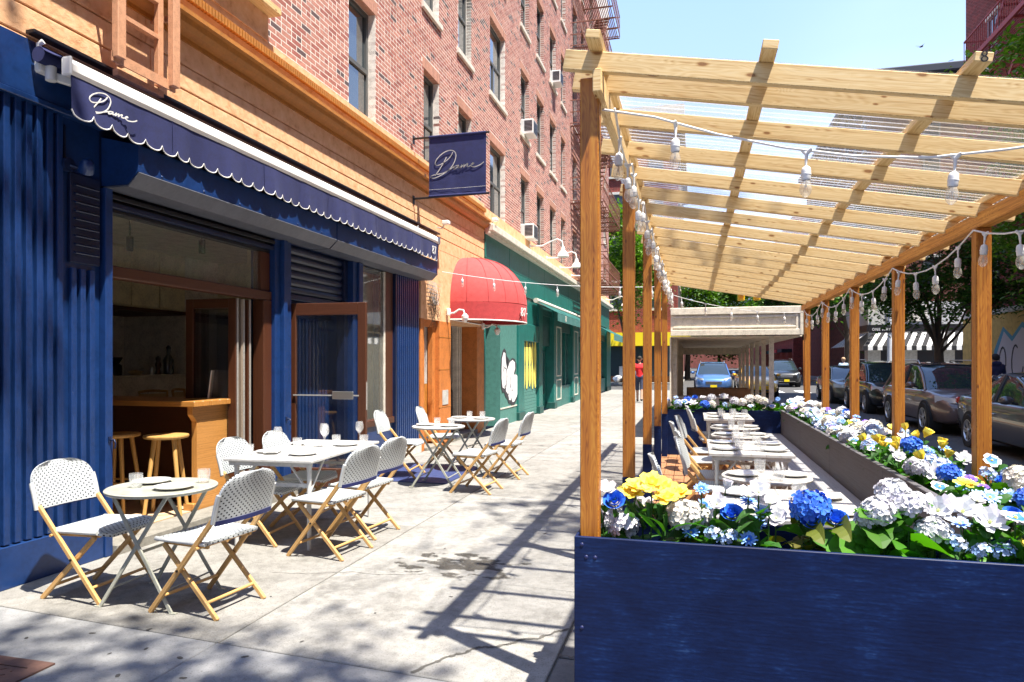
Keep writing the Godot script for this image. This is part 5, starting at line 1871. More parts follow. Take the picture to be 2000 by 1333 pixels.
func build_pergola():
	var p := thing("pergola", "timber dining pergola with orange stained posts and clear corrugated roof", "pergola")
	var w := 0.043
	for z in LZ:
		var g := Node3D.new()
		g.name = "post"
		p.add_child(g, true)
		var cut := 0.70 if z < -4.0 else -0.13
		one_box("timber", Vector3(-0.467 - w, cut, z - w), Vector3(-0.467 + w, 2.86, z + w), "cedar", g, 0.004)
		if cut > 0.0: one_box("painted_foot", Vector3(-0.467 - w - 0.002, -0.13, z - w - 0.002), Vector3(-0.467 + w + 0.002, 0.70, z + w + 0.002), "navy_ply", g, 0.004)
	for z in RZ:
		one_box("post", Vector3(1.785 - w, -0.13, z - w), Vector3(1.785 + w, 2.405, z + w), "cedar", p, 0.004)
	# long beams
	one_box("beam", Vector3(-0.440, 2.760, -3.08), Vector3(-0.400, 2.862, -8.05), "pine", p, 0.003)
	one_box("beam", Vector3(-0.440, 2.760, -8.053), Vector3(-0.400, 2.862, -12.5), "pine", p, 0.003)
	one_box("beam", Vector3(1.742, 2.407, -3.08), Vector3(1.828, 2.497, -7.9), "cedar_light", p, 0.004)
	one_box("beam", Vector3(1.742, 2.407, -7.903), Vector3(1.828, 2.497, -12.5), "cedar_light", p, 0.004)
	# rafters
	var zs := [-3.13, -3.38]
	var z := -3.86
	while z > -12.5:
		zs.append(z)
		z -= 0.58
	for q in zs:
		var b := mb()
		b.bar(Vector3(-0.575, roof_y(-0.575) - 0.045, q), Vector3(1.955, roof_y(1.955) - 0.045, q), 0.038, 0.089, Vector3.UP, 0.003)
		obj("rafter", b, "pine", p)
	# purlins on the rafters
	for x in [-0.425, 0.30, 1.06, 1.80]:
		for seg in [[-2.98 if x < 1.5 else -3.10, -7.7], [-7.703, -12.55]]:
			var b := mb()
			b.bar(Vector3(x, roof_y(x) + 0.020, seg[0]), Vector3(x, roof_y(x) + 0.020, seg[1]), 0.064, 0.038, Vector3(0.18, 1, 0), 0.003)
			obj("purlin", b, "pine", p)
	lettering("pencil_mark", "8", 0.055, 0.002, "black_paint", p, Transform3D(Basis(), Vector3(1.06, roof_y(1.06) + 0.018, -2.978)))
	# corrugated sheets
	var wave := 0.0635
	for k in 14:
		var za := -3.225 - k * 0.668
		var zb := za - 0.70
		var b := mb()
		var n := int(0.70 / wave * 8)
		b.sheet(func(u, v):
			var zz: float = lerpf(za, zb, u)
			var xx: float = lerpf(1.975, -0.58, v)
			return Vector3(xx, roof_y(xx) + 0.047 + 0.002 * (k % 2) + 0.007 * sin(zz / wave * TAU), zz), n, 1, Vector2.ONE)
		obj("roof_sheet", b, "polycarbonate", p)
	# deck boards
	var deck := thing("deck", "narrow orange brown timber deck boards under the pergola tables", "deck")
	one_box("sub_deck", Vector3(-0.54, -0.12, -3.12), Vector3(1.34, -0.022, -12.0), "joint", deck)
	var x := -0.54
	while x < 1.33:
		var zz := -3.56
		var first := rng.randf_range(0.8, 2.4)
		while zz > -11.78:
			var e := maxf(zz - first, -11.78)
			one_box("deck_board", Vector3(x, -0.02, zz), Vector3(x + 0.132, DECK, e + 0.004), "deck", deck, 0.003)
			zz = e - 0.0001
			first = 2.44
		x += 0.138
	# planters
	var f := thing("planter_box", "long navy blue painted plywood planter across the front of the pergola", "planter")
	one_box("front_board", Vector3(-0.525, -0.13, -3.115), Vector3(2.4, PT, -3.095), "navy_ply", f, 0.003)
	one_box("back_board", Vector3(-0.415, DECK + 0.002, -3.555), Vector3(2.4, PT, -3.535), "navy_ply", f, 0.003)
	one_box("end_board", Vector3(-0.525, -0.13, -3.555), Vector3(-0.512, PT, -3.116), "navy_ply", f, 0.003)
	one_box("soil", Vector3(-0.42, 0.0, -3.534), Vector3(2.4, 0.60, -3.117), "soil", f)
	for q in [[-0.49, 0.725], [-0.49, 0.35], [-0.49, 0.05], [-0.43, 0.67], [-0.47, 0.67], [-0.47, 0.08]]:
		var b := mb()
		b.lathe([Vector2(0.0001, 0.0), Vector2(0.009, 0.0), Vector2(0.007, 0.003), Vector2(0.0, 0.004)], 10)
		var o := obj("screw_head", b, "navy_trim", f)
		o.position = Vector3(q[0], q[1], -3.095)
		o.rotation.x = PI / 2
	var s := thing("planter_box", "long grey weathered planter box along the street side of the pergola", "planter")
	z = -3.557
	while z > -11.7:
		var e := maxf(z - 2.05, -11.79)
		one_box("inner_board", Vector3(1.34, -0.13, z), Vector3(1.358, PT, e + 0.003), "grey_ply", s, 0.003)
		one_box("outer_board", Vector3(1.832, -0.13, z), Vector3(1.85, PT, e + 0.003), "navy_ply", s, 0.003)
		z = e
	one_box("cap_strip", Vector3(1.332, PT + 0.001, -3.557), Vector3(1.375, PT + 0.018, -11.79), "grey_ply", s, 0.003)
	one_box("soil", Vector3(1.36, 0.0, -3.56), Vector3(1.83, 0.60, -11.79), "soil", s)
	var r := thing("planter_box", "navy blue planter closing the far end of the pergola", "planter")
	one_box("front_board", Vector3(-0.51, -0.13, -11.815), Vector3(1.34, PT, -11.795), "navy_ply", r, 0.003)
	one_box("back_board", Vector3(-0.51, -0.13, -12.25), Vector3(1.85, PT, -12.23), "navy_ply", r, 0.003)
	one_box("soil", Vector3(-0.50, 0.0, -12.228), Vector3(1.83, 0.60, -11.817), "soil", r)
	# bench
	var n := thing("bench", "built in grey bench along the inside of the street side planter", "bench")
	z = -3.56
	while z > -11.7:
		var e := maxf(z - 2.44, -11.79)
		one_box("seat_board", Vector3(0.86, 0.375, z), Vector3(1.335, 0.40, e + 0.004), "bench_grey", n, 0.004)
		one_box("riser_board", Vector3(0.90, DECK + 0.002, z), Vector3(0.92, 0.374, e + 0.004), "grey_ply", n)
		z = e


# ---------------------------------------------------------------- chairs, tables, tableware
func make_chair() -> Node3D:
	var c := thing("folding_chair", "", "chair", Vector3.ZERO, 0, "woven bistro folding chairs")
	var b: Mb
	for s in [-1.0, 1.0]:
		b = mb()
		b.bar(Vector3(0.25, 0.0, s * 0.238), Vector3(-0.245, 0.61, s * 0.232), 0.022, 0.032, Vector3(0.8, 0.6, 0), 0.005)
		var l := obj("leg", b, "bamboo", c)
		b = mb()
		b.lathe([Vector2(0, -0.016), Vector2(0.008, -0.016), Vector2(0.008, 0.016), Vector2(0, 0.016)], 8)
		var o := obj("pivot_bolt", b, "bolt", l)
		o.position = Vector3(0.022, 0.28, s * 0.238)
		o.rotation.x = PI / 2
		b = mb()
		b.bar(Vector3(-0.25, 0.0, s * 0.205), Vector3(0.17, 0.425, s * 0.205), 0.022, 0.032, Vector3(-0.7, 0.7, 0), 0.005)
		obj("leg", b, "bamboo", c)
	b = mb()
	b.tube([Vector3(0.165, 0.105, -0.23), Vector3(0.165, 0.105, 0.23)], 0.011, 8)
	obj("stretcher", b, "bamboo", c)
	b = mb()
	b.tube([Vector3(-0.16, 0.092, -0.2), Vector3(-0.16, 0.092, 0.2)], 0.011, 8)
	obj("stretcher", b, "bamboo", c)
	b = mb()
	for s in [-1.0, 1.0]: b.bar(Vector3(-0.16, 0.428, s * 0.18), Vector3(0.19, 0.432, s * 0.18), 0.022, 0.028, Vector3.UP, 0.004)
	b.bar(Vector3(0.165, 0.428, -0.15), Vector3(0.165, 0.428, 0.15), 0.024, 0.02)
	b.tube([Vector3(-0.13, 0.43, -0.255), Vector3(-0.13, 0.43, 0.255)], 0.010, 8)
	obj("seat_rails", b, "bamboo", c)
	# seat
	var half := func(u: float) -> float:   # width of the seat from the back (0) to the front (1)
		return 0.215 + 0.018 * u if u < 0.8 else (0.2294 + 0.01 * (u - 0.8)) * pow(maxf(0.0, 1.0 - pow((u - 0.8) / 0.235, 3.0)), 0.4)
	b = mb()
	b.shell(func(u, v): return Vector3(-0.17 + 0.43 * u, 0.462 - 0.012 * sin(PI * v) * sin(PI * minf(u * 1.1, 1.0)) - (0.03 * pow(maxf(0.0, (u - 0.82) / 0.18), 2.0)) + 0.008 * u, -(v * 2.0 - 1.0) * half.call(u)), 14, 10, Vector2(0.42, 0.45), Vector3(0, -0.022, 0))
	var seat := obj("seat", b, "weave", c)
	for s in [-1.0, 1.0]:
		b = mb()
		var pts := []
		for i in 9:
			var u := i / 9.0
			pts.append(Vector3(-0.172 + 0.43 * u, 0.452 + 0.008 * u, s * (half.call(u) + 0.004)))
		b.tube(pts, 0.0145, 8)
		obj("wrapped_edge", b, "wrap", seat)
	# backrest
	var bw := func(v: float) -> float:
		return 0.242 if v < 0.42 else 0.242 * pow(maxf(0.0, 1.0 - pow((v - 0.42) / 0.60, 3.0)), 0.44)
	var bp := func(u: float, v: float) -> Vector3:
		var q: float = u * 2.0 - 1.0
		return Vector3(-0.243 - 0.055 * v - 0.035 * v * v - 0.028 * (1.0 - q * q), 0.585 + 0.295 * v, -q * bw.call(v))
	b = mb()
	b.shell(bp, 16, 24, Vector2(0.49, 0.31), Vector3(-0.017, -0.003, 0))
	var back := obj("backrest", b, "weave", c)
	for s in [0.0, 1.0]:
		b = mb()
		var pts := []
		for i in 8: pts.append(bp.call(s, i / 12.0) + Vector3(-0.008, 0, 0))
		b.tube(pts, 0.016, 8)
		obj("wrapped_edge", b, "wrap", back)
	b = mb()
	for i in 8:
		var p0: Vector3 = bp.call(i / 8.0, 0.02) + Vector3(-0.020, -0.004, 0)
		var p1: Vector3 = bp.call((i + 1) / 8.0, 0.02) + Vector3(-0.020, -0.004, 0)
		b.bar(p0, p1, 0.012, 0.026)
	obj("navy_trim", b, "navy_trim", back)
	return c


func round_table(top_m: String, leg_m: String, r: float, h: float, label: String, at: Vector3, turn := 0.0) -> Node3D:
	var t := thing("round_table", label, "table", at, turn, "round folding tables")
	var b := mb()
	b.lathe([Vector2(0, h - 0.016), Vector2(r - 0.012, h - 0.016), Vector2(r - 0.006, h - 0.024), Vector2(r, h - 0.018), Vector2(r + 0.002, h - 0.006), Vector2(r - 0.004, h), Vector2(r - 0.012, h - 0.001), Vector2(0, h - 0.001)], 56)
	obj("tabletop", b, top_m, t)
	for s in [-1.0, 1.0]:
		for q in [-1.0, 1.0]:
			b = mb()
			b.bar(Vector3(q * 0.265, 0.0, s * 0.235), Vector3(-q * 0.20, h - 0.02, s * (0.21 if q > 0 else 0.195)), 0.012, 0.026, Vector3(0.8, 0.5, 0), 0.003)
			b.bar(Vector3(q * 0.255, 0.004, s * 0.235), Vector3(q * 0.30, 0.004, s * 0.235), 0.026, 0.008)
			obj("leg", b, leg_m, t)
	b = mb()
	for q in [-1.0, 1.0]: b.tube([Vector3(q * 0.19, 0.12, -0.23), Vector3(q * 0.19, 0.12, 0.23)], 0.006, 6)
	for q in [-1.0, 1.0]: b.tube([Vector3(-q * 0.195, h - 0.03, -0.21), Vector3(-q * 0.195, h - 0.03, 0.21)], 0.006, 6)
	b.bar(Vector3(0.03, 0.36, -0.22), Vector3(0.03, 0.36, 0.22), 0.01, 0.016)
	obj("cross_rods", b, leg_m, t)
	return t


func rect_table(top_m: String, leg_m: String, sx: float, sz: float, h: float, label: String, at: Vector3, turn := 0.0, planks := false) -> Node3D:
	var t := thing("rectangular_table", label, "table", at, turn, "rectangular white tables")
	var b: Mb
	if planks:
		for k in 6:
			one_box("top_plank", Vector3(-sx / 2 + k * sx / 6, h - 0.025, -sz / 2), Vector3(-sx / 2 + (k + 1) * sx / 6 - 0.0015, h - (0.0004 if k % 2 else 0.0), sz / 2), top_m, t, 0.002)
	else:
		one_box("tabletop", Vector3(-sx / 2, h - 0.026, -sz / 2), Vector3(sx / 2, h, sz / 2), top_m, t, 0.006)
	for i in [-1.0, 1.0]:
		for j in [-1.0, 1.0]:
			b = mb()
			var x: float = i * (sx / 2 - 0.07)
			var z: float = j * (sz / 2 - 0.09)
			b.tube([Vector3(x, 0, z), Vector3(x, h - 0.10, z), Vector3(x, h - 0.06, z), Vector3(x, h - 0.027, z)], [0.017, 0.019, 0.026, 0.032], 12)
			obj("leg", b, leg_m, t)
			b = mb()
			b.bar(Vector3(x - i * 0.03, h - 0.24, z), Vector3(x - i * 0.20, h - 0.035, z - j * 0.02), 0.02, 0.012)
			b.bar(Vector3(x, h - 0.28, z - j * 0.01), Vector3(x - i * 0.03, h - 0.03, z - j * 0.34), 0.012, 0.02)
			obj("brace", b, leg_m, t)
	for j in [-1.0, 1.0]:
		b = mb()
		b.bar(Vector3(-(sx / 2 - 0.07), h - 0.22, j * (sz / 2 - 0.09)), Vector3(sx / 2 - 0.07, h - 0.22, j * (sz / 2 - 0.09)), 0.016, 0.03)
		b.bar(Vector3(-(sx / 2 - 0.03), h - 0.045, j * (sz / 2 - 0.05)), Vector3(sx / 2 - 0.03, h - 0.045, j * (sz / 2 - 0.05)), 0.02, 0.035)
		obj("cross_bar", b, leg_m, t)
	return t


var plate_mesh: Mesh
var tumbler_mesh: Mesh
var wine_mesh: Mesh


func plate(p: Vector3, label: String, big := 1.0):
	var o := inst("plate", plate_mesh, "ceramic")
	o.position = p
	o.scale = Vector3(big, 1, big)
	tag(o, label, "plate", "white plates laid on the tables")


func tumbler(p: Vector3, label: String):
	var o := inst("tumbler", tumbler_mesh, "glass")
	o.position = p
	tag(o, label, "glass", "clear tumblers on the tables")


func wine_glass(p: Vector3, label: String):
	var o := inst("wine_glass", wine_mesh, "glass")
	o.position = p
	tag(o, label, "wine glass", "wine glasses on the tables")


func napkin(p: Vector3, turn: float, label: String):
	var b := mb()
	b.box(Vector3(0, 0.006, 0), Vector3(0.12, 0.010, 0.20), 0.004)
	b.box(Vector3(0.01, 0.014, 0.01), Vector3(0.09, 0.007, 0.19), 0.003)
	var o := obj("napkin", b, "napkin")
	o.position = p
	o.rotation.y = turn
	tag(o, label, "napkin")


func build_furniture():
	var b := mb()
	b.lathe([Vector2(0, 0.001), Vector2(0.07, 0.001), Vector2(0.078, 0.004), Vector2(0.118, 0.014), Vector2(0.122, 0.019), Vector2(0.116, 0.019), Vector2(0.08, 0.009), Vector2(0, 0.007)], 40)
	plate_mesh = b.mesh()
	b = mb()
	var prof := [Vector2(0, 0.001), Vector2(0.031, 0.001), Vector2(0.034, 0.006), Vector2(0.041, 0.09), Vector2(0.0385, 0.09), Vector2(0.0325, 0.012), Vector2(0, 0.010)]
	b.lathe(prof, 30)
	for i in 15:   # fluting
		var a := TAU * i / 15
		b.tube([Vector3(cos(a) * 0.0352, 0.012, sin(a) * 0.0352), Vector3(cos(a) * 0.0405, 0.075, sin(a) * 0.0405)], 0.0012, 4, false)
	b.lathe([Vector2(0, 0.0115), Vector2(0.0322, 0.0125), Vector2(0.0348, 0.045), Vector2(0, 0.045)], 24)
	tumbler_mesh = b.mesh()
	b = mb()
	b.lathe([Vector2(0, 0.001), Vector2(0.033, 0.001), Vector2(0.034, 0.003), Vector2(0.008, 0.008), Vector2(0.004, 0.03), Vector2(0.004, 0.085), Vector2(0.012, 0.095), Vector2(0.035, 0.125), Vector2(0.040, 0.15), Vector2(0.037, 0.185), Vector2(0.031, 0.21), Vector2(0.0295, 0.21), Vector2(0.036, 0.183), Vector2(0.0385, 0.15), Vector2(0.033, 0.127), Vector2(0, 0.1)], 28)
	wine_mesh = b.mesh()
	# sidewalk tables
	round_table("sage_paint", "sage_paint", 0.335, 0.735, "round sage folding table nearest the camera on the sidewalk", Vector3(-3.375, 0, -3.80), 0.02)
	var r2 := round_table("white_paint", "sage_paint", 0.33, 0.735, "round white folding table beyond the long white table", Vector3(-3.10, 0.0, -8.14), 0.05)
	r2.position.y = 0.012
	var r3 := round_table("white_paint", "sage_paint", 0.34, 0.735, "farthest round white table on the sidewalk beside the orange doorway", Vector3(-3.06, 0.0, -9.33), -0.1)
	r3.position.y = 0.012
	rect_table("white_paint", "white_paint", 0.80, 1.42, 0.75, "long white folding table for four outside the open window", Vector3(-3.43, 0, -5.67), 0.06)
	# sidewalk chairs: place, facing
	var c := make_chair()
	c.set_meta("label", "woven folding chair against the blue ribbed wall, left of the near round table")
	c.position = Vector3(-3.885, 0, -3.80)
	c.rotation.y = 0.02
	var seats := [
		[-2.985, -3.775, PI - 0.10, "woven folding chair with its back to us right of the near round table"],
		[-3.64, -5.30, 0.06, "woven folding chair on the window side of the long table, nearer one"],
		[-3.62, -5.92, 0.10, "woven folding chair on the window side of the long table, farther one"],
		[-2.86, -5.08, PI - 0.12, "woven folding chair on the kerb side of the long table, nearer one"],
		[-2.90, -5.72, PI - 0.10, "woven folding chair on the kerb side of the long table, farther one"],
		[-3.82, -8.66, 0.12, "woven folding chair in front of the blue bulkhead at the far round table"],
		[-3.58, -9.52, 0.15, "woven folding chair in front of the orange pier at the farthest table"],
		[-2.52, -7.92, PI - 0.08, "woven folding chair on the kerb side of the far round table"],
		[-2.45, -9.00, PI - 0.05, "woven folding chair on the kerb side of the farthest table"]]
	for s in seats: copy(c, s[3], Vector3(s[0], 0.012 if s[1] < -8.2 and s[0] < -3.03 else 0.0, s[1]), s[2])
	# pergola chairs
	var pz := [[0.16, -4.12, 0.15], [0.05, -5.12, 0.1], [0.20, -6.28, -0.05], [0.19, -6.92, 0.05], [0.10, -7.95, 0.1], [0.14, -8.78, -0.08], [0.26, -10.15, 0.1], [0.24, -10.85, 0.05]]
	var ord := ["first", "second", "third", "fourth", "fifth", "sixth", "seventh", "eighth"]
	for i in pz.size(): copy(c, "woven folding chair under the pergola, %s in the row from the camera" % ord[i], Vector3(pz[i][0], DECK, pz[i][1]), pz[i][2])
	# pergola tables
	rect_table("white_wood", "white_wood", 0.76, 0.90, 0.745, "white plank table under the pergola nearest the front planter", Vector3(0.49, DECK, -4.16), 0.0, true)
	round_table("white_wood", "white_wood", 0.30, 0.745, "round white table under the pergola nearest the camera", Vector3(0.49, DECK, -5.14), 0.0)
	rect_table("white_wood", "white_wood", 0.71, 1.08, 0.745, "white plank table in the middle of the pergola", Vector3(0.48, DECK, -6.82), 0.0, true)
	round_table("white_wood", "white_wood", 0.30, 0.745, "round white table under the pergola, second from the camera", Vector3(0.48, DECK, -7.93), 0.3)
	round_table("white_wood", "white_wood", 0.29, 0.745, "round white table under the pergola, third from the camera", Vector3(0.48, DECK, -8.88), 0.1)
	rect_table("white_wood", "white_wood", 0.67, 1.25, 0.745, "white plank table at the far end of the pergola", Vector3(0.47, DECK, -10.65), 0.0, true)
	# tableware: sidewalk
	var y := 0.7365
	plate(Vector3(-3.53, y, -3.88), "white plate on the near round table, left side")
	plate(Vector3(-3.235, y, -3.74), "white plate on the near round table, right side")
	tumbler(Vector3(-3.50, y, -3.71), "tumbler on the near round table, left side")
	tumbler(Vector3(-3.20, y, -3.98), "tumbler on the near round table, right side")
	y = 0.7515
	plate(Vector3(-3.25, y, -5.28), "white plate at the near kerb side corner of the long table")
	plate(Vector3(-3.22, y, -5.98), "white plate at the far kerb side corner of the long table")
	plate(Vector3(-3.66, y, -5.96), "white plate at the far window side corner of the long table")
	plate(Vector3(-3.62, y, -5.34), "white plate at the near window side corner of the long table", 0.9)
	napkin(Vector3(-3.56, y + 0.012, -5.30), 0.4, "folded napkin on the near window side plate of the long table")
	napkin(Vector3(-3.50, y, -5.86), 0.9, "folded napkin between the glasses on the long table")
	tumbler(Vector3(-3.70, y, -5.16), "tumbler at the near left corner of the long table")
	tumbler(Vector3(-3.58, y, -5.72), "tumbler in the middle of the long table")
	tumbler(Vector3(-3.10, y, -6.12), "tumbler at the far right corner of the long table")
	tumbler(Vector3(-3.36, y, -6.05), "tumbler near the far end of the long table")
	wine_glass(Vector3(-3.64, y, -5.50), "wine glass in front of the window side chairs")
	wine_glass(Vector3(-3.42, y, -5.92), "wine glass in the middle of the long table, left of a pair")
	wine_glass(Vector3(-3.34, y, -5.80), "wine glass in the middle of the long table, right of a pair")
	wine_glass(Vector3(-3.20, y, -6.22), "wine glass at the far end of the long table")
	y = 0.748
	for q in [[-3.10, -8.14, "second"], [-3.06, -9.33, "farthest"]]:
		plate(Vector3(q[0] - 0.18, y, q[1] - 0.02), "white plate on the %s round sidewalk table, wall side" % q[2])
		plate(Vector3(q[0] + 0.17, y, q[1] + 0.06), "white plate on the %s round sidewalk table, kerb side" % q[2])
		tumbler(Vector3(q[0] - 0.07, y, q[1] - 0.14), "tumbler on the %s round sidewalk table, wall side" % q[2])
		tumbler(Vector3(q[0] + 0.12, y, q[1] - 0.15), "tumbler on the %s round sidewalk table, kerb side" % q[2])
	# tableware: pergola
	y = DECK + 0.7465
	var rows := [[0.49, -4.16, 0.38, 0.30, "front plank table"], [0.48, -6.82, 0.36, 0.36, "middle plank table"], [0.47, -10.65, 0.33, 0.42, "far plank table"]]
	for q in rows:
		for j in [-1.0, 1.0]:
			var side := "far" if j < 0 else "near"
			plate(Vector3(q[0] - q[2] + 0.15, y, q[1] + j * q[3] * 0.72), "white plate on the %s, %s left" % [q[4], side])
			plate(Vector3(q[0] + q[2] - 0.15, y, q[1] + j * q[3] * 0.72), "white plate on the %s, %s right" % [q[4], side])
			tumbler(Vector3(q[0] - 0.08, y, q[1] + j * q[3] * 0.72 - 0.08), "tumbler on the %s, %s left" % [q[4], side])
			tumbler(Vector3(q[0] + 0.10, y, q[1] + j * q[3] * 0.72 + 0.06), "tumbler on the %s, %s right" % [q[4], side])
	var rounds := [[0.49, -5.14, "first"], [0.48, -7.93, "second"], [0.48, -8.88, "third"]]
	for q in rounds:
		plate(Vector3(q[0] - 0.16, y, q[1] + 0.03), "white plate on the %s round pergola table, chair side" % q[2], 0.95)
		plate(Vector3(q[0] + 0.165, y, q[1] - 0.03), "white plate on the %s round pergola table, bench side" % q[2], 0.95)
		tumbler(Vector3(q[0] - 0.03, y, q[1] - 0.16), "tumbler on the %s round pergola table, chair side" % q[2])
		tumbler(Vector3(q[0] + 0.06, y, q[1] + 0.20), "tumbler on the %s round pergola table, bench side" % q[2])
	wine_glass(Vector3(0.46, y, -9.02), "wine glass on the third round pergola table, left one")
	wine_glass(Vector3(0.60, y, -8.96), "wine glass on the third round pergola table, right one")


# ---------------------------------------------------------------- artificial flowers
var fr := RandomNumberGenerator.new()


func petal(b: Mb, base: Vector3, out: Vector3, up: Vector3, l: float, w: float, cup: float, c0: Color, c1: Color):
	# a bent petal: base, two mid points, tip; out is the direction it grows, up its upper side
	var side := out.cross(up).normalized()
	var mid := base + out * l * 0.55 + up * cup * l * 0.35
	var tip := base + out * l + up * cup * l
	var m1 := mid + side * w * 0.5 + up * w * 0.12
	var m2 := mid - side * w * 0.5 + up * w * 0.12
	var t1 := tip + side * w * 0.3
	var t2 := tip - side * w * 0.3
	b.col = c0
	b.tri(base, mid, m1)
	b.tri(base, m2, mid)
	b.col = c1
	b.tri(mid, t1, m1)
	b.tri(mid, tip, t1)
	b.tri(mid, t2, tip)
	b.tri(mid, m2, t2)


func vary(c: Color, k := 0.12) -> Color:
	var q := 1.0 + fr.randf_range(-k, k)
	return Color(clampf(c.r * q, 0, 1), clampf(c.g * q * (1.0 + fr.randf_range(-k, k) * 0.4), 0, 1), clampf(c.b * q, 0, 1))


func bloom_ball(c0: Color, c1: Color, r: float, n: int, fl: float) -> Mesh:   # hydrangea head
	var b := mb(false)
	for i in n:
		var y := 1.0 - 1.45 * (i + 0.5) / n
		var a := i * 2.39996 + fr.randf() * 0.3
		var q := sqrt(maxf(0.0, 1.0 - y * y))
		var d := Vector3(cos(a) * q, y, sin(a) * q)
		var up := (d + Vector3(fr.randf_range(-0.25, 0.25), fr.randf_range(-0.1, 0.25), fr.randf_range(-0.25, 0.25))).normalized()
		var p: Vector3 = Vector3(d.x, d.y * 0.85, d.z) * r * fr.randf_range(0.86, 1.06)
		var e := up.cross(Vector3(0.3, 0.5, 0.8)).normalized().rotated(up, fr.randf() * TAU)
		var cc := vary(c0.lerp(c1, fr.randf()))
		for k in 4:
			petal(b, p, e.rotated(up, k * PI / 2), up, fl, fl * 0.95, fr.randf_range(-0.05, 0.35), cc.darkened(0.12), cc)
	return b.mesh()


func bloom_rose(c0: Color, c1: Color, r: float) -> Mesh:
	var b := mb(false)
	for ring in 5:
		var k: int = [3, 5, 7, 8, 9][ring]
		for i in k:
			var a := TAU * i / k + ring * 0.7
			var d := Vector3(cos(a), 0, sin(a))
			var open: float = [0.05, 0.2, 0.42, 0.7, 1.0][ring]
			var out := (d * sin(open) + Vector3.UP * cos(open)).normalized()
			var up := (-d * cos(open) + Vector3.UP * sin(open)).normalized()
			petal(b, d * r * 0.12 * ring - Vector3.UP * r * 0.12 * ring, out, up, r * (0.7 + 0.1 * ring), r * (0.6 + 0.16 * ring), 0.25, vary(c0), vary(c1))
	return b.mesh()


func bloom_star(c0: Color, c1: Color, core: Color, r: float, n: int, w: float, cup: float, layers := 1, core_r := 0.18) -> Mesh:
	var b := mb(false)
	for q in layers:
		for i in n:
			var a := TAU * (i + 0.5 * q) / n
			var tilt := cup + 0.25 * q
			var out := Vector3(cos(a) * cos(tilt), sin(tilt), sin(a) * cos(tilt))
			var up := Vector3(-cos(a) * sin(tilt), cos(tilt), -sin(a) * sin(tilt))
			petal(b, Vector3(cos(a), 0, sin(a)) * r * 0.06, out, up, r * (1.0 - 0.18 * q) * fr.randf_range(0.92, 1.05), w * r, fr.randf_range(-0.1, 0.2), vary(c0), vary(c1))
	b.col = core
	b.lathe([Vector2(r * core_r, -0.002), Vector2(r * core_r, r * 0.1), Vector2(r * core_r * 0.6, r * 0.2), Vector2(0, r * 0.22)], 8)
	return b.mesh()


func bloom_cup(c0: Color, c1: Color, r: float, n := 6) -> Mesh:   # tulip
	var b := mb(false)
	for q in 2:
		for i in n / 2:
			var a := TAU * (i + 0.5 * q) / (n / 2)
			var d := Vector3(cos(a), 0, sin(a))
			var out := (d * 0.42 + Vector3.UP).normalized()
			petal(b, d * r * 0.1, out, -d, r * 1.7, r * 1.25, 0.18 - 0.3 * fr.randf(), vary(c0), vary(c1))
	return b.mesh()


func leaf_bunch(c: Color, n: int, l: float, w: float, lift: float) -> Mesh:
	var b := mb(false)
	for i in n:
		var a := i * 2.4 + fr.randf() * 0.5
		var d := Vector3(cos(a), 0, sin(a))
		var t := fr.randf_range(lift - 0.5, lift + 0.65)
		var out := (d * cos(t) + Vector3.UP * sin(t)).normalized()
		var up := (Vector3.UP * cos(t) - d * sin(t)).normalized().rotated(out, fr.randf_range(-0.8, 0.8))
		var h := fr.randf_range(0.0, 0.16)
		var droop := fr.randf_range(0.1, 0.7)
		var bend := fr.randf_range(-0.25, 0.25)
		var cc := vary(c, 0.3)
		var base := Vector3(0, h, 0) + out * 0.02
		var side := out.cross(up)
		var L := l * fr.randf_range(0.7, 1.15)
		var W := w * fr.randf_range(0.8, 1.15)
		var P := []
		for k in 6:
			var u := k / 5.0
			var c2: Vector3 = base + out * L * u - Vector3.UP * L * droop * u * u + side * L * bend * u * u
			var ww := W * pow(sin(PI * minf(0.97, u * 0.9 + 0.06)), 0.8) * (0.5 + 0.06 * sin(u * 17.0 + i))
			P.append([c2, c2 + side * ww + up * ww * 0.35, c2 - side * ww + up * ww * 0.35])
		for k in 5:
			b.col = cc
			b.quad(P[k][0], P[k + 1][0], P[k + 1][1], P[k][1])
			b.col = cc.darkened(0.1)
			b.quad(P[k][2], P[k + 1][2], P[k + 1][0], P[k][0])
	return b.mesh()


var blooms := {}
var leaves := {}
var stem_mesh: Mesh


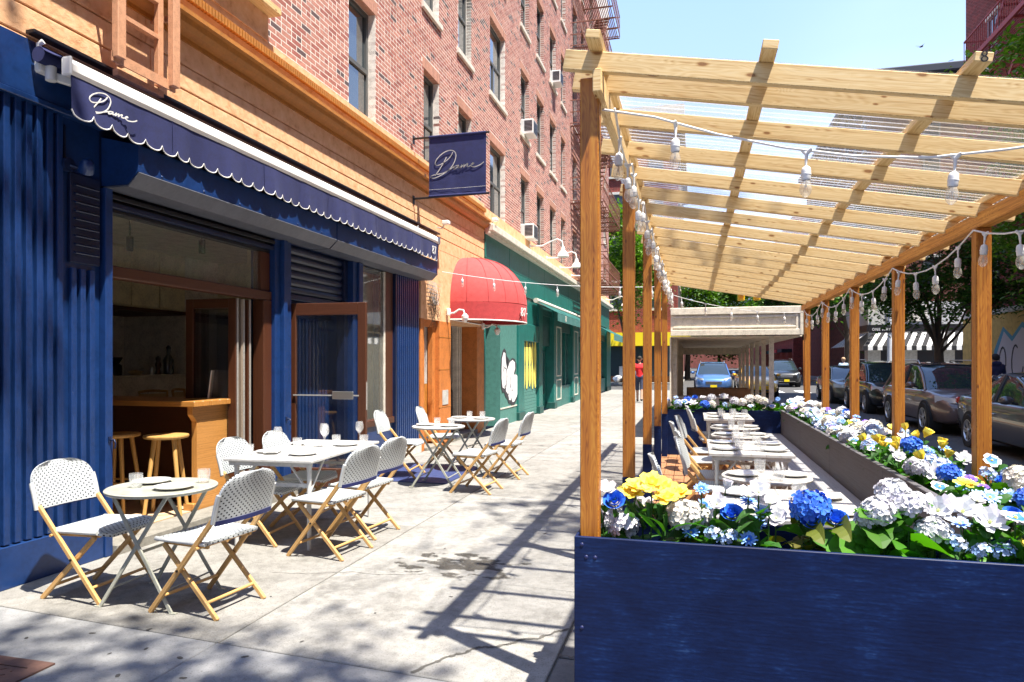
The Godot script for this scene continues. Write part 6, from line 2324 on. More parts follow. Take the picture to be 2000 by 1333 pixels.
func make_blooms():
	fr.seed = 21
	var W := Color(0.64, 0.64, 0.68)
	var Wd := Color(0.52, 0.53, 0.60)
	var B := Color(0.02, 0.09, 0.55)
	var B2 := Color(0.03, 0.17, 0.70)
	var LB := Color(0.22, 0.42, 0.85)
	var C := Color(0.66, 0.62, 0.48)
	var Y := Color(0.85, 0.58, 0.02)
	var Y2 := Color(0.90, 0.74, 0.10)
	blooms["hyd_w"] = [bloom_ball(Wd, W, 0.062, 46, 0.024), "white hydrangea"]
	blooms["hyd_c"] = [bloom_ball(C, W, 0.068, 48, 0.026), "cream hydrangea"]
	blooms["hyd_b"] = [bloom_ball(B, B2, 0.066, 50, 0.024), "deep blue hydrangea"]
	blooms["hyd_l"] = [bloom_ball(LB, W, 0.062, 46, 0.024), "pale blue hydrangea"]
	blooms["rose_b"] = [bloom_rose(B, B2, 0.036), "deep blue rose"]
	blooms["daff"] = [bloom_star(Y, Y2, Color(0.8, 0.45, 0.02), 0.062, 6, 0.75, 0.1, 2, 0.3), "yellow daffodil"]
	blooms["tulip"] = [bloom_cup(Y, Y2, 0.042), "yellow tulip"]
	blooms["daisy_b"] = [bloom_star(B2, LB, Color(0.5, 0.4, 0.1), 0.038, 11, 0.3, 0.15, 2), "blue daisy"]
	blooms["daisy_l"] = [bloom_star(LB, Color(0.45, 0.62, 0.9), Color(0.6, 0.5, 0.1), 0.042, 10, 0.35, 0.2, 2), "light blue daisy"]
	blooms["daisy_y"] = [bloom_star(Y2, Y2, Y, 0.035, 10, 0.3, 0.15, 2), "small yellow daisy"]
	blooms["lily"] = [bloom_star(Wd, W, Color(0.55, 0.6, 0.2), 0.085, 6, 0.5, 0.5, 2, 0.08), "white lily"]
	blooms["anem_w"] = [bloom_star(Wd, W, Color(0.5, 0.55, 0.3), 0.055, 5, 0.95, 0.55, 2, 0.12), "white anemone"]
	blooms["bud_w"] = [bloom_cup(Wd, W, 0.032), "white rose bud"]
	blooms["pansy"] = [bloom_star(B2, W, Y2, 0.052, 5, 1.1, 0.1, 1, 0.16), "blue and white pansy"]
	blooms["viola"] = [bloom_star(Color(0.12, 0.05, 0.45), Color(0.2, 0.1, 0.6), Y2, 0.034, 5, 1.1, 0.15, 1, 0.15), "purple viola"]
	blooms["clus"] = [bloom_ball(W, LB, 0.038, 16, 0.015), "little white flower cluster"]
	leaves.broad = leaf_bunch(Color(0.07, 0.22, 0.025), 9, 0.13, 0.085, 0.35)
	leaves.small = leaf_bunch(Color(0.05, 0.18, 0.03), 8, 0.085, 0.045, 0.5)
	leaves.olive = leaf_bunch(Color(0.16, 0.17, 0.03), 5, 0.13, 0.08, 0.2)
	leaves.blade = leaf_bunch(Color(0.05, 0.17, 0.03), 6, 0.22, 0.026, 1.0)
	leaves.big = leaf_bunch(Color(0.09, 0.29, 0.025), 11, 0.15, 0.11, 0.6)
	var b := mb(false)
	b.col = Color(0.06, 0.16, 0.03)
	b.tube([Vector3(0, 0, 0), Vector3(0.01, 0.5, 0.008), Vector3(0, 1, 0)], 0.0035, 5)
	stem_mesh = b.mesh()


func flower(kind: String, top: Vector3, soil: float, size: float, leaf: String, label: String, group: String, lean := Vector3.ZERO):
	var h := top.y - soil
	var t := thing("artificial_flower", label, "flower", Vector3(top.x, soil, top.z) - lean, fr.randf() * TAU, group)
	var loc: Vector3 = t.transform.affine_inverse() * top
	var dir := loc.normalized()
	var s := inst("stem", stem_mesh, "leaf", t)
	var ax := Vector3.UP.cross(dir)
	var bas := Basis() if ax.length() < 0.001 else Basis(ax.normalized(), Vector3.UP.angle_to(dir))
	s.transform = Transform3D(bas * Basis.from_scale(Vector3(1, loc.length(), 1)), Vector3.ZERO)
	var o := inst("bloom", blooms[kind][0], "petal", t)
	var tilt := Basis.from_euler(Vector3(fr.randf_range(-0.5, 0.5), 0, fr.randf_range(-0.5, 0.5)))
	if kind in ["daisy_b", "daisy_l", "daisy_y", "daff", "pansy", "anem_w", "lily", "viola", "rose_b"]:
		# faces look towards the open side
		tilt = Basis(t.transform.basis.inverse() * Vector3(1, 0, 0), fr.randf_range(0.3, 0.9)) * Basis(Vector3.UP, fr.randf() * TAU)
	o.transform = Transform3D(tilt.scaled(Vector3.ONE * size), loc)
	if leaf != "":
		var q := inst("leaves", leaves[leaf], "leaf", t)
		q.position = dir * maxf(0.0, loc.length() - 0.18) * 0.45
		q.scale = Vector3.ONE * clampf(h / 0.22, 0.8, 1.2)


var said := {}


func uniq(label: String) -> String:   # a second one of the same kind in the same place says so
	said[label] = said.get(label, 0) + 1
	return label if said[label] == 1 else label + ", " + ["second", "third", "fourth", "fifth", "sixth", "seventh"][mini(said[label] - 2, 5)] + " one"


func build_flowers():
	make_blooms()
	var soil := 0.60
	# front planter, placed one by one
	var front := [["hyd_w", -0.396, 0.771, -3.450], ["hyd_w", -0.321, 0.770, -3.30], ["rose_b", -0.362, 0.898, -3.252], ["anem_w", -0.405, 0.932, -3.30], ["anem_w", -0.237, 0.841, -3.424], ["anem_w", -0.479, 0.827, -3.402], ["daff", -0.266, 0.946, -3.387], ["daff", -0.195, 0.980, -3.308], ["daff", -0.139, 0.949, -3.373], ["daff", -0.080, 0.928, -3.373], ["daff", -0.296, 0.918, -3.368], ["daff", -0.124, 0.920, -3.275], ["hyd_c", -0.049, 0.833, -3.335], ["hyd_c", -0.002, 0.802, -3.427], ["daisy_b", 0.033, 0.945, -3.399], ["daisy_b", 0.048, 0.856, -3.459], ["daisy_b", -0.014, 0.759, -3.30], ["bud_w", 0.140, 0.953, -3.360], ["anem_w", 0.101, 0.888, -3.338], ["anem_w", 0.238, 0.938, -3.299], ["anem_w", 0.277, 0.968, -3.248], ["anem_w", 0.322, 0.918, -3.246], ["anem_w", 0.360, 0.838, -3.342], ["rose_b", 0.167, 0.855, -3.310], ["daisy_b", 0.239, 0.910, -3.324], ["daisy_b", 0.277, 0.818, -3.30], ["clus", 0.085, 0.774, -3.24], ["clus", 0.152, 0.766, -3.23], ["daisy_b", 0.233, 0.765, -3.22], ["daisy_l", 0.294, 0.883, -3.245], ["hyd_b", 0.500, 0.899, -3.312], ["rose_b", 0.504, 0.844, -3.22], ["rose_b", 0.602, 0.859, -3.30], ["hyd_w", 0.750, 0.875, -3.30], ["hyd_w", 0.852, 0.970, -3.388], ["hyd_w", 0.771, 0.905, -3.280], ["hyd_w", 0.906, 0.927, -3.337], ["hyd_w", 0.988, 0.822, -3.315], ["lily", 1.032, 0.895, -3.402], ["daisy_l", 1.083, 0.865, -3.30], ["lily", 1.129, 0.895, -3.408], ["lily", 1.193, 0.877, -3.30], ["clus", 1.057, 0.795, -3.25], ["clus", 1.228, 0.772, -3.25], ["daisy_y", 1.312, 0.805, -3.25], ["pansy", 1.278, 0.906, -3.275], ["clus", 1.148, 0.769, -3.24], ["pansy", 1.40, 0.86, -3.26], ["hyd_l", 1.46, 0.84, -3.36], ["lily", 1.55, 0.88, -3.32], ["hyd_c", 1.66, 0.84, -3.30], ["hyd_b", 1.78, 0.86, -3.34]]
	var beside := func(x: float) -> String:
		if x < -0.28: return "just right of the front post"
		if x < 0.06: return "among the daffodils"
		if x < 0.4: return "in the blue and white clump behind the front planter edge"
		if x < 0.7: return "in the lone blue clump of the front planter"
		if x < 1.0: return "above the big green leaves in the front planter"
		return "at the right end of the front planter"
	var count := {}
	var big := {"rose_b": 1.15, "hyd_b": 1.2, "hyd_w": 1.05, "hyd_c": 1.1, "lily": 0.95}
	for f in front:
		var place: String = beside.call(f[1])
		var key: String = f[0] + place
		count[key] = count.get(key, 0) + 1
		var leaf := "small"
		if f[0].begins_with("hyd"): leaf = "broad"
		if f[0] == "daff": leaf = "blade"
		if f[0] in ["anem_w", "bud_w"]: leaf = "small" if count[key] % 2 else ""
		if f[0] == "rose_b": leaf = "olive" if f[1] > 0.4 else "broad"
		if f[1] > 0.7 and f[1] < 1.0: leaf = "big"
		if leaf in ["small", "broad"] and fr.randf() < 0.4: leaf = ""
		if leaf in ["broad", "olive", "big"]: f[3] = minf(f[3], -3.29)
		var nth: String = ["", "", "second ", "third ", "fourth ", "fifth ", "sixth "][mini(count[key], 6)]
		flower(f[0], Vector3(f[1], f[2], f[3]), soil, big.get(f[0], 1.0), leaf, "%s%s %s" % [nth, blooms[f[0]][1], place], "flowers in the front planter", Vector3(fr.randf_range(-0.03, 0.03), 0, fr.randf_range(-0.02, 0.03)))
	for q in [[-0.02, -3.40], [0.42, -3.34], [0.62, -3.34], [1.24, -3.36], [1.42, -3.36]]:
		var o := inst("leaf_spray", leaves.olive if q[0] < 1.0 else leaves.big, "leaf")
		o.position = Vector3(q[0], soil + 0.05, q[1])
		o.rotation.y = q[0] * 9.0
		tag(o, "spray of broad leaves in the front planter, %s" % ("below the cream hydrangea" if q[0] < 0.2 else "left of the lone blue clump" if q[0] < 0.5 else "right of the lone blue clump" if q[0] < 1.0 else "at the right hand end" if q[0] > 1.3 else "below the white lilies"), "leaves")
	# street side planter
	var kinds := ["hyd_l", "hyd_w", "hyd_c", "hyd_b", "pansy", "lily", "hyd_l", "daisy_l", "daisy_b", "pansy", "anem_w", "rose_b", "hyd_c", "viola", "clus", "lily", "daisy_l", "anem_w", "clus"]
	var z := -3.62
	var row := 0
	while z > -11.75:
		for k in 3:
			if fr.randf() < 0.06: continue
			var x := 1.46 + k * 0.14 + fr.randf_range(-0.05, 0.05)
			var zz := z + fr.randf_range(-0.06, 0.06)
			var near_post := false
			for pz in RZ:
				if absf(zz - pz) < 0.07 and x > 1.68: near_post = true
			if near_post: continue
			var kind: String = kinds[fr.randi() % kinds.size()]
			if zz < -5.1 and zz > -6.7 and fr.randf() < 0.25: kind = "tulip"
			if fr.randf() < 0.03: kind = "daff"
			var y := 0.78 + 0.03 * k + fr.randf_range(0.0, 0.10)
			if kind == "tulip": y += 0.06
			var side: String = ["bench side", "middle", "street side"][k]
			var post := 0
			for i in RZ.size():
				if absf(zz - RZ[i]) < absf(zz - RZ[post]): post = i
			var nth: String = ["first", "second", "third", "fourth", "fifth", "sixth"][post]
			flower(kind, Vector3(x, y, zz), soil, fr.randf_range(0.85, 1.15), "broad" if fr.randf() < 0.5 and k > 0 else "small", uniq("%s in grey planter, %s, by %s street post" % [blooms[kind][1], side, nth]), "flowers in the street side planter", Vector3(fr.randf_range(-0.03, 0.03), 0, fr.randf_range(-0.03, 0.03)))
		z -= 0.125
		row += 1
	# far planter
	var x := -0.44
	while x < 1.80:
		for k in 2:
			var kind: String = kinds[fr.randi() % kinds.size()]
			var zz := -11.93 - k * 0.17 + fr.randf_range(-0.04, 0.04)
			var part := "left part" if x < 0.25 else "middle" if x < 0.9 else "right corner"
			flower(kind, Vector3(x + fr.randf_range(-0.04, 0.04), 0.82 + 0.04 * k + fr.randf_range(0, 0.09), zz), soil, fr.randf_range(0.95, 1.2), "broad" if fr.randf() < 0.5 else "small", uniq("%s in the far end planter, %s" % [blooms[kind][1], part]), "flowers in the far planter")
		x += 0.15


# ---------------------------------------------------------------- festoon lights
func light_string(label: String, pts: Array, gap: float, start := 0.15, r := 0.0055):
	var t := thing("string_lights", label, "string lights", Vector3.ZERO, 0, "white festoon light strings")
	var b := mb()
	b.tube(pts, r, 6)
	obj("cord", b, "cord_white", t)
	var acc := -start
	for i in pts.size() - 1:
		var a: Vector3 = pts[i]
		var c: Vector3 = pts[i + 1]
		var l := (c - a).length()
		while acc < l and l > 0.0:
			if acc >= 0.0:
				var o := Node3D.new()
				o.name = "bulb_holder"
				t.add_child(o, true)
				o.position = a.lerp(c, acc / l)
				o.rotation = Vector3(rng.randf_range(-0.08, 0.08), rng.randf() * TAU, rng.randf_range(-0.08, 0.08))
				inst("socket", socket_mesh, "cord_white", o)
				inst("bulb", bulb_mesh, "bulb_glass", o)
				inst("filament", filament_mesh, "filament", o)
			acc += gap
		acc -= l


var socket_mesh: Mesh
var bulb_mesh: Mesh
var filament_mesh: Mesh


func swag(a: Vector3, b: Vector3, sag: float, n := 10) -> Array:
	var out := []
	for i in n + 1:
		var u := i / float(n)
		out.append(a.lerp(b, u) - Vector3(0, sag * 4.0 * u * (1.0 - u), 0))
	return out


func build_string_lights():
	var b := mb()
	b.tube([Vector3(-0.022, 0.004, 0), Vector3(-0.012, -0.004, 0), Vector3(0, -0.018, 0), Vector3(0.002, -0.07, 0)], [0.006, 0.010, 0.008, 0.0045], 6)
	b.tube([Vector3(0.022, 0.004, 0), Vector3(0.012, -0.004, 0), Vector3(0, -0.018, 0)], [0.006, 0.010, 0.008], 6)
	b.lathe([Vector2(0.0175, -0.135), Vector2(0.020, -0.13), Vector2(0.0205, -0.09), Vector2(0.017, -0.078), Vector2(0.0, -0.066)], 14)
	b.lathe([Vector2(0.0215, -0.112), Vector2(0.0225, -0.108), Vector2(0.0215, -0.104)], 14)
	socket_mesh = b.mesh()
	b = mb()
	b.lathe([Vector2(0, -0.212), Vector2(0.008, -0.209), Vector2(0.020, -0.197), Vector2(0.0265, -0.178), Vector2(0.0245, -0.158), Vector2(0.017, -0.138), Vector2(0.015, -0.13)], 16)
	bulb_mesh = b.mesh()
	b = mb()
	b.tube([Vector3(0, -0.135, 0), Vector3(0, -0.165, 0)], 0.003, 5)
	for k in 6:
		var a := TAU * k / 6
		b.tube([Vector3(cos(a) * 0.004, -0.155, sin(a) * 0.004), Vector3(cos(a) * 0.010, -0.185, sin(a) * 0.010)], 0.0008, 4)
	filament_mesh = b.mesh()
	var x := -0.36
	# front
	var pts := [Vector3(-0.42, 2.74, -3.26), Vector3(-0.18, 2.69, -3.28), Vector3(0.10, 2.59, -3.29), Vector3(0.385, 2.51, -3.30), Vector3(0.67, 2.45, -3.30), Vector3(0.96, 2.42, -3.30), Vector3(1.25, 2.43, -3.29), Vector3(1.74, 2.46, -3.25)]
	light_string("festoon string of clear bulbs sagging across the front of the pergola", pts, 0.59, 0.24)
	# along the left beam
	pts = []
	var anchors := [-3.26, -4.2, -5.22, -6.25, -7.3, -8.3, -9.4, -10.4, -11.6, -12.3]
	for i in anchors.size() - 1:
		var s := swag(Vector3(x, 2.74, anchors[i]), Vector3(x, 2.74, anchors[i + 1]), 0.10, 6)
		if i > 0: s.remove_at(0)
		pts.append_array(s)
	light_string("festoon string of clear bulbs looping along the sidewalk side beam", pts, 0.42, 0.18)
	# along the right beam
	pts = []
	for i in RZ.size() - 1:
		var s := swag(Vector3(1.735, 2.395, RZ[i] + 0.01), Vector3(1.735, 2.395, RZ[i + 1] + 0.01), 0.14, 8)
		if i > 0: s.remove_at(0)
		pts.append_array(s)
	light_string("festoon string of clear bulbs looping along the street side beam", pts, 0.47, 0.2)
	# far end, and from the storefront across the sidewalk
	light_string("festoon string of clear bulbs across the far end of the pergola", swag(Vector3(-0.42, 2.72, -12.2), Vector3(1.75, 2.36, -12.2), 0.10), 0.42, 0.2)
	light_string("long festoon string from the blue storefront across the sidewalk", swag(Vector3(-4.2, 3.10, -11.2), Vector3(-0.46, 2.86, -12.3), 0.10, 14), 0.55, 0.2)


# ---------------------------------------------------------------- the next pergola, cars, buildings
func build_far_pergola():
	var p := thing("beige_pergola", "beige painted dining shed with flat fascia beyond the timber pergola", "shed", Vector3(0, 0, -14.0))
	var m := "beige_timber"
	one_box("fascia", Vector3(-0.45, 2.06, -0.04), Vector3(1.98, 2.60, 0.0), m, p, 0.004)
	for e in [[2.47, 2.60], [2.06, 2.17]]: one_box("fascia_rail", Vector3(-0.45, e[0], 0.001), Vector3(1.98, e[1] + 0.002, 0.05), m, p, 0.006)
	for e in [[2.40, 2.44], [2.20, 2.235]]: one_box("fascia_bead", Vector3(-0.40, e[0], 0.001), Vector3(1.86, e[1], 0.035), m, p, 0.006)
	one_box("fascia_stile", Vector3(1.86, 2.17, 0.001), Vector3(1.90, 2.47, 0.035), m, p, 0.004)
	one_box("corner_post", Vector3(1.93, 2.06, 0.001), Vector3(1.985, 2.602, 0.055), m, p, 0.004)
	var b := mb()
	b.sheet(func(u, v): return Vector3(lerpf(2.0, -0.46, u), 2.58 - 0.0 * u, lerpf(0.0, -11.0, v)), 2, 2, Vector2.ONE, 0.03)
	obj("roof_panel", b, m, p)
	for i in 11:
		one_box("ceiling_board", Vector3(-0.45, 2.03 + 0.0 * i, -0.06 - i * 1.0), Vector3(1.98, 2.05, -1.04 - i * 1.0), m, p, 0.004)
	for i in 7:
		b = mb()
		b.x = Transform3D(Basis(), Vector3(0, 0, -0.4 - i * 1.6))
		b.prism(PackedVector2Array([Vector2(1.42, 2.03), Vector2(1.42, 0.62), Vector2(1.47, 0.40), Vector2(1.51, 0.55), Vector2(1.51, 2.03)]), 0.035)
		obj("slat_post", b, m, p)
	for i in 11:
		one_box("wall_post", Vector3(-0.44, 0.0, -0.55 - i * 0.85), Vector3(-0.34, 2.03, -0.45 - i * 0.85), m, p, 0.004)
	one_box("side_wall", Vector3(-0.47, -0.13, -0.1), Vector3(-0.442, 2.03, -10.8), m, p)
	one_box("low_wall", Vector3(1.44, -0.13, -0.1), Vector3(1.48, 0.40, -10.6), m, p)
	one_box("back_beam", Vector3(-0.44, 1.80, -10.8), Vector3(1.52, 2.028, -10.7), m, p)
	one_box("floor", Vector3(-0.46, -0.13, 0), Vector3(1.50, -0.02, -10.8), "deck", p)
	# delivery boxes stacked inside
	var x1 := thing("cardboard_box", "long white printed carton lying on top of the stack in the beige shed", "box", Vector3(0.22, 0.62, -15.2), -0.10)
	one_box("carton", Vector3(-0.62, 0, -0.2), Vector3(0.62, 0.20, 0.2), "white_paint", x1, 0.006)
	one_box("print_band", Vector3(0.30, 0.10, 0.201), Vector3(0.58, 0.16, 0.203), "black_paint", x1)
	var x2 := thing("cardboard_box", "large brown carton behind the white one in the beige shed", "box", Vector3(0.55, -0.02, -16.2), 0.05)
	one_box("carton", Vector3(-0.7, 0, -0.4), Vector3(0.62, 0.98, 0.4), "cardboard", x2, 0.008)
	one_box("tape", Vector3(-0.05, 0.981, -0.4), Vector3(0.05, 0.983, 0.4), "cream_paint", x2)
	var x3 := thing("cardboard_box", "dark carton at the bottom of the stack in the beige shed", "box", Vector3(0.2, -0.02, -15.2), 0.02)
	one_box("carton", Vector3(-0.62, 0, -0.25), Vector3(0.6, 0.63, 0.25), "black_cloth", x3, 0.008)
	one_box("print_band", Vector3(-0.5, 0.3, 0.251), Vector3(0.5, 0.34, 0.253), "cardboard", x3)
	# thin orange rod standing at its corner
	b = mb()
	b.tube([Vector3(0, 0, 0), Vector3(-0.03, 2.1, 0)], 0.012, 6)
	var o := obj("marker_rod", b, "orange")
	o.position = Vector3(2.05, -0.14, -14.2)
	tag(o, "thin orange marker rod at the corner of the beige shed", "rod")


func loft(b: Mb, rings: Array):
	var nv := rings.size() - 1
	var nu: int = rings[0].size() - 1
	b.sheet(func(u, v): return rings[int(round(v * nv))][int(round(u * nu))], nu, nv)


func make_car(label: String, paint: String, suv: bool, at: Vector3, turn := 0.0, tall := 1.0) -> Node3D:
	var c := thing("parked_car", label, "car", at, turn, "cars along the street")
	var st: Array
	var gs: Array
	if suv:
		st = [[-2.38, 0.62, 0.55, 0.92], [-2.34, 0.80, 0.36, 1.00], [-2.15, 0.90, 0.27, 1.04], [-1.6, 0.93, 0.24, 1.06], [-0.5, 0.94, 0.24, 1.04], [0.7, 0.94, 0.24, 1.03], [1.25, 0.93, 0.24, 1.03], [1.7, 0.91, 0.25, 0.99], [2.05, 0.87, 0.26, 0.92], [2.25, 0.78, 0.28, 0.84], [2.36, 0.66, 0.33, 0.74], [2.40, 0.5, 0.42, 0.62]]
		gs = [[1.22, 0.82, 0.80, 1.04], [0.95, 0.83, 0.74, 1.22], [0.6, 0.84, 0.68, 1.44], [0.25, 0.84, 0.645, 1.60], [-0.4, 0.85, 0.64, 1.66], [-1.3, 0.84, 0.63, 1.64], [-1.8, 0.82, 0.62, 1.56], [-2.1, 0.81, 0.66, 1.30], [-2.26, 0.80, 0.76, 1.04]]
	else:
		st = [[-2.40, 0.58, 0.55, 0.88], [-2.34, 0.76, 0.34, 0.98], [-2.1, 0.87, 0.25, 1.00], [-1.6, 0.90, 0.20, 0.98], [-0.5, 0.91, 0.20, 0.94], [0.7, 0.91, 0.20, 0.93], [1.05, 0.90, 0.20, 0.93], [1.6, 0.88, 0.21, 0.87], [2.05, 0.83, 0.22, 0.79], [2.28, 0.72, 0.25, 0.70], [2.38, 0.55, 0.32, 0.60], [2.42, 0.4, 0.4, 0.52]]
		gs = [[1.10, 0.78, 0.76, 0.93], [0.75, 0.80, 0.70, 1.10], [0.35, 0.80, 0.62, 1.30], [0.0, 0.80, 0.58, 1.40], [-0.5, 0.80, 0.57, 1.44], [-1.0, 0.79, 0.57, 1.40], [-1.35, 0.78, 0.58, 1.28], [-1.65, 0.76, 0.62, 1.10], [-1.9, 0.74, 0.70, 0.97]]
	var rings := []
	for s in st:
		var hw: float = s[1]
		var yb: float = s[2]
		var yt: float = s[3] * tall
		var mid := lerpf(yb, yt, 0.45)
		var half := [[0.0, yb], [hw * 0.80, yb], [hw * 0.96, yb + (mid - yb) * 0.25], [hw * 1.0, mid], [hw * 0.985, lerpf(mid, yt, 0.55)], [hw * 0.94, yt - 0.05], [hw * 0.84, yt - 0.005], [hw * 0.45, yt + 0.02], [0.0, yt + 0.03]]
		var ring := []
		for q in half: ring.append(Vector3(q[0], q[1], s[0]))
		for i in range(half.size() - 2, -1, -1): ring.append(Vector3(-half[i][0], half[i][1], s[0]))
		rings.append(ring)
	for e in [0, -1]:
		var cap := []
		var cen := Vector3.ZERO
		for q in rings[e]: cen += q / rings[e].size()
		for q in rings[e]: cap.append(cen.lerp(q, 0.02))
		if e == 0: rings.insert(0, cap)
		else: rings.append(cap)
	var b := mb()
	loft(b, rings)
	obj("body", b, paint, c)
	# glasshouse
	rings = []
	var roof := []
	for s in gs:
		var yr: float = s[3] * tall
		var base: float = (1.0 if suv else 0.90) * tall
		var ring := []
		var half := [[s[1], base], [lerpf(s[1], s[2], 0.5), lerpf(base, yr, 0.5)], [s[2] + 0.02, yr - 0.05], [s[2] - 0.05, yr - 0.008], [s[2] * 0.5, yr + 0.012], [0.0, yr + 0.018]]
		for q in half: ring.append(Vector3(q[0], q[1], s[0]))
		for i in range(half.size() - 2, -1, -1): ring.append(Vector3(-half[i][0], half[i][1], s[0]))
		rings.append(ring)
		if s[3] > (1.55 if suv else 1.38):
			var rr := []
			for q in ring.slice(2, 9): rr.append(q + Vector3(0, 0.008, 0))
			roof.append(rr)
	b = mb()
	loft(b, rings)
	obj("glasshouse", b, "car_glass", c)
	b = mb()
	loft(b, roof)
	obj("roof", b, paint, c)
	# pillars
	for sx in [-1.0, 1.0]:
		var pl := []
		var i0 := 0
		var pts := []
		for i in 4: pts.append(rings[i][2] * Vector3(sx, 1, 1) + Vector3(sx * 0.006, 0.004, 0))
		b = mb()
		b.tube(pts, 0.035, 6)
		obj("pillar", b, paint, c)
		b = mb()
		pts = []
		for i in range(gs.size() - 4, gs.size()): pts.append(rings[i][2] * Vector3(sx, 1, 1) + Vector3(sx * 0.004, 0.0, 0))
		b.tube(pts, 0.05, 6)
		obj("pillar", b, paint, c)
		b = mb()
		var k := 4
		b.tube([rings[k][0] * Vector3(sx, 1, 1), rings[k][1] * Vector3(sx, 1, 1) + Vector3(sx * 0.005, 0, 0), rings[k][2] * Vector3(sx, 1, 1)], 0.035, 6)
		obj("pillar", b, "black_paint", c)
		# mirror
		b = mb()
		b.x = Transform3D(Basis.from_scale(Vector3(1.15, 0.75, 0.6)), Vector3(sx * 1.03, (1.12 if suv else 1.0) * tall, 0.80 if suv else 0.62))
		b.lathe([Vector2(0, -0.10), Vector2(0.06, -0.085), Vector2(0.10, -0.03), Vector2(0.10, 0.03), Vector2(0.06, 0.085), Vector2(0, 0.10)], 14)
		var mir := obj("mirror", b, paint, c)
		b = mb()
		b.tube([Vector3(sx * 0.86, (1.06 if suv else 0.94) * tall, 0.80 if suv else 0.62), Vector3(sx * 1.0, (1.10 if suv else 0.98) * tall, 0.80 if suv else 0.62)], 0.022, 6)
		obj("mirror_arm", b, "black_paint", mir)
		# lamps
		b = mb()
		var yl: float = (0.80 if suv else 0.68) * tall
		b.sheet(func(u, v): return Vector3(sx * (lerpf(0.50, 0.86, u)) * (1.0), yl + 0.03 * u + (v - 0.5) * lerpf(0.09, 0.16, u), lerpf(2.37, 1.98, pow(u, 1.7)) + 0.012 - 0.02 * v), 8, 4, Vector2.ONE, 0.02)
		obj("headlight", b, "lamp_glass", c)
		b = mb()
		b.box(Vector3(sx * 0.70, (0.92 if suv else 0.86) * tall, -2.31), Vector3(0.26, 0.14, 0.12), 0.03)
		obj("tail_light", b, "tail_red", c)
		b = mb()
		b.box(Vector3(sx * 0.945 if suv else sx * 0.915, (0.80 if suv else 0.72) * tall, -0.25), Vector3(0.02, 0.025, 0.2), 0.008)
		obj("door_handle", b, paint, c)
		if suv:
			b = mb()
			b.tube([Vector3(sx * 0.60, 1.63 * tall, 0.1), Vector3(sx * 0.61, 1.72 * tall, 0.0), Vector3(sx * 0.61, 1.73 * tall, -1.4), Vector3(sx * 0.60, 1.64 * tall, -1.5)], 0.018, 6)
			obj("roof_rail", b, "steel", c)
	b = mb()
	b.box(Vector3(0, (0.62 if suv else 0.52) * tall, 2.375), Vector3(0.80, 0.16, 0.06), 0.02)
	obj("grille", b, "black_paint", c)
	b = mb()
	for i in 3: b.box(Vector3(0, (0.57 + 0.05 * i if suv else 0.48 + 0.04 * i) * tall, 2.41), Vector3(0.74, 0.012, 0.01))
	obj("grille_bars", b, "rim", c)
	b = mb()
	b.box(Vector3(0, 0.36, 2.37), Vector3(1.1, 0.10, 0.08), 0.02)
	obj("air_dam", b, "black_paint", c)
	b = mb()
	b.box(Vector3(0, 0.45, 2.43), Vector3(0.32, 0.15, 0.012))
	obj("number_plate", b, "yellow_sign", c)
	# wheels
	var R := 0.36 if suv else 0.33
	for z in [1.42, -1.40]:
		for sx in [-1.0, 1.0]:
			var w := Node3D.new()
			w.name = "wheel"
			c.add_child(w, true)
			w.position = Vector3(sx * (0.86 if suv else 0.83), R, z)
			w.rotation.z = -sx * PI / 2
			b = mb()
			b.lathe([Vector2(R * 0.62, -0.11), Vector2(R * 0.95, -0.11), Vector2(R, -0.08), Vector2(R, 0.06), Vector2(R * 0.95, 0.095), Vector2(R * 0.66, 0.10), Vector2(R * 0.62, 0.085)], 28)
			obj("tyre", b, "tyre", w)
			b = mb()
			b.lathe([Vector2(0, 0.03), Vector2(R * 0.6, 0.03), Vector2(R * 0.66, 0.10), Vector2(R * 0.62, 0.102), Vector2(R * 0.56, 0.05), Vector2(0, 0.045)], 28)
			for k in 10:
				var a := TAU * k / 10 + (0.12 if k % 2 else -0.12)
				b.bar(Vector3(cos(a) * 0.03, 0.075, sin(a) * 0.03), Vector3(cos(a) * R * 0.6, 0.08, sin(a) * R * 0.6), 0.026, 0.03)
			b.lathe([Vector2(0, 0.06), Vector2(0.05, 0.06), Vector2(0.045, 0.10), Vector2(0, 0.105)], 14)
			obj("rim", b, "rim", w)
			b = mb()
			b.lathe([Vector2(0, -0.2), Vector2(R + 0.06, -0.2), Vector2(R + 0.06, 0.075), Vector2(0, 0.075)], 28)
			obj("wheel_arch", b, "tyre", c).transform = w.transform
	return c


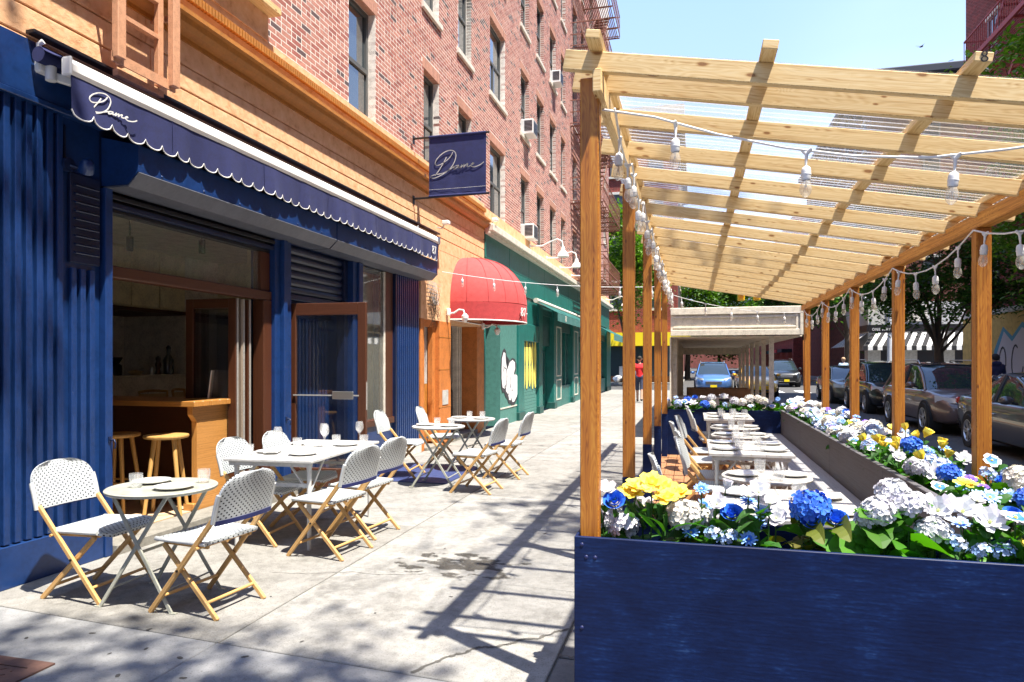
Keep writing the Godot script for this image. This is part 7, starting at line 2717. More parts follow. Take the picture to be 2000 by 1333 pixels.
func facade_windows(t, plane_x: float, out: float, z0: float, z1: float, dz: float, ys: Array, w: float, h: float, along_x := false, sill_m := "limestone"):
	# windows of a distant wall, each a part with its own frame, pane and sill; along_x: the wall faces +z at z = plane_x
	var fm := mb()
	for e in [[-w / 2, -w / 2 + 0.09], [w / 2 - 0.09, w / 2], [-0.0, 0.0]]: fm.span(Vector3(0, 0.0, e[0]), Vector3(0.06, h, e[1]))
	for e in [[0.0, 0.09], [h - 0.09, h], [h * 0.5 - 0.05, h * 0.5 + 0.05]]: fm.span(Vector3(0, e[0], -w / 2 + 0.09), Vector3(0.05, e[1], w / 2 - 0.09))
	var frame := fm.mesh()
	var pm := mb()
	pm.span(Vector3(-0.02, 0.09, -w / 2 + 0.09), Vector3(0.02, h - 0.09, w / 2 - 0.09))
	var pane := pm.mesh()
	var sm := mb()
	sm.span(Vector3(0.0, -0.16, -w / 2 - 0.15), Vector3(0.14, -0.01, w / 2 + 0.15))
	sm.span(Vector3(0.0, h + 0.01, -w / 2 - 0.15), Vector3(0.10, h + 0.20, w / 2 + 0.15))
	var sill := sm.mesh()
	var z := z0
	while z > z1:
		for y in ys:
			var win := Node3D.new()
			win.name = "window"
			t.add_child(win, true)
			if along_x: win.transform = Transform3D(Basis(Vector3.UP, -PI / 2), Vector3(z, y, plane_x))
			else: win.transform = Transform3D(Basis() if out > 0 else Basis(Vector3.UP, PI), Vector3(plane_x, y, z))
			inst("frame", frame, "window_frame", win)
			inst("pane", pane, "glass_dark", win)
			inst("sill", sill, sill_m, win)
		z -= dz


func build_street():
	# parked cars on the far side, facing us
	make_car("dark grey sedan nearest at the right edge, cut by the frame", "car_grey", false, Vector3(6.15, -0.14, -14.1), 0.0, 1.03)
	make_car("bronze SUV parked between the grey sedan and the black SUV", "car_bronze", true, Vector3(6.2, -0.14, -19.9), 0.02, 1.0)
	make_car("black SUV parked behind the bronze one", "car_black", true, Vector3(6.35, -0.14, -26.3), 0.0, 1.02)
	make_car("olive grey sedan farthest in the row of parked cars", "car_olive", false, Vector3(6.25, -0.14, -31.9), 0.0, 1.05)
	make_car("light blue car parked beyond the beige shed", "car_blue", true, Vector3(0.95, -0.14, -38.5), 0.0, 1.0)
	make_car("yellow taxi coming up the street", "car_yellow", false, Vector3(2.95, -0.14, -36.5), 0.0, 1.05)
	make_car("black pickup sized SUV waiting at the crossing", "car_black", true, Vector3(5.9, -0.14, -51.0), 0.0, 1.1)
	# red brick house on the right
	var r := thing("brick_house", "tall red brick apartment house on the right with red fire escape", "building")
	one_box("wall", Vector3(11.6, 0, 30), Vector3(30, 26, -34.6), "far_brick_red", r)
	facade_windows(r, 11.6, -1, -31.6, -34.0, 4.0, [4.2, 7.3, 10.4, 13.5, 16.6, 19.7], 1.0, 1.9)
	facade_windows(r, 11.6, -1, -28.4, 0.0, 3.3, [4.2, 7.3, 10.4, 13.5, 16.6, 19.7], 1.0, 1.9)
	one_box("shop_wall", Vector3(11.45, 0, 5.0), Vector3(11.6, 3.4, -34.5), "yellow_wall", r)
	one_box("string_course", Vector3(11.40, 3.42, 5.0), Vector3(11.6, 3.62, -34.5), "limestone", r)
	var fe := thing("red_fire_escape", "red painted iron fire escape on the brick house at the upper right", "fire escape", Vector3(11.6, 0, -27.0))
	for y in [7.1, 10.2, 13.3, 16.4, 19.5]:
		var b := mb()
		for i in 14: b.span(Vector3(-0.08 - i * 0.08, y, -4.2), Vector3(-0.12 - i * 0.08, y + 0.03, 4.2))
		b.span(Vector3(-1.24, y - 0.12, -4.2), Vector3(-1.18, y + 0.06, 4.2))
		for e in [-4.2, 0.0, 4.2]: b.span(Vector3(-1.2, y - 0.08, e - 0.04), Vector3(0, y - 0.002, e + 0.04))
		obj("platform", b, "red_iron", fe)
		b = mb()
		b.bar(Vector3(-1.2, y + 0.95, -4.2), Vector3(-1.2, y + 0.95, 4.2), 0.05, 0.05)
		for i in 43: b.bar(Vector3(-1.2, y, -4.2 + i * 0.2), Vector3(-1.2, y + 0.95, -4.2 + i * 0.2), 0.022, 0.022, Vector3.RIGHT)
		for e in [-4.2, 4.2]:
			b.bar(Vector3(-1.2, y + 0.95, e), Vector3(0, y + 0.95, e), 0.05, 0.05)
			for i in 5: b.bar(Vector3(-0.2 - i * 0.2, y, e), Vector3(-0.2 - i * 0.2, y + 0.95, e), 0.022, 0.022, Vector3.RIGHT)
		obj("railing", b, "red_iron", fe)
		b = mb()
		for e in [-3.6, 3.6]:
			b.bar(Vector3(-1.15, y - 0.1, e), Vector3(0.0, y - 1.1, e), 0.06, 0.06)
		b.bar(Vector3(-0.4, y, -2.5), Vector3(-0.4, y + 3.1, 1.2), 0.03, 0.16)
		b.bar(Vector3(-0.95, y, -2.5), Vector3(-0.95, y + 3.1, 1.2), 0.03, 0.16)
		for i in 11: b.box(Vector3(-0.675, y + 0.28 * (i + 0.5), -2.5 + 3.7 * (i + 0.5) / 11.0), Vector3(0.52, 0.02, 0.2))
		obj("stair_brace", b, "red_iron", fe)
	# graffiti on the yellow wall
	var gr := func(called: String, pts: Array, m: String, o: float):
		var poly := PackedVector2Array()
		for q in pts: poly.append(Vector2(q[0], q[1]))
		var b := mb()
		b.x = Transform3D(Basis(Vector3(0, 0, 1), Vector3.UP, Vector3.LEFT), Vector3(11.448 - o, 0, 0))
		b.prism(poly, 0.004)
		obj(called, b, m, r)
	gr.call("spray_outline", [[-31.2, 0.4], [-31.2, 2.0], [-30.4, 2.9], [-29.6, 2.5], [-28.8, 3.0], [-27.8, 2.7], [-26.8, 3.0], [-25.8, 2.6], [-24.5, 3.0], [-22.8, 2.5], [-22.8, 0.3]], "graffiti_blue", 0.0)
	gr.call("spray_fill", [[-31.0, 0.5], [-30.9, 1.9], [-30.3, 2.7], [-29.6, 2.3], [-28.8, 2.8], [-27.8, 2.5], [-26.8, 2.8], [-25.8, 2.4], [-24.5, 2.8], [-23.0, 2.3], [-23.0, 0.4]], "graffiti_grey", 0.005)
	for k in 7:
		var b := mb()
		var pts := []
		for i in 15:
			var a := i / 14.0 * 5.2 + k
			pts.append(Vector3(11.432, 1.4 + 0.8 * sin(a) * (1.0 - 0.03 * i), -30.5 + k * 1.15 + 0.38 * cos(a) + i * 0.02))
		b.ribbon(pts, 0.07, Vector3.LEFT, 0.004)
		obj("spray_line", b, "graffiti_black", r)
	# corner house beyond the crossing: dark cornice, white shop with striped awning
	var d := thing("corner_house", "old shade toned brick corner house with heavy black cornice and white corner shop", "building", Vector3(12.6, 0, -56.0))
	one_box("wall", Vector3(0, 0, -30), Vector3(30, 21.5, 0), "far_brick_shaded", d)
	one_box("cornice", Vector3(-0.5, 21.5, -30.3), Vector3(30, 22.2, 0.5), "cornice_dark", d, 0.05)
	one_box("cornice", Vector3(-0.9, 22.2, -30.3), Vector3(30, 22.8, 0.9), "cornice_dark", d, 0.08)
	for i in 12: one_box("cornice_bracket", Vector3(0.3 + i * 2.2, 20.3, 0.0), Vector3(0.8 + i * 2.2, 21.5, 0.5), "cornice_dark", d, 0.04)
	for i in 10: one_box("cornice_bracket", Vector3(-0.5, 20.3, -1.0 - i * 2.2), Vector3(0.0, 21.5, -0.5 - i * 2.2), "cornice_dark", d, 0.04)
	facade_windows(d, 0.0, 1, 28.0, 1.0, 3.0, [7.0, 10.6, 14.2, 17.6], 1.1, 2.1, true)
	facade_windows(d, 0.0, -1, -2.0, -28.0, 3.0, [7.0, 10.6, 14.2, 17.6], 1.1, 2.1)
	one_box("shop_wall", Vector3(-0.25, 0, -8.0), Vector3(24, 5.9, 0.25), "white_paint", d)
	one_box("shop_band", Vector3(-0.35, 3.75, -8.0), Vector3(24, 4.25, 0.35), "black_paint", d)
	one_box("sign_board", Vector3(1.0, 4.5, 0.26), Vector3(3.6, 5.6, 0.34), "cream_paint", d)
	for i in 9:
		one_box("shop_window", Vector3(0.6 + i * 2.4, 0.6, 0.251), Vector3(2.0 + i * 2.4, 2.4, 0.27), "glass_dark", d)
	for i in 3: one_box("shop_window", Vector3(-0.27, 0.6, -0.8 - i * 2.4), Vector3(-0.251, 2.4, -2.2 - i * 2.4), "glass_dark", d)
	var aw := thing("striped_awning", "black and white striped awning of the corner shop across the crossing", "awning", Vector3(12.6, 3.65, -56.0))
	for k in 80:
		var x0 := 0.0 + k * 0.3
		var b := mb()
		b.sheet(func(u, v): return Vector3(x0 + u * 0.3 - (v * 0.9 * (1.0 - (x0 + u * 0.3) / 24.0)), -v * 1.0, 0.3 + v * 1.5), 1, 3, Vector2.ONE, 0.01)
		b.sheet(func(u, v): return Vector3(x0 + u * 0.3 - 0.9 * (1.0 - (x0 + u * 0.3) / 24.0), -1.0 - v * 0.28, 1.805), 1, 1, Vector2.ONE, 0.01)
		obj("stripe", b, "white_cloth" if k % 2 else "black_cloth", aw)
	for k in 20:
		var z0 := 0.3 - k * 0.3
		var b := mb()
		b.sheet(func(u, v): return Vector3(-0.3 - v * 1.4, -v * 1.0, z0 - (1.0 - u) * 0.3 + v * 1.2 * (1.0 - k / 20.0)), 1, 3, Vector2.ONE, 0.01)
		obj("stripe", b, "white_cloth" if k % 2 else "black_cloth", aw)
	# further right side and left side of the street
	var e := thing("tenement_row", "red brick tenement row along the far right side of the street", "building", Vector3(11.4, 0, -88.0))
	one_box("wall", Vector3(0, 0, -60), Vector3(20, 19, 0), "far_brick_red", e)
	facade_windows(e, 0.0, -1, -2.0, -40.0, 3.2, [4.5, 8.0, 11.5, 15.0], 1.2, 2.0)
	for i in 6:
		one_box("shop_awning", Vector3(-1.2, 2.7, -1.0 - i * 6.0), Vector3(0.0, 3.1, -5.5 - i * 6.0), ["black_cloth", "red_cloth", "green_cloth"][i % 3], e)
	var f := thing("corner_deli", "brick house with bright yellow deli sign across the crossing on the left", "building", Vector3(-1.2, 0, -53.5))
	one_box("wall", Vector3(-24, 0, -30), Vector3(0, 20, 0), "far_brick_red", f)
	one_box("cornice", Vector3(-24.2, 20, -30.2), Vector3(0.5, 20.8, 0.5), "limestone", f)
	facade_windows(f, 0.0, 1, -1.6, -20.0, 2.9, [5.6, 9.0, 12.4, 15.8], 1.1, 2.0, true)
	facade_windows(f, 0.0, 1, -2.0, -28.0, 3.0, [5.6, 9.0, 12.4, 15.8], 1.1, 2.0)
	one_box("deli_sign", Vector3(-20, 2.75, 0.05), Vector3(0.0, 3.75, 0.9), "yellow_sign", f)
	one_box("deli_sign", Vector3(0.0, 2.75, -12.0), Vector3(0.9, 3.75, 0.9), "yellow_sign", f)
	one_box("shop_glass", Vector3(-20, 0.0, 0.02), Vector3(-0.1, 2.7, 0.06), "glass_dark", f)
	one_box("shop_sill", Vector3(-20, 0.0, 0.07), Vector3(-0.1, 0.45, 0.2), "brown_door", f)
	var h := thing("tenement_row", "pale brick tenement row along the far left side of the street", "building", Vector3(-1.6, 0, -90.0))
	one_box("wall", Vector3(-20, 0, -60), Vector3(0, 18, 0), "far_brick", h)
	facade_windows(h, 0.0, 1, -2.0, -40.0, 3.2, [4.5, 8.0, 11.5], 1.2, 2.0)
	var end := thing("distant_house", "brick house closing the end of the street", "building", Vector3(5, 0, -175))
	one_box("wall", Vector3(-30, 0, -10), Vector3(30, 14, 0), "far_brick", end)
	facade_windows(end, 0.0, 1, 20.0, -20.0, 5.0, [4.0, 8.0], 1.6, 2.4, true)


# ---------------------------------------------------------------- trees
func crown_mesh(sd: int, lumps: Array, n: int, size: float, c0: Color, c1: Color, spread := 0.28) -> Mesh:
	var r := RandomNumberGenerator.new()
	r.seed = sd
	var cl := []
	for l in lumps:
		for i in l[2]:
			var d := Vector3(r.randfn(), r.randfn(), r.randfn()).normalized() * pow(r.randf(), 0.45)
			cl.append([l[0] + d * (l[1] as Vector3), r.randf()])
	var b := mb(false)
	for i in n:
		var q = cl[r.randi() % cl.size()]
		var p: Vector3 = q[0] + Vector3(r.randfn(), r.randfn() * 0.7, r.randfn()) * spread
		var a := r.randf() * TAU
		var t := r.randf_range(-0.9, 0.6)
		var out := Vector3(cos(a) * cos(t), sin(t), sin(a) * cos(t))
		var side := out.cross(Vector3(r.randf_range(-0.5, 0.5), 1, r.randf_range(-0.5, 0.5))).normalized()
		var up := side.cross(out)
		var s := size * r.randf_range(0.6, 1.25)
		var m := p + out * s * 0.5
		b.col = c0.lerp(c1, r.randf())
		var w1 := m + side * s * 0.33 + up * s * 0.10
		var w2 := m - side * s * 0.33 + up * s * 0.10
		b.tri(p, p + out * s, w1)
		b.tri(p, w2, p + out * s)
	return b.mesh()


func tree(called: String, label: String, at: Vector3, trunk_r: float, fork: float, lumps: Array, n: int, size: float, c0: Color, c1: Color, sd: int, spread := 0.28, lean := Vector3.ZERO, limb := 0.5):
	var t := thing(called, label, "tree", at, 0, "street trees")
	var r := RandomNumberGenerator.new()
	r.seed = sd
	var b := mb()
	var top := Vector3(lean.x, fork, lean.z)
	b.tube([Vector3(0, -0.15, 0), Vector3(0, 0.15, 0), top * 0.5 + Vector3(0.03, 0, 0.02), top], [trunk_r * 1.5, trunk_r * 1.1, trunk_r * 0.95, trunk_r * 0.8], 10)
	for l in lumps:
		var c: Vector3 = l[0]
		for k in 4:
			var d := Vector3(r.randf_range(-1, 1), r.randf_range(-0.3, 0.9), r.randf_range(-1, 1)) * (l[1] as Vector3) * 0.8
			var e := c + d
			var mid := top.lerp(e, 0.5) + Vector3(r.randf_range(-0.2, 0.2), 0.25, r.randf_range(-0.2, 0.2))
			var from := top * r.randf_range(0.72, 1.0)
			var limb_k: float = limb * (l[3] if l.size() > 3 else 1.0)
			b.tube([from, from.lerp(mid, 0.5) + Vector3(r.randf_range(-0.15, 0.15), 0, r.randf_range(-0.15, 0.15)), mid, e], [trunk_r * limb_k, trunk_r * limb_k * 0.7, trunk_r * limb_k * 0.45, trunk_r * 0.05], 6)
			for q in 3:
				var f := mid.lerp(e, r.randf_range(0.2, 0.8))
				var g := f + Vector3(r.randf_range(-1, 1), r.randf_range(-0.2, 0.8), r.randf_range(-1, 1)) * (l[1] as Vector3) * 0.4
				b.tube([f, f.lerp(g, 0.5) + Vector3(0, 0.08, 0), g], [trunk_r * 0.16, trunk_r * 0.1, trunk_r * 0.03], 5)
	obj("trunk", b, "bark", t)
	inst("crown", crown_mesh(sd, lumps, n, size, c0, c1, spread), "leaf", t)
	return t


func build_trees():
	var D0 := Color(0.025, 0.075, 0.012)
	var D1 := Color(0.085, 0.20, 0.025)
	var G0 := Color(0.06, 0.16, 0.015)
	var G1 := Color(0.20, 0.36, 0.04)
	# right hand sidewalk
	tree("street_tree", "dark leafy street tree with forking trunk behind the parked SUVs", Vector3(8.7, 0, -28.6), 0.17, 2.4, [[Vector3(0, 4.7, 0), Vector3(2.9, 1.7, 2.6), 46], [Vector3(-0.8, 6.8, 0.5), Vector3(2.2, 1.4, 2.0), 22], [Vector3(-1.6, 3.6, 0.2), Vector3(1.3, 0.7, 1.2), 8], [Vector3(1.8, 3.8, 0.5), Vector3(1.3, 0.8, 1.2), 8]], 17000, 0.17, D0, D1, 301, 0.34, Vector3.ZERO, 0.36)
	tree("street_tree", "bright green street tree reaching in at the right edge", Vector3(9.0, 0, -19.2), 0.18, 3.0, [[Vector3(-0.2, 5.2, 0), Vector3(2.1, 1.9, 2.6), 40], [Vector3(-0.6, 8.4, 0.0), Vector3(1.7, 1.9, 2.0), 34], [Vector3(-0.2, 3.7, -0.6), Vector3(1.5, 0.8, 1.6), 12]], 15000, 0.16, G0, G1, 302)
	# beyond the crossing
	tree("street_tree", "light green tree across the crossing beside the yellow deli sign", Vector3(-4.6, 0, -48.5), 0.2, 3.6, [[Vector3(0, 8.5, 0), Vector3(2.8, 4.2, 2.6), 70]], 11000, 0.26, G0, G1, 303, 0.5)
	tree("street_tree", "big green tree over the street beyond the beige shed, left one", Vector3(-0.6, 0, -66.0), 0.25, 4.0, [[Vector3(1.5, 8.0, 0), Vector3(5.0, 3.6, 4.0), 80]], 11000, 0.32, Color(0.04, 0.11, 0.015), Color(0.13, 0.27, 0.035), 304, 0.6)
	tree("street_tree", "big dark green tree over the street beyond the beige shed, right one", Vector3(10.4, 0, -72.0), 0.25, 4.0, [[Vector3(-2.6, 8.5, 0), Vector3(5.5, 4.2, 5.0), 80]], 11000, 0.34, D0, D1, 305, 0.6)
	tree("street_tree", "small dark green tree in front of the corner shop far right", Vector3(10.6, 0, -54.0), 0.2, 3.5, [[Vector3(-0.8, 6.6, 0), Vector3(2.8, 2.4, 2.8), 40]], 7000, 0.26, D0, D1, 306, 0.5)
	tree("street_tree", "hazy green tree closing the end of the street", Vector3(4.0, 0, -120.0), 0.3, 3.0, [[Vector3(0, 7.5, 0), Vector3(9.0, 5.0, 5.0), 90]], 9000, 0.55, G0, D1, 307, 0.9)
	# the tree behind the camera whose leaves dapple the sidewalk
	tree("street_tree", "street tree behind the camera that shades the front flags", Vector3(-0.95, 0, 3.4), 0.16, 6.5, [[Vector3(2.5, 11.0, -3.85), Vector3(1.5, 0.8, 0.55), 10], [Vector3(1.1, 11.0, -3.75), Vector3(1.0, 0.6, 0.5), 7], [Vector3(3.65, 11.0, -8.6), Vector3(1.0, 0.5, 1.9), 8, 0.3], [Vector3(-0.6, 11.0, -4.9), Vector3(0.5, 0.7, 0.5), 3], [Vector3(0.8, 11.5, -1.8), Vector3(2.2, 1.1, 1.4), 20]], 2400, 0.17, G0, G1, 308, 0.26, Vector3.ZERO, 0.2)


# ---------------------------------------------------------------- people
func figure_mesh(bones: Array, cell: float, k := 0.035) -> Mesh:
	# bones: [a, b, radius a, radius b, colour]; smooth union of tapered capsules meshed as surface nets
	var lo := Vector3.ONE * 1e9
	var hi := Vector3.ONE * -1e9
	for q in bones:
		for e in 2:
			var p: Vector3 = q[e]
			var r: float = q[2 + e] + cell * 2.0
			lo = lo.min(p - Vector3.ONE * r)
			hi = hi.max(p + Vector3.ONE * r)
	var n := Vector3i(((hi - lo) / cell).ceil()) + Vector3i.ONE
	var f := PackedFloat32Array()
	f.resize(n.x * n.y * n.z)
	f.fill(1.0)
	for q in bones:
		var a: Vector3 = q[0]
		var b: Vector3 = q[1]
		var ra: float = q[2]
		var rb: float = q[3]
		var m := maxf(ra, rb) + cell * 3.0
		var i0 := Vector3i(((a.min(b) - Vector3.ONE * m - lo) / cell).floor()).clamp(Vector3i.ZERO, n - Vector3i.ONE)
		var i1 := Vector3i(((a.max(b) + Vector3.ONE * m - lo) / cell).ceil()).clamp(Vector3i.ZERO, n - Vector3i.ONE)
		var ab := b - a
		var l2 := maxf(ab.length_squared(), 1e-8)
		for z in range(i0.z, i1.z + 1):
			for y in range(i0.y, i1.y + 1):
				for x in range(i0.x, i1.x + 1):
					var p := lo + Vector3(x, y, z) * cell
					var t := clampf((p - a).dot(ab) / l2, 0, 1)
					var d := (p - a - ab * t).length() - lerpf(ra, rb, t)
					var i := (z * n.y + y) * n.x + x
					var o := f[i]
					var h := maxf(k - absf(o - d), 0.0) / k
					f[i] = minf(o, d) - h * h * k * 0.25
	var idx := {}
	var P := PackedVector3Array()
	var N := PackedVector3Array()
	var C := PackedColorArray()
	var sx := 1
	var sy := n.x
	var sz := n.x * n.y
	for z in n.z - 1:
		for y in n.y - 1:
			for x in n.x - 1:
				var i := z * sz + y * sy + x
				var v := [f[i], f[i + sx], f[i + sy], f[i + sx + sy], f[i + sz], f[i + sx + sz], f[i + sy + sz], f[i + sx + sy + sz]]
				var neg := 0
				for q in v: neg += 1 if q < 0.0 else 0
				if neg == 0 or neg == 8: continue
				var s := Vector3.ZERO
				var c := 0
				for e in [[0, 1], [2, 3], [4, 5], [6, 7], [0, 2], [1, 3], [4, 6], [5, 7], [0, 4], [1, 5], [2, 6], [3, 7]]:
					var va: float = v[e[0]]
					var vb: float = v[e[1]]
					if (va < 0.0) != (vb < 0.0):
						var t := va / (va - vb)
						var pa := Vector3(e[0] & 1, (e[0] >> 1) & 1, e[0] >> 2)
						var pb := Vector3(e[1] & 1, (e[1] >> 1) & 1, e[1] >> 2)
						s += pa.lerp(pb, t)
						c += 1
				idx[i] = P.size()
				var p := lo + (Vector3(x, y, z) + s / c) * cell
				P.append(p)
				N.append(Vector3(v[1] + v[3] + v[5] + v[7] - v[0] - v[2] - v[4] - v[6], v[2] + v[3] + v[6] + v[7] - v[0] - v[1] - v[4] - v[5], v[4] + v[5] + v[6] + v[7] - v[0] - v[1] - v[2] - v[3]).normalized())
				var best := 1e9
				var col := Color.WHITE
				for q in bones:
					var ab: Vector3 = q[1] - q[0]
					var t := clampf((p - q[0]).dot(ab) / maxf(ab.length_squared(), 1e-8), 0, 1)
					var d: float = (p - q[0] - ab * t).length() - lerpf(q[2], q[3], t)
					if d < best:
						best = d
						col = q[4]
				C.append(col)
	var I := PackedInt32Array()
	for z in range(1, n.z - 1):
		for y in range(1, n.y - 1):
			for x in range(1, n.x - 1):
				var i := z * sz + y * sy + x
				var a := f[i] < 0.0
				for e in [[sx, sy, sz], [sy, sz, sx], [sz, sx, sy]]:
					if a == (f[i + e[0]] < 0.0): continue
					var q := [i - e[1] - e[2], i - e[2], i, i - e[1]]
					var ok := true
					for w in q:
						if not idx.has(w): ok = false
					if not ok: continue
					var o := [idx[q[0]], idx[q[1]], idx[q[2]], idx[q[3]]]
					if not a: o.reverse()
					I.append_array(PackedInt32Array([o[0], o[2], o[1], o[0], o[3], o[2]]))
	var arr := []
	arr.resize(Mesh.ARRAY_MAX)
	arr[Mesh.ARRAY_VERTEX] = P
	arr[Mesh.ARRAY_NORMAL] = N
	arr[Mesh.ARRAY_COLOR] = C
	arr[Mesh.ARRAY_INDEX] = I
	var am := ArrayMesh.new()
	am.add_surface_from_arrays(Mesh.PRIMITIVE_TRIANGLES, arr)
	return am


func person(label: String, at: Vector3, turn: float, top: Color, legs: Color, skin: Color, hair: Color, shorts: bool, stride: float, sleeves: bool, extra := ""):
	var o := thing("person", label, "person", at, turn)
	var shoe := Color(0.03, 0.03, 0.03)
	var bones := []
	# trunk, z is forward
	bones.append([Vector3(-0.09, 0.95, 0), Vector3(0.09, 0.95, 0), 0.115, 0.115, legs])
	bones.append([Vector3(0, 1.02, 0), Vector3(0, 1.20, 0.01), 0.125, 0.135, top])
	bones.append([Vector3(-0.09, 1.32, 0), Vector3(0.09, 1.32, 0), 0.125, 0.125, top])
	bones.append([Vector3(-0.16, 1.42, -0.01), Vector3(0.16, 1.42, -0.01), 0.065, 0.065, top])
	bones.append([Vector3(0, 1.44, 0), Vector3(0, 1.54, 0.02), 0.06, 0.052, skin])
	for s in [-1.0, 1.0]:
		var sw: float = stride * s
		var hip := Vector3(s * 0.09, 0.92, 0)
		var knee := Vector3(s * 0.10, 0.50, sw * 0.22 + 0.03)
		var ank := Vector3(s * 0.10, 0.09 + (0.05 if sw < 0 else 0.0), sw * 0.42 - 0.03)
		bones.append([hip, knee, 0.092, 0.068, legs])
		bones.append([knee, ank, 0.060, 0.042, skin if shorts else legs])
		bones.append([ank + Vector3(0, -0.03, -0.02), ank + Vector3(0, -0.05, 0.14), 0.045, 0.035, shoe])
		var sh := Vector3(s * 0.19, 1.41, -0.01)
		var el := Vector3(s * 0.25, 1.13, -sw * 0.12 - 0.02)
		var wr := Vector3(s * 0.24, 0.90, -sw * 0.20 + 0.06)
		bones.append([sh, el, 0.058, 0.046, top])
		bones.append([el, wr, 0.043, 0.032, top if sleeves else skin])
		bones.append([wr, wr + Vector3(0, -0.075, 0.01), 0.03, 0.032, skin])
		for k in 4: bones.append([wr + Vector3(0, -0.08, -0.025 + k * 0.02), wr + Vector3(-s * 0.012, -0.15 + 0.012 * absf(k - 1.5), -0.02 + k * 0.02), 0.011, 0.009, skin])
		bones.append([wr + Vector3(0, -0.03, 0.03), wr + Vector3(-s * 0.01, -0.09, 0.055), 0.012, 0.009, skin])
	# head: skull, jaw, nose, ears
	bones.append([Vector3(0, 1.655, 0.0), Vector3(0, 1.665, 0.03), 0.088, 0.084, skin])
	bones.append([Vector3(0, 1.59, 0.05), Vector3(0, 1.61, 0.03), 0.05, 0.06, skin])
	bones.append([Vector3(0, 1.64, 0.115), Vector3(0, 1.615, 0.125), 0.010, 0.013, skin])
	for s in [-1.0, 1.0]: bones.append([Vector3(s * 0.088, 1.63, 0.005), Vector3(s * 0.088, 1.66, 0.0), 0.014, 0.016, skin])
	bones.append([Vector3(0, 1.69, -0.03), Vector3(0, 1.70, 0.03), 0.083, 0.078, hair])
	if extra == "hood":
		bones.append([Vector3(-0.07, 1.50, -0.08), Vector3(0.07, 1.50, -0.08), 0.06, 0.06, top])
		bones.append([Vector3(0, 1.68, -0.02), Vector3(0, 1.70, 0.04), 0.095, 0.09, hair])
	if extra == "cap":
		bones.append([Vector3(0, 1.71, -0.02), Vector3(0, 1.715, 0.03), 0.088, 0.085, hair])
		bones.append([Vector3(-0.04, 1.70, 0.13), Vector3(0.04, 1.70, 0.13), 0.022, 0.022, hair])
	var body := inst("body", figure_mesh(bones, 0.024), "person_skin", o)
	return o


func build_people():
	var sk := Color(0.42, 0.24, 0.17)
	person("person in a red t-shirt and dark shorts walking away down the sidewalk", Vector3(-2.02, 0, -26.8), PI, Color(0.62, 0.015, 0.02), Color(0.02, 0.03, 0.07), sk, Color(0.03, 0.02, 0.015), true, 0.8, false)
	person("person in a pale denim shirt and tan cap walking away behind the parked cars", Vector3(7.75, 0, -40.4), PI, Color(0.32, 0.46, 0.62), Color(0.16, 0.2, 0.28), sk, Color(0.5, 0.3, 0.17), false, 0.5, true, "cap")
	person("person in a navy hooded jacket seen from behind by the graffiti wall", Vector3(8.55, 0, -23.2), PI, Color(0.008, 0.014, 0.06), Color(0.02, 0.02, 0.03), sk, Color(0.012, 0.012, 0.016), false, 0.5, true, "hood")


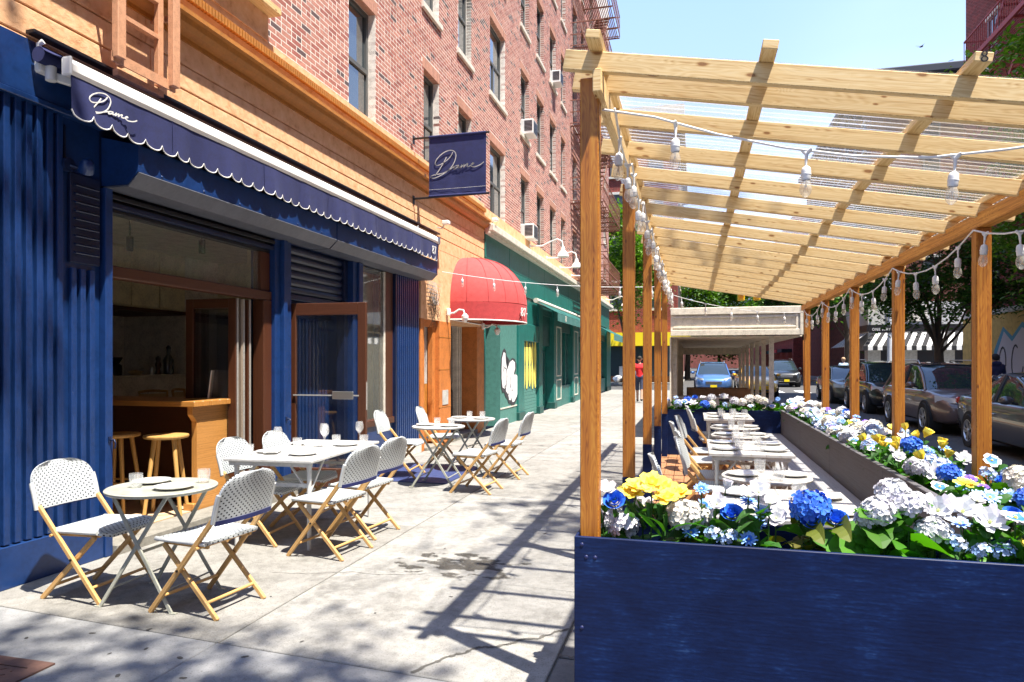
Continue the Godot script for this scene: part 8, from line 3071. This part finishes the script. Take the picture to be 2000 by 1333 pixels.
# ---------------------------------------------------------------- poles, signs and other small things
func build_details():
	var p := thing("street_lamp", "galvanised street lamp pole with one way sign across the crossing", "lamp post", Vector3(13.0, 0, -52.6))
	var b := mb()
	b.tube([Vector3(0, 0, 0), Vector3(0, 0.6, 0), Vector3(0, 8.5, 0)], [0.22, 0.16, 0.10], 12)
	obj("pole", b, "galvanised", p)
	b = mb()
	b.tube([Vector3(0, 5.2, 0), Vector3(-2.4, 6.3, 0.6), Vector3(-5.0, 6.7, 1.0)], [0.09, 0.08, 0.06], 8)
	obj("arm", b, "galvanised", p)
	one_box("sign_plate", Vector3(-1.3, 3.55, 0.12), Vector3(0.2, 4.0, 0.16), "black_paint", p)
	lettering("sign_text", "ONE WAY", 0.26, 0.01, "white_paint", p, Transform3D(Basis(), Vector3(-0.55, 3.775, 0.17)), "Droid Sans", true)
	var q := thing("traffic_signal", "yellow traffic signal hanging over the street beyond the beige shed", "traffic light", Vector3(3.0, 5.4, -44.0))
	b = mb()
	b.tube([Vector3(0.3, 0.95, 0), Vector3(0.1, 1.3, 0), Vector3(-5.2, 1.5, 0)], 0.06, 8)
	b.tube([Vector3(-5.2, -5.5, 0), Vector3(-5.2, 2.0, 0)], 0.11, 10)
	obj("mast_arm", b, "galvanised", q)
	for k in 2:
		one_box("signal_case", Vector3(-0.45 + k * 0.9, -0.15, -0.15), Vector3(-0.05 + k * 0.9, 0.95, 0.15), "signal_yellow", q, 0.03)
		for i in 3:
			b = mb()
			b.lathe([Vector2(0.13, 0), Vector2(0.14, 0), Vector2(0.14, 0.16), Vector2(0.13, 0.16)], 14)
			var o := obj("visor", b, "signal_yellow", q)
			o.position = Vector3(-0.25 + k * 0.9, 0.05 + i * 0.35, 0.15)
			o.rotation.x = PI / 2
	var s := thing("parking_sign", "green post with white parking sign on the opposite kerb", "sign", Vector3(7.75, 0, -22.6))
	b = mb()
	b.box(Vector3(0, 1.62, 0), Vector3(0.07, 3.24, 0.07), 0.01)
	obj("post", b, "sign_green", s)
	one_box("sign_plate", Vector3(0.04, 2.70, 0.037), Vector3(0.40, 3.18, 0.047), "white_paint", s, 0.004)
	one_box("sign_mark", Vector3(0.05, 3.10, 0.048), Vector3(0.13, 3.16, 0.05), "tail_red", s)
	for i in 3: one_box("sign_mark", Vector3(0.15, 2.80 + i * 0.09, 0.048), Vector3(0.36, 2.83 + i * 0.09, 0.05), "graffiti_grey", s)
	# bird in the sky
	b = mb()
	b.tube([Vector3(-0.16, 0, 0), Vector3(-0.05, 0.01, 0), Vector3(0.06, 0.02, 0), Vector3(0.15, 0.03, 0)], [0.01, 0.05, 0.05, 0.015], 8)
	for e in [-1.0, 1.0]:
		b.tri(Vector3(0.06, 0.03, 0), Vector3(-0.06, 0.03, 0), Vector3(-0.12, 0.14, e * 0.34))
		b.tri(Vector3(0.06, 0.025, 0), Vector3(-0.12, 0.135, e * 0.34), Vector3(-0.06, 0.025, 0))
	b.tri(Vector3(-0.14, 0, 0), Vector3(-0.30, 0.01, 0.07), Vector3(-0.30, 0.01, -0.07))
	var bird := obj("bird", b, "black_paint")
	bird.position = Vector3(12.8, 19.9, -45.0)
	bird.rotation = Vector3(0.2, 0.6, 0.3)
	tag(bird, "small dark bird flying in the pale sky", "bird")
	# wire basket with dry vines right of the blue awning
	var w := thing("vine_basket", "wire basket with dry tangled vines right of the blue storefront", "basket", Vector3(-4.50, 2.62, -11.45))
	b = mb()
	for i in 7:
		b.bar(Vector3(0.0, 0.35, -0.24 + i * 0.08), Vector3(0.10, -0.05, -0.12 + i * 0.04), 0.005, 0.005)
		b.bar(Vector3(0.0, 0.35 - i * 0.07, 0.24 - i * 0.02), Vector3(0.0, 0.35 - i * 0.07, -0.24 + i * 0.02), 0.005, 0.005, Vector3.RIGHT)
		b.bar(Vector3(0.10, 0.30 - i * 0.06, 0.22 - i * 0.02), Vector3(0.10, 0.30 - i * 0.06, -0.22 + i * 0.02), 0.005, 0.005, Vector3.RIGHT)
	obj("wire_frame", b, "galvanised", w)
	b = mb()
	var r := RandomNumberGenerator.new()
	r.seed = 77
	for i in 34:
		var pos := Vector3(r.randf_range(0.0, 0.10), r.randf_range(0.0, 0.3), r.randf_range(-0.12, 0.12))
		var pts := [pos]
		for k in 5:
			pos += Vector3(r.randf_range(-0.03, 0.04), r.randf_range(-0.16, 0.03), r.randf_range(-0.09, 0.07))
			pos.x = clampf(pos.x, 0.006, 0.16)
			pts.append(pos)
		b.tube(pts, 0.003, 4, false)
	obj("vines", b, "bark", w)
	# flood lamps on the wall
	var f := thing("flood_lamp", "small silver flood lamp on the bar above the right end of the blue awning", "lamp", Vector3(-4.50, 3.98, -11.75), 0, "small silver flood lamps")
	b = mb()
	b.tube([Vector3(0, 0, 0), Vector3(0.10, -0.02, 0.02), Vector3(0.16, 0.05, 0.04)], 0.012, 6)
	obj("bracket", b, "galvanised", f)
	b = mb()
	b.box(Vector3(0.19, 0.07, 0.05), Vector3(0.13, 0.07, 0.11), 0.012)
	obj("lamp_head", b, "white_enamel", f)
	copy(f, "small silver flood lamp at the corner of the green cornice", Vector3(-4.50, 4.66, -14.9))
	# refuse bags across the crossing
	for k in 4:
		b = mb()
		var sd := k
		b.sheet(func(u, v):
			var a: float = u * TAU
			var h: float = v * PI
			var rr := 0.34 * (1.0 + 0.15 * sin(a * 3 + sd) + 0.1 * sin(h * 5 + a * 2))
			return Vector3(cos(a) * sin(h) * rr, 0.26 - cos(h) * 0.26, -sin(a) * sin(h) * rr), 20, 10)
		var o := obj("refuse_bag", b, "black_paint" if k % 2 else "white_cloth")
		o.position = Vector3(-5.6 + k * 0.55, 0, -52.6)
		tag(o, "%s refuse bag on the kerb below the yellow sign, %s" % ["black" if k % 2 else "white", ["first", "second", "third", "fourth"][k] + " from the left"], "bag", "refuse bags")
	# pale chairs in front of the deli
	for k in 2:
		var c := thing("patio_chair", "white moulded chair outside the yellow deli, %s one" % ["left", "right"][k], "chair", Vector3(-5.3 + k * 0.9, 0, -52.95))
		b = mb()
		b.sheet(func(u, v): return Vector3((u - 0.5) * 0.5, 0.45 + (0.75 * v if v > 0.0 else 0.0), -0.2 - 0.12 * v - 0.05 * sin(u * PI)), 6, 4, Vector2.ONE, 0.02)
		obj("backrest", b, "white_paint", c)
		one_box("seat", Vector3(-0.25, 0.43, -0.22), Vector3(0.25, 0.46, 0.24), "white_paint", c, 0.01)
		for i in [-1.0, 1.0]:
			for j in [-1.0, 1.0]:
				b = mb()
				b.tube([Vector3(i * 0.24, 0, j * 0.22), Vector3(i * 0.20, 0.43, j * 0.18)], 0.018, 6)
				obj("leg", b, "white_paint", c)
